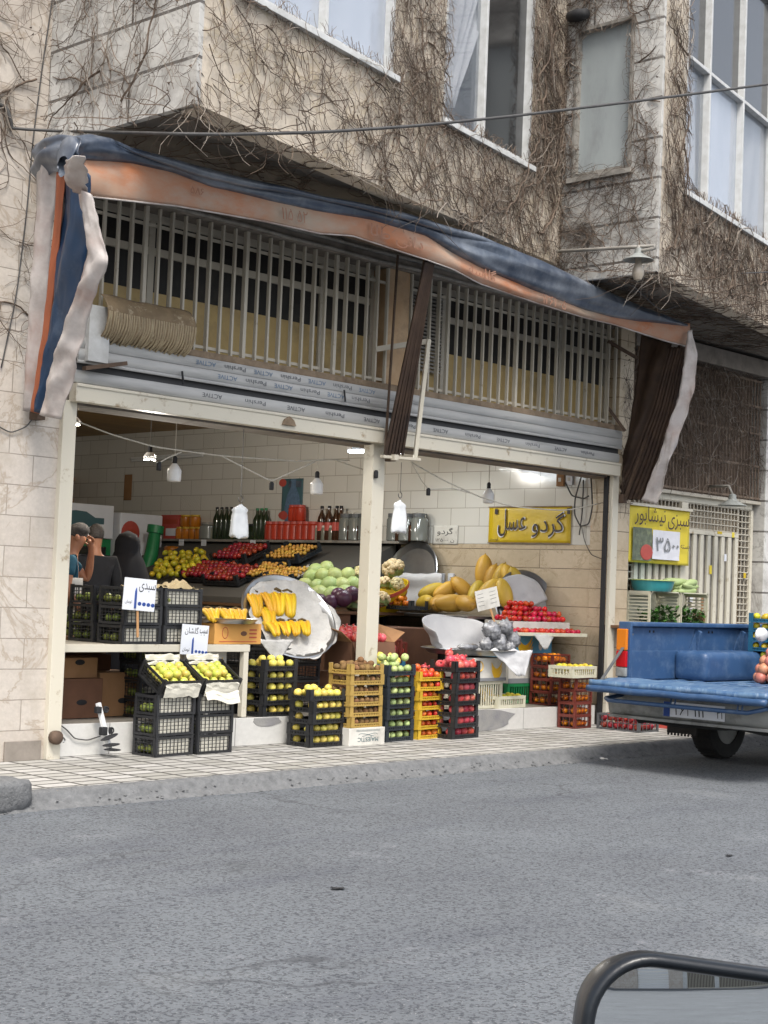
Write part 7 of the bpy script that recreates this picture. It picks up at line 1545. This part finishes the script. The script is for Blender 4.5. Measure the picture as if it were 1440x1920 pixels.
# bumper, plate
mb = MB()
def bump_(u, v):
    y = lerp(-HW,HW,u); return (-.10-.05*sin(pi*min(1,max(0,v)))**.5 + .012*nz(y*3,v*2,4) + .05*max(0,abs(y)-.7), y, lerp(.42,.64,v))
mb.grid(bump_, 40, 8); mb.build('bumper', M['tgrey'], tk, smooth=True, solid=.01)
mb = MB(); mb.box((-.165,-HW+.02,.405),(-.09,HW-.02,.43)); mb.build('bumper_edge', M['tgrey'], tk, bevel=.006)
mb = MB(); mb.box((-.165,-.28,.455),(-.158,.29,.575)); lp = mb.build('number_plate', M['signw'], tk, bevel=.002)
mb = MB(); mb.box((-.1685,.225,.456),(-.1655,.285,.574)); mb.build('blue_band', M['ink_blue'], lp)
for body, lx, lw, lz, lh in (('۲۶', -.165, .085, 0, .085), ('۳', -.075, .04, 0, .085), ('۱۱۲', .03, .12, 0, .085), ('۲۱', .205, .05, -.01, .06)):
    mb = MB(); mb.T = Matrix.Translation((-.1655,-.03,.515)) @ Matrix.Rotation(RAD(-90), 4, 'Z'); letters(mb, body, (lx,0,lz), lw, lh, .02, rev=False); mb.build('lettering', M['ink_black'], lp)
# underside, mudflap, wheels, axle
mb = MB(); mb.box((.3,-.45,.46),(5.0,.45,.62)); mb.box((0,-HW+.08,.56),(2.5,HW-.08,.645)); mb.build('chassis', M['under'], tk)
mb = MB(); mb.grid(lambda u, v: (-.02-.05*sin(pi*v), lerp(.62,-.70,u), lerp(.36+.02*u,.43,v)+.03*nz(u*5,v,3)), 24, 6); mb.build('skirt', M['under'], tk, smooth=True, solid=.01)
mb = MB(); mb.box((.72,.52,.24),(.735,HW-.02,.60)); 
for i in range(9): mb.box((.722,.53+.034*i,.22),(.733,.545+.034*i,.239))
mb.build('mudflap', M['blackrub'], tk)
mb = MB(); mb.tube([(1.36,-.7,.33),(1.36,.7,.33)], .06, 10); mb.tube([(1.36,-.1,.33),(1.36,.1,.33)], .15, 14); mb.build('axle', M['under'], tk)
def wheel(x, y, s):
    o = bpy.data.objects.new('wheel', None); COL.objects.link(o); o.parent = tk; o.location = (x, y, .33); o.rotation_euler = (RAD(90)*s, 0, 0)
    mb = MB(); mb.lathe([(.20,-.10),(.26,-.115),(.315,-.10),(.33,-.07),(.33,.07),(.315,.10),(.26,.115),(.20,.10)], 40, cap=False)
    for i in range(40): a = 2*pi*i/40; mb.T = Matrix.Rotation(a, 4, 'Z'); mb.cbox((.331,0,0),(.008,.022,.17))
    mb.build('tyre', M['tyre'], o, smooth='auto'); mb = MB(); mb.lathe([(.001,.03),(.08,.04),(.10,.01),(.17,.0),(.19,.05),(.205,.09),(.205,-.09),(.15,-.06),(.001,-.06)], 28, cap=False); mb.build('rim', M['tgrey'], o, smooth='auto')
for x in (1.36, 3.95): wheel(x, .69, -1); wheel(x, -.69, 1)
# cab, beyond the right edge of the picture
cabp = [(2.56,.55),(2.56,1.25),(2.66,1.80),(3.6,1.82),(4.15,1.28),(5.05,1.16),(5.12,.55)]
mb = MB(); mb.T = Matrix.Translation((0,HW-.01,0)) @ Matrix.Rotation(RAD(90),4,'X'); mb.prism(cabp, 2*HW-.02); mb.build('cab', M['tblue'], tk, bevel=.05, seg=3)
for s in (1, -1): mb = MB(); mb.T = Matrix.Translation((0, s*(HW-.006)+ (.004 if s > 0 else .0), 0)) @ Matrix.Rotation(RAD(90),4,'X'); mb.prism([(2.74,1.30),(2.80,1.72),(3.52,1.73),(3.95,1.30)], .006); mb.build('window', M['pane_dark'], tk)
mb = MB(); mb.add([(2.545,-.6,1.32),(2.545,.6,1.32),(2.60,.6,1.68),(2.60,-.6,1.68)], [(0,1,2,3)]); mb.build('window', M['pane_dark'], tk, solid=.006)
# load: blue crates of lemons, a bag, a net of pink bulbs
gx, gy = 6.14, -2.33
for i in range(7):
    z = ZR+BF+.01+i*.086; c = V((gx+.20, gy+.14, z)); crate(.40, .28, .086, 'low', 'bluecr', f'blue crate of yellow fruit, {ordn(i,7) if i < 6 else "topmost"} in the stack on the pickup bed', c, RAD(2), 'blue crates on the pickup bed')
    T = Matrix.Translation(c); in_crate('lemon', T, .40, .28, .086, f'yellow lemon in the {ordn(i,7) if i < 6 else "topmost"} blue crate on the pickup bed', 'lemons in the blue crates on the pickup', 'fl', False, 1.0)
p = on(1428, 1190, Y=gy-.03); mb = MB(); mb.sph((0,0,0), (.10,.03,.06), 16, 10, lambda d: 1+.3*nz(d.x*3,d.y*3,d.z*3)); o = mb.build('plastic_bag', M['bag'], smooth=True); o.location = p; tag(o, 'small white plastic bag caught on the blue crates', 'plastic bag')
p = on(1450, 1283, Z=ZR+BF); nb = thing('net_bag', 'net bag of pink bulbs lying on the pickup tailgate at the right edge', 'net bag', p)
R_ = random.Random(3); k = 0
for l, n in enumerate((7,7,5,3)):
    for i in range(n):
        a = 2*pi*i/n+l; rr = (.13,.11,.075,.03)[l]; k += 1
        mb = MB(); mb.sph((0,0,0), .052, 12, 9, lambda d: 1+.10*max(0,d.z)**3+.03*nz(d.x*3+k,d.y*3,d.z*3)); o = mb.build('pink_bulb', M['pinkbulb'], nb, smooth=True); o.location = (cos(a)*rr, sin(a)*rr, .055+.072*l); o.rotation_euler = (R_.uniform(-1,1), R_.uniform(-1,1), 0)
p2 = on(1412, 1272, Z=ZR+BF); mb = MB(); mb.sph((0,0,0), (.09,.07,.06), 16, 10, lambda d: (1+.25*nz(d.x*3,d.y*3,d.z*3))*(1+.5*max(0,-d.x)**4)); o = mb.build('plastic_bag', M['bag'], smooth=True); o.location = p2+V((.03,-.02,.06)); tag(o, 'white plastic pouch beside the net of pink bulbs', 'plastic bag')
# ------------------------------------------------------------------ the photographer's car: low body and the wing mirror
fh = V((cos(yaw), sin(yaw), 0)); rh = V((sin(yaw), -cos(yaw), 0))
M['carp'] = mat('dark_grey_car_paint', '#3b3f45', '#34383d', 3, rough=.3, spec=.6)
M['mirhs'] = mat('dark_mirror_plastic', '#12161b', '#171c22', 8, rough=.33, bump=.06, bsc=140, spec=.45)
M['mirglass'] = NT('mirror_glass').out((.80,.83,.84,1), .0, 1.0)
RC = .9; MW, MH = .225, .15
Cm = CP + ray(1522, 2174).normalized()*.80
Tg = V((-26, -57.9, .9)); pd = ray(1232, 1838).normalized()
nrm = (-(pd) + (Tg-Cm).normalized()).normalized(); nc = nrm.copy()
for it in range(12):
    ex = (rt - up*.165); ex = (ex - nc*ex.dot(nc)).normalized(); ey = nc.cross(ex)
    t = (Cm-CP).dot(nc)/pd.dot(nc); P_ = CP+pd*t; x, y = (P_-Cm).dot(ex), (P_-Cm).dot(ey)
    want = (-(pd) + (Tg-P_).normalized()).normalized(); nc = (want - (ex*x + ey*y)/RC).normalized()
ex = (rt - up*.165); ex = (ex - nc*ex.dot(nc)).normalized(); ey = nc.cross(ex)
car = thing('parked_car', 'car with a dark rounded wing mirror reflecting a shutter and gates', 'car', (CP + fh*-.30 + rh*-.35)*1.0); car.location.z = ZR; car.rotation_euler = (0,0,yaw-pi/2)
carM = Matrix.Translation(car.location) @ Matrix.Rotation(yaw-pi/2, 4, 'Z'); TI = carM.inverted()
MT = TI @ Matrix(((ex.x,ey.x,nc.x,Cm.x),(ex.y,ey.y,nc.y,Cm.y),(ex.z,ey.z,nc.z,Cm.z),(0,0,0,1)))
def rr_outline(w, h, r, n=10):
    pts = []
    for cx, cy, a0 in ((w/2-r,h/2-r,0),(-w/2+r,h/2-r,pi/2),(-w/2+r,-h/2+r,pi),(w/2-r,-h/2+r,3*pi/2)):
        for i in range(n+1): a = a0+pi/2*i/n; pts.append((cx+r*cos(a), cy+r*sin(a)))
    L_ = [0]
    for i in range(len(pts)): L_.append(L_[-1]+math.dist(pts[i], pts[(i+1) % len(pts)]))
    out = []; k = 0
    for j in range(176):
        s_ = L_[-1]*j/176
        while L_[k+1] < s_: k += 1
        f = (s_-L_[k])/max(1e-9, L_[k+1]-L_[k]); a, b = pts[k], pts[(k+1) % len(pts)]; out.append((lerp(a[0],b[0],f), lerp(a[1],b[1],f)))
    return out
mb = MB(); mb.T = MT; ol = rr_outline(MW, MH, .024, 10)
nR = 26; vs = [(0,0,0)]; n_ = len(ol)
for k in range(1, nR+1):
    for x, y in ol: X_, Y_ = x*k/nR, y*k/nR; vs.append((X_, Y_, -(X_*X_+Y_*Y_)/(2*RC)))
fs = [(0,1+i,1+(i+1)%n_) for i in range(n_)] + [(1+(k-1)*n_+i, 1+k*n_+i, 1+k*n_+(i+1)%n_, 1+(k-1)*n_+(i+1)%n_) for k in range(1,nR) for i in range(n_)]
mb.add(vs, fs); mhs = MB(); mhs.T = MT
# housing: rolled rim round the glass and a domed back
secs = [(.0,-.007,.0),(.0008,.003,.0),(.0022,.0075,.001),(.0045,.0095,.002),(.007,.0085,.003),(.0075,.004,.004),(.007,-.004,.004),(.003,-.018,.0),(-.010,-.040,-.01),(-.030,-.055,-.02),(-.05,-.060,-.03)]
vs = []
for off, z, _ in secs:
    o_ = rr_outline(MW+2*off, MH+2*off, max(.01,.024+off), 10); vs += [(x, y, z-(x*x+y*y)/(2*RC)*.6) for x, y in o_]
m_ = n_; fs = [(k*m_+i, k*m_+(i+1)%m_, (k+1)*m_+(i+1)%m_, (k+1)*m_+i) for k in range(len(secs)-1) for i in range(m_)] + [tuple((len(secs)-1)*m_+i for i in range(m_))]
mhs.add(vs, fs); hs_ = mhs.build('wing_mirror', M['mirhs'], car, smooth=True); mb.build('mirror_glass', M['mirglass'], hs_, smooth=True)
ma = MB(); a_ = MT @ V((.05,-MH/2-.01,-.05)); ma.tube([a_, a_+V((.0,-.06,-.05)), V((a_.x-.03, .62, .98)), V((a_.x-.05,.56,.93))], [.03,.032,.034,.04], 10); ma.build('mirror_arm', M['mirhs'], car, smooth=True)
# low body: sills, doors, bonnet, wheels
bd = MB(); 
def body(u, v):
    a = 2*pi*u; x = cos(a); y = sin(a); e = (abs(x)**5+abs(y)**5)**(-.2); tab = [(0,.90,.22),(.12,.96,.30),(.45,1.0,.55),(.8,.985,.80),(.95,.96,.90),(1,.93,.915)]; k, z = interp(tab, v); return (x*e*2.0*k-.3, y*e*.80*k, z)
bd.grid(body, 96, 14); bd.build('body', M['carp'], car, smooth=True, solid=.01, weld=True)
bd = MB(); bd.grid(lambda u, v: (lerp(.55,1.65,u), lerp(-.72,.72,v), .93+.05*sin(pi*v)*(1-u*.6)-.05*u*u), 12, 14); bd.build('bonnet', M['carp'], car, smooth=True, solid=.02)
bd = MB(); bd.box((-1.9,-.68,.22),(.6,.68,.30)); bd.build('floor_pan', M['under'], car)
for x in (-1.5, 1.0):
    for y in (-.70,.70):
        o = bpy.data.objects.new('wheel', None); COL.objects.link(o); o.parent = car; o.location = (x, y, .29); o.rotation_euler = (RAD(90),0,0)
        mb = MB(); mb.lathe([(.18,-.10),(.27,-.10),(.29,-.06),(.29,.06),(.27,.10),(.18,.10)], 32, cap=False); mb.build('tyre', M['tyre'], o, smooth='auto'); mb = MB(); mb.lathe([(.001,.09),(.18,.08),(.18,-.08),(.001,-.09)], 24, cap=False); mb.build('rim', M['tgrey'], o, smooth='auto')
# ------------------------------------------------------------------ what the mirror sees: boundary wall with a roller door and gates across the open asphalt
bw = thing('boundary_wall', 'tan boundary wall with white roller door and barred gates seen in the mirror', 'wall', (Tg.x, -58, ZR))
def bbox(nm, a, b, m): mb = MB(); mb.box(a, b); return mb.build(nm, M[m], bw, bevel=.01)
bbox('wall', (-30,-.2,0), (-1.45,.0,9), 'stone'); bbox('wall', (1.45,-.2,0), (2.75,.0,9), 'stone'); bbox('lintel', (-1.45,-.2,2.3), (1.45,.0,9), 'stone'); bbox('lintel', (2.75,-.2,2.7),(40,.0,4.2),'stone')
mb = MB()
for i in range(12): mb.box((-1.44,-.14,.03+.19*i), (1.44,-.08-(.02 if i%2 else 0),.03+.19*i+.175))
mb.build('roller_door', M['bulbw'], bw)
x = 2.76
for i, w_ in enumerate((2.4,4.2,4.2,4.2,4.2)):
    bbox('gate_post', (x,-.15,0), (x+.38,.02,2.7), 'whitealu'); x += .4
    mb = MB(); n = int(w_/.13)
    for k in range(n+1): mb.box((x+w_*k/n-.025,-.10,.05),(x+w_*k/n+.025,-.06,2.65))
    for z in (.1,1.3,2.55): mb.box((x,-.058,z-.05),(x+w_,-.03,z+.05))
    mb.build('gate', M['cream2'], bw); bbox('gate_back', (x,-.19,0), (x+w_,-.17,2.7), 'dark_in'); x += w_+.02
mb = MB(); mb.box((Tg.x-40,-57.9,ZR+.0),(Tg.x+45,-55.5,ZR+.09)); struct(mb.build('kerb_strip', M['kerb']), 'pale concrete strip along the far boundary wall', 'kerb')
# ------------------------------------------------------------------ light
w = bpy.data.worlds.new('World'); S.world = w; w.use_nodes = True; nt = w.node_tree; bg = nt.nodes['Background']
sky = nt.nodes.new('ShaderNodeTexSky'); sky.sky_type = 'NISHITA'; sky.sun_disc = False
EL, AZ = RAD(56), RAD(215)          # sun from behind the left shoulder, veiled by thin cloud
sd = V((cos(EL)*sin(AZ), cos(EL)*cos(AZ), sin(EL)))
sky.sun_elevation = EL; sky.sun_rotation = AZ; sky.air_density = 1.0; sky.dust_density = 3.5
hs = nt.nodes.new('ShaderNodeHueSaturation'); hs.inputs['Saturation'].default_value = .42
nt.links.new(sky.outputs[0], hs.inputs['Color']); nt.links.new(hs.outputs[0], bg.inputs['Color']); bg.inputs['Strength'].default_value = .135
sl = bpy.data.lights.new('sun', 'SUN'); so = bpy.data.objects.new('sun', sl); COL.objects.link(so)
sl.energy = 1.5; sl.angle = RAD(16); sl.color = (1, .95, .87); so.rotation_euler = (-sd).to_track_quat('-Z', 'Y').to_euler(); so.location = sd*60
vs_ = S.view_settings; vs_.view_transform = 'Standard'; vs_.look = 'None'; vs_.exposure = EXPO; vs_.gamma = 1; vs_.use_curve_mapping = False
S.render.engine = 'CYCLES'; S.cycles.max_bounces = 7; S.cycles.diffuse_bounces = 4; S.cycles.glossy_bounces = 3; S.cycles.transparent_max_bounces = 10
S.cycles.use_denoising = True; S.cycles.sample_clamp_indirect = 6
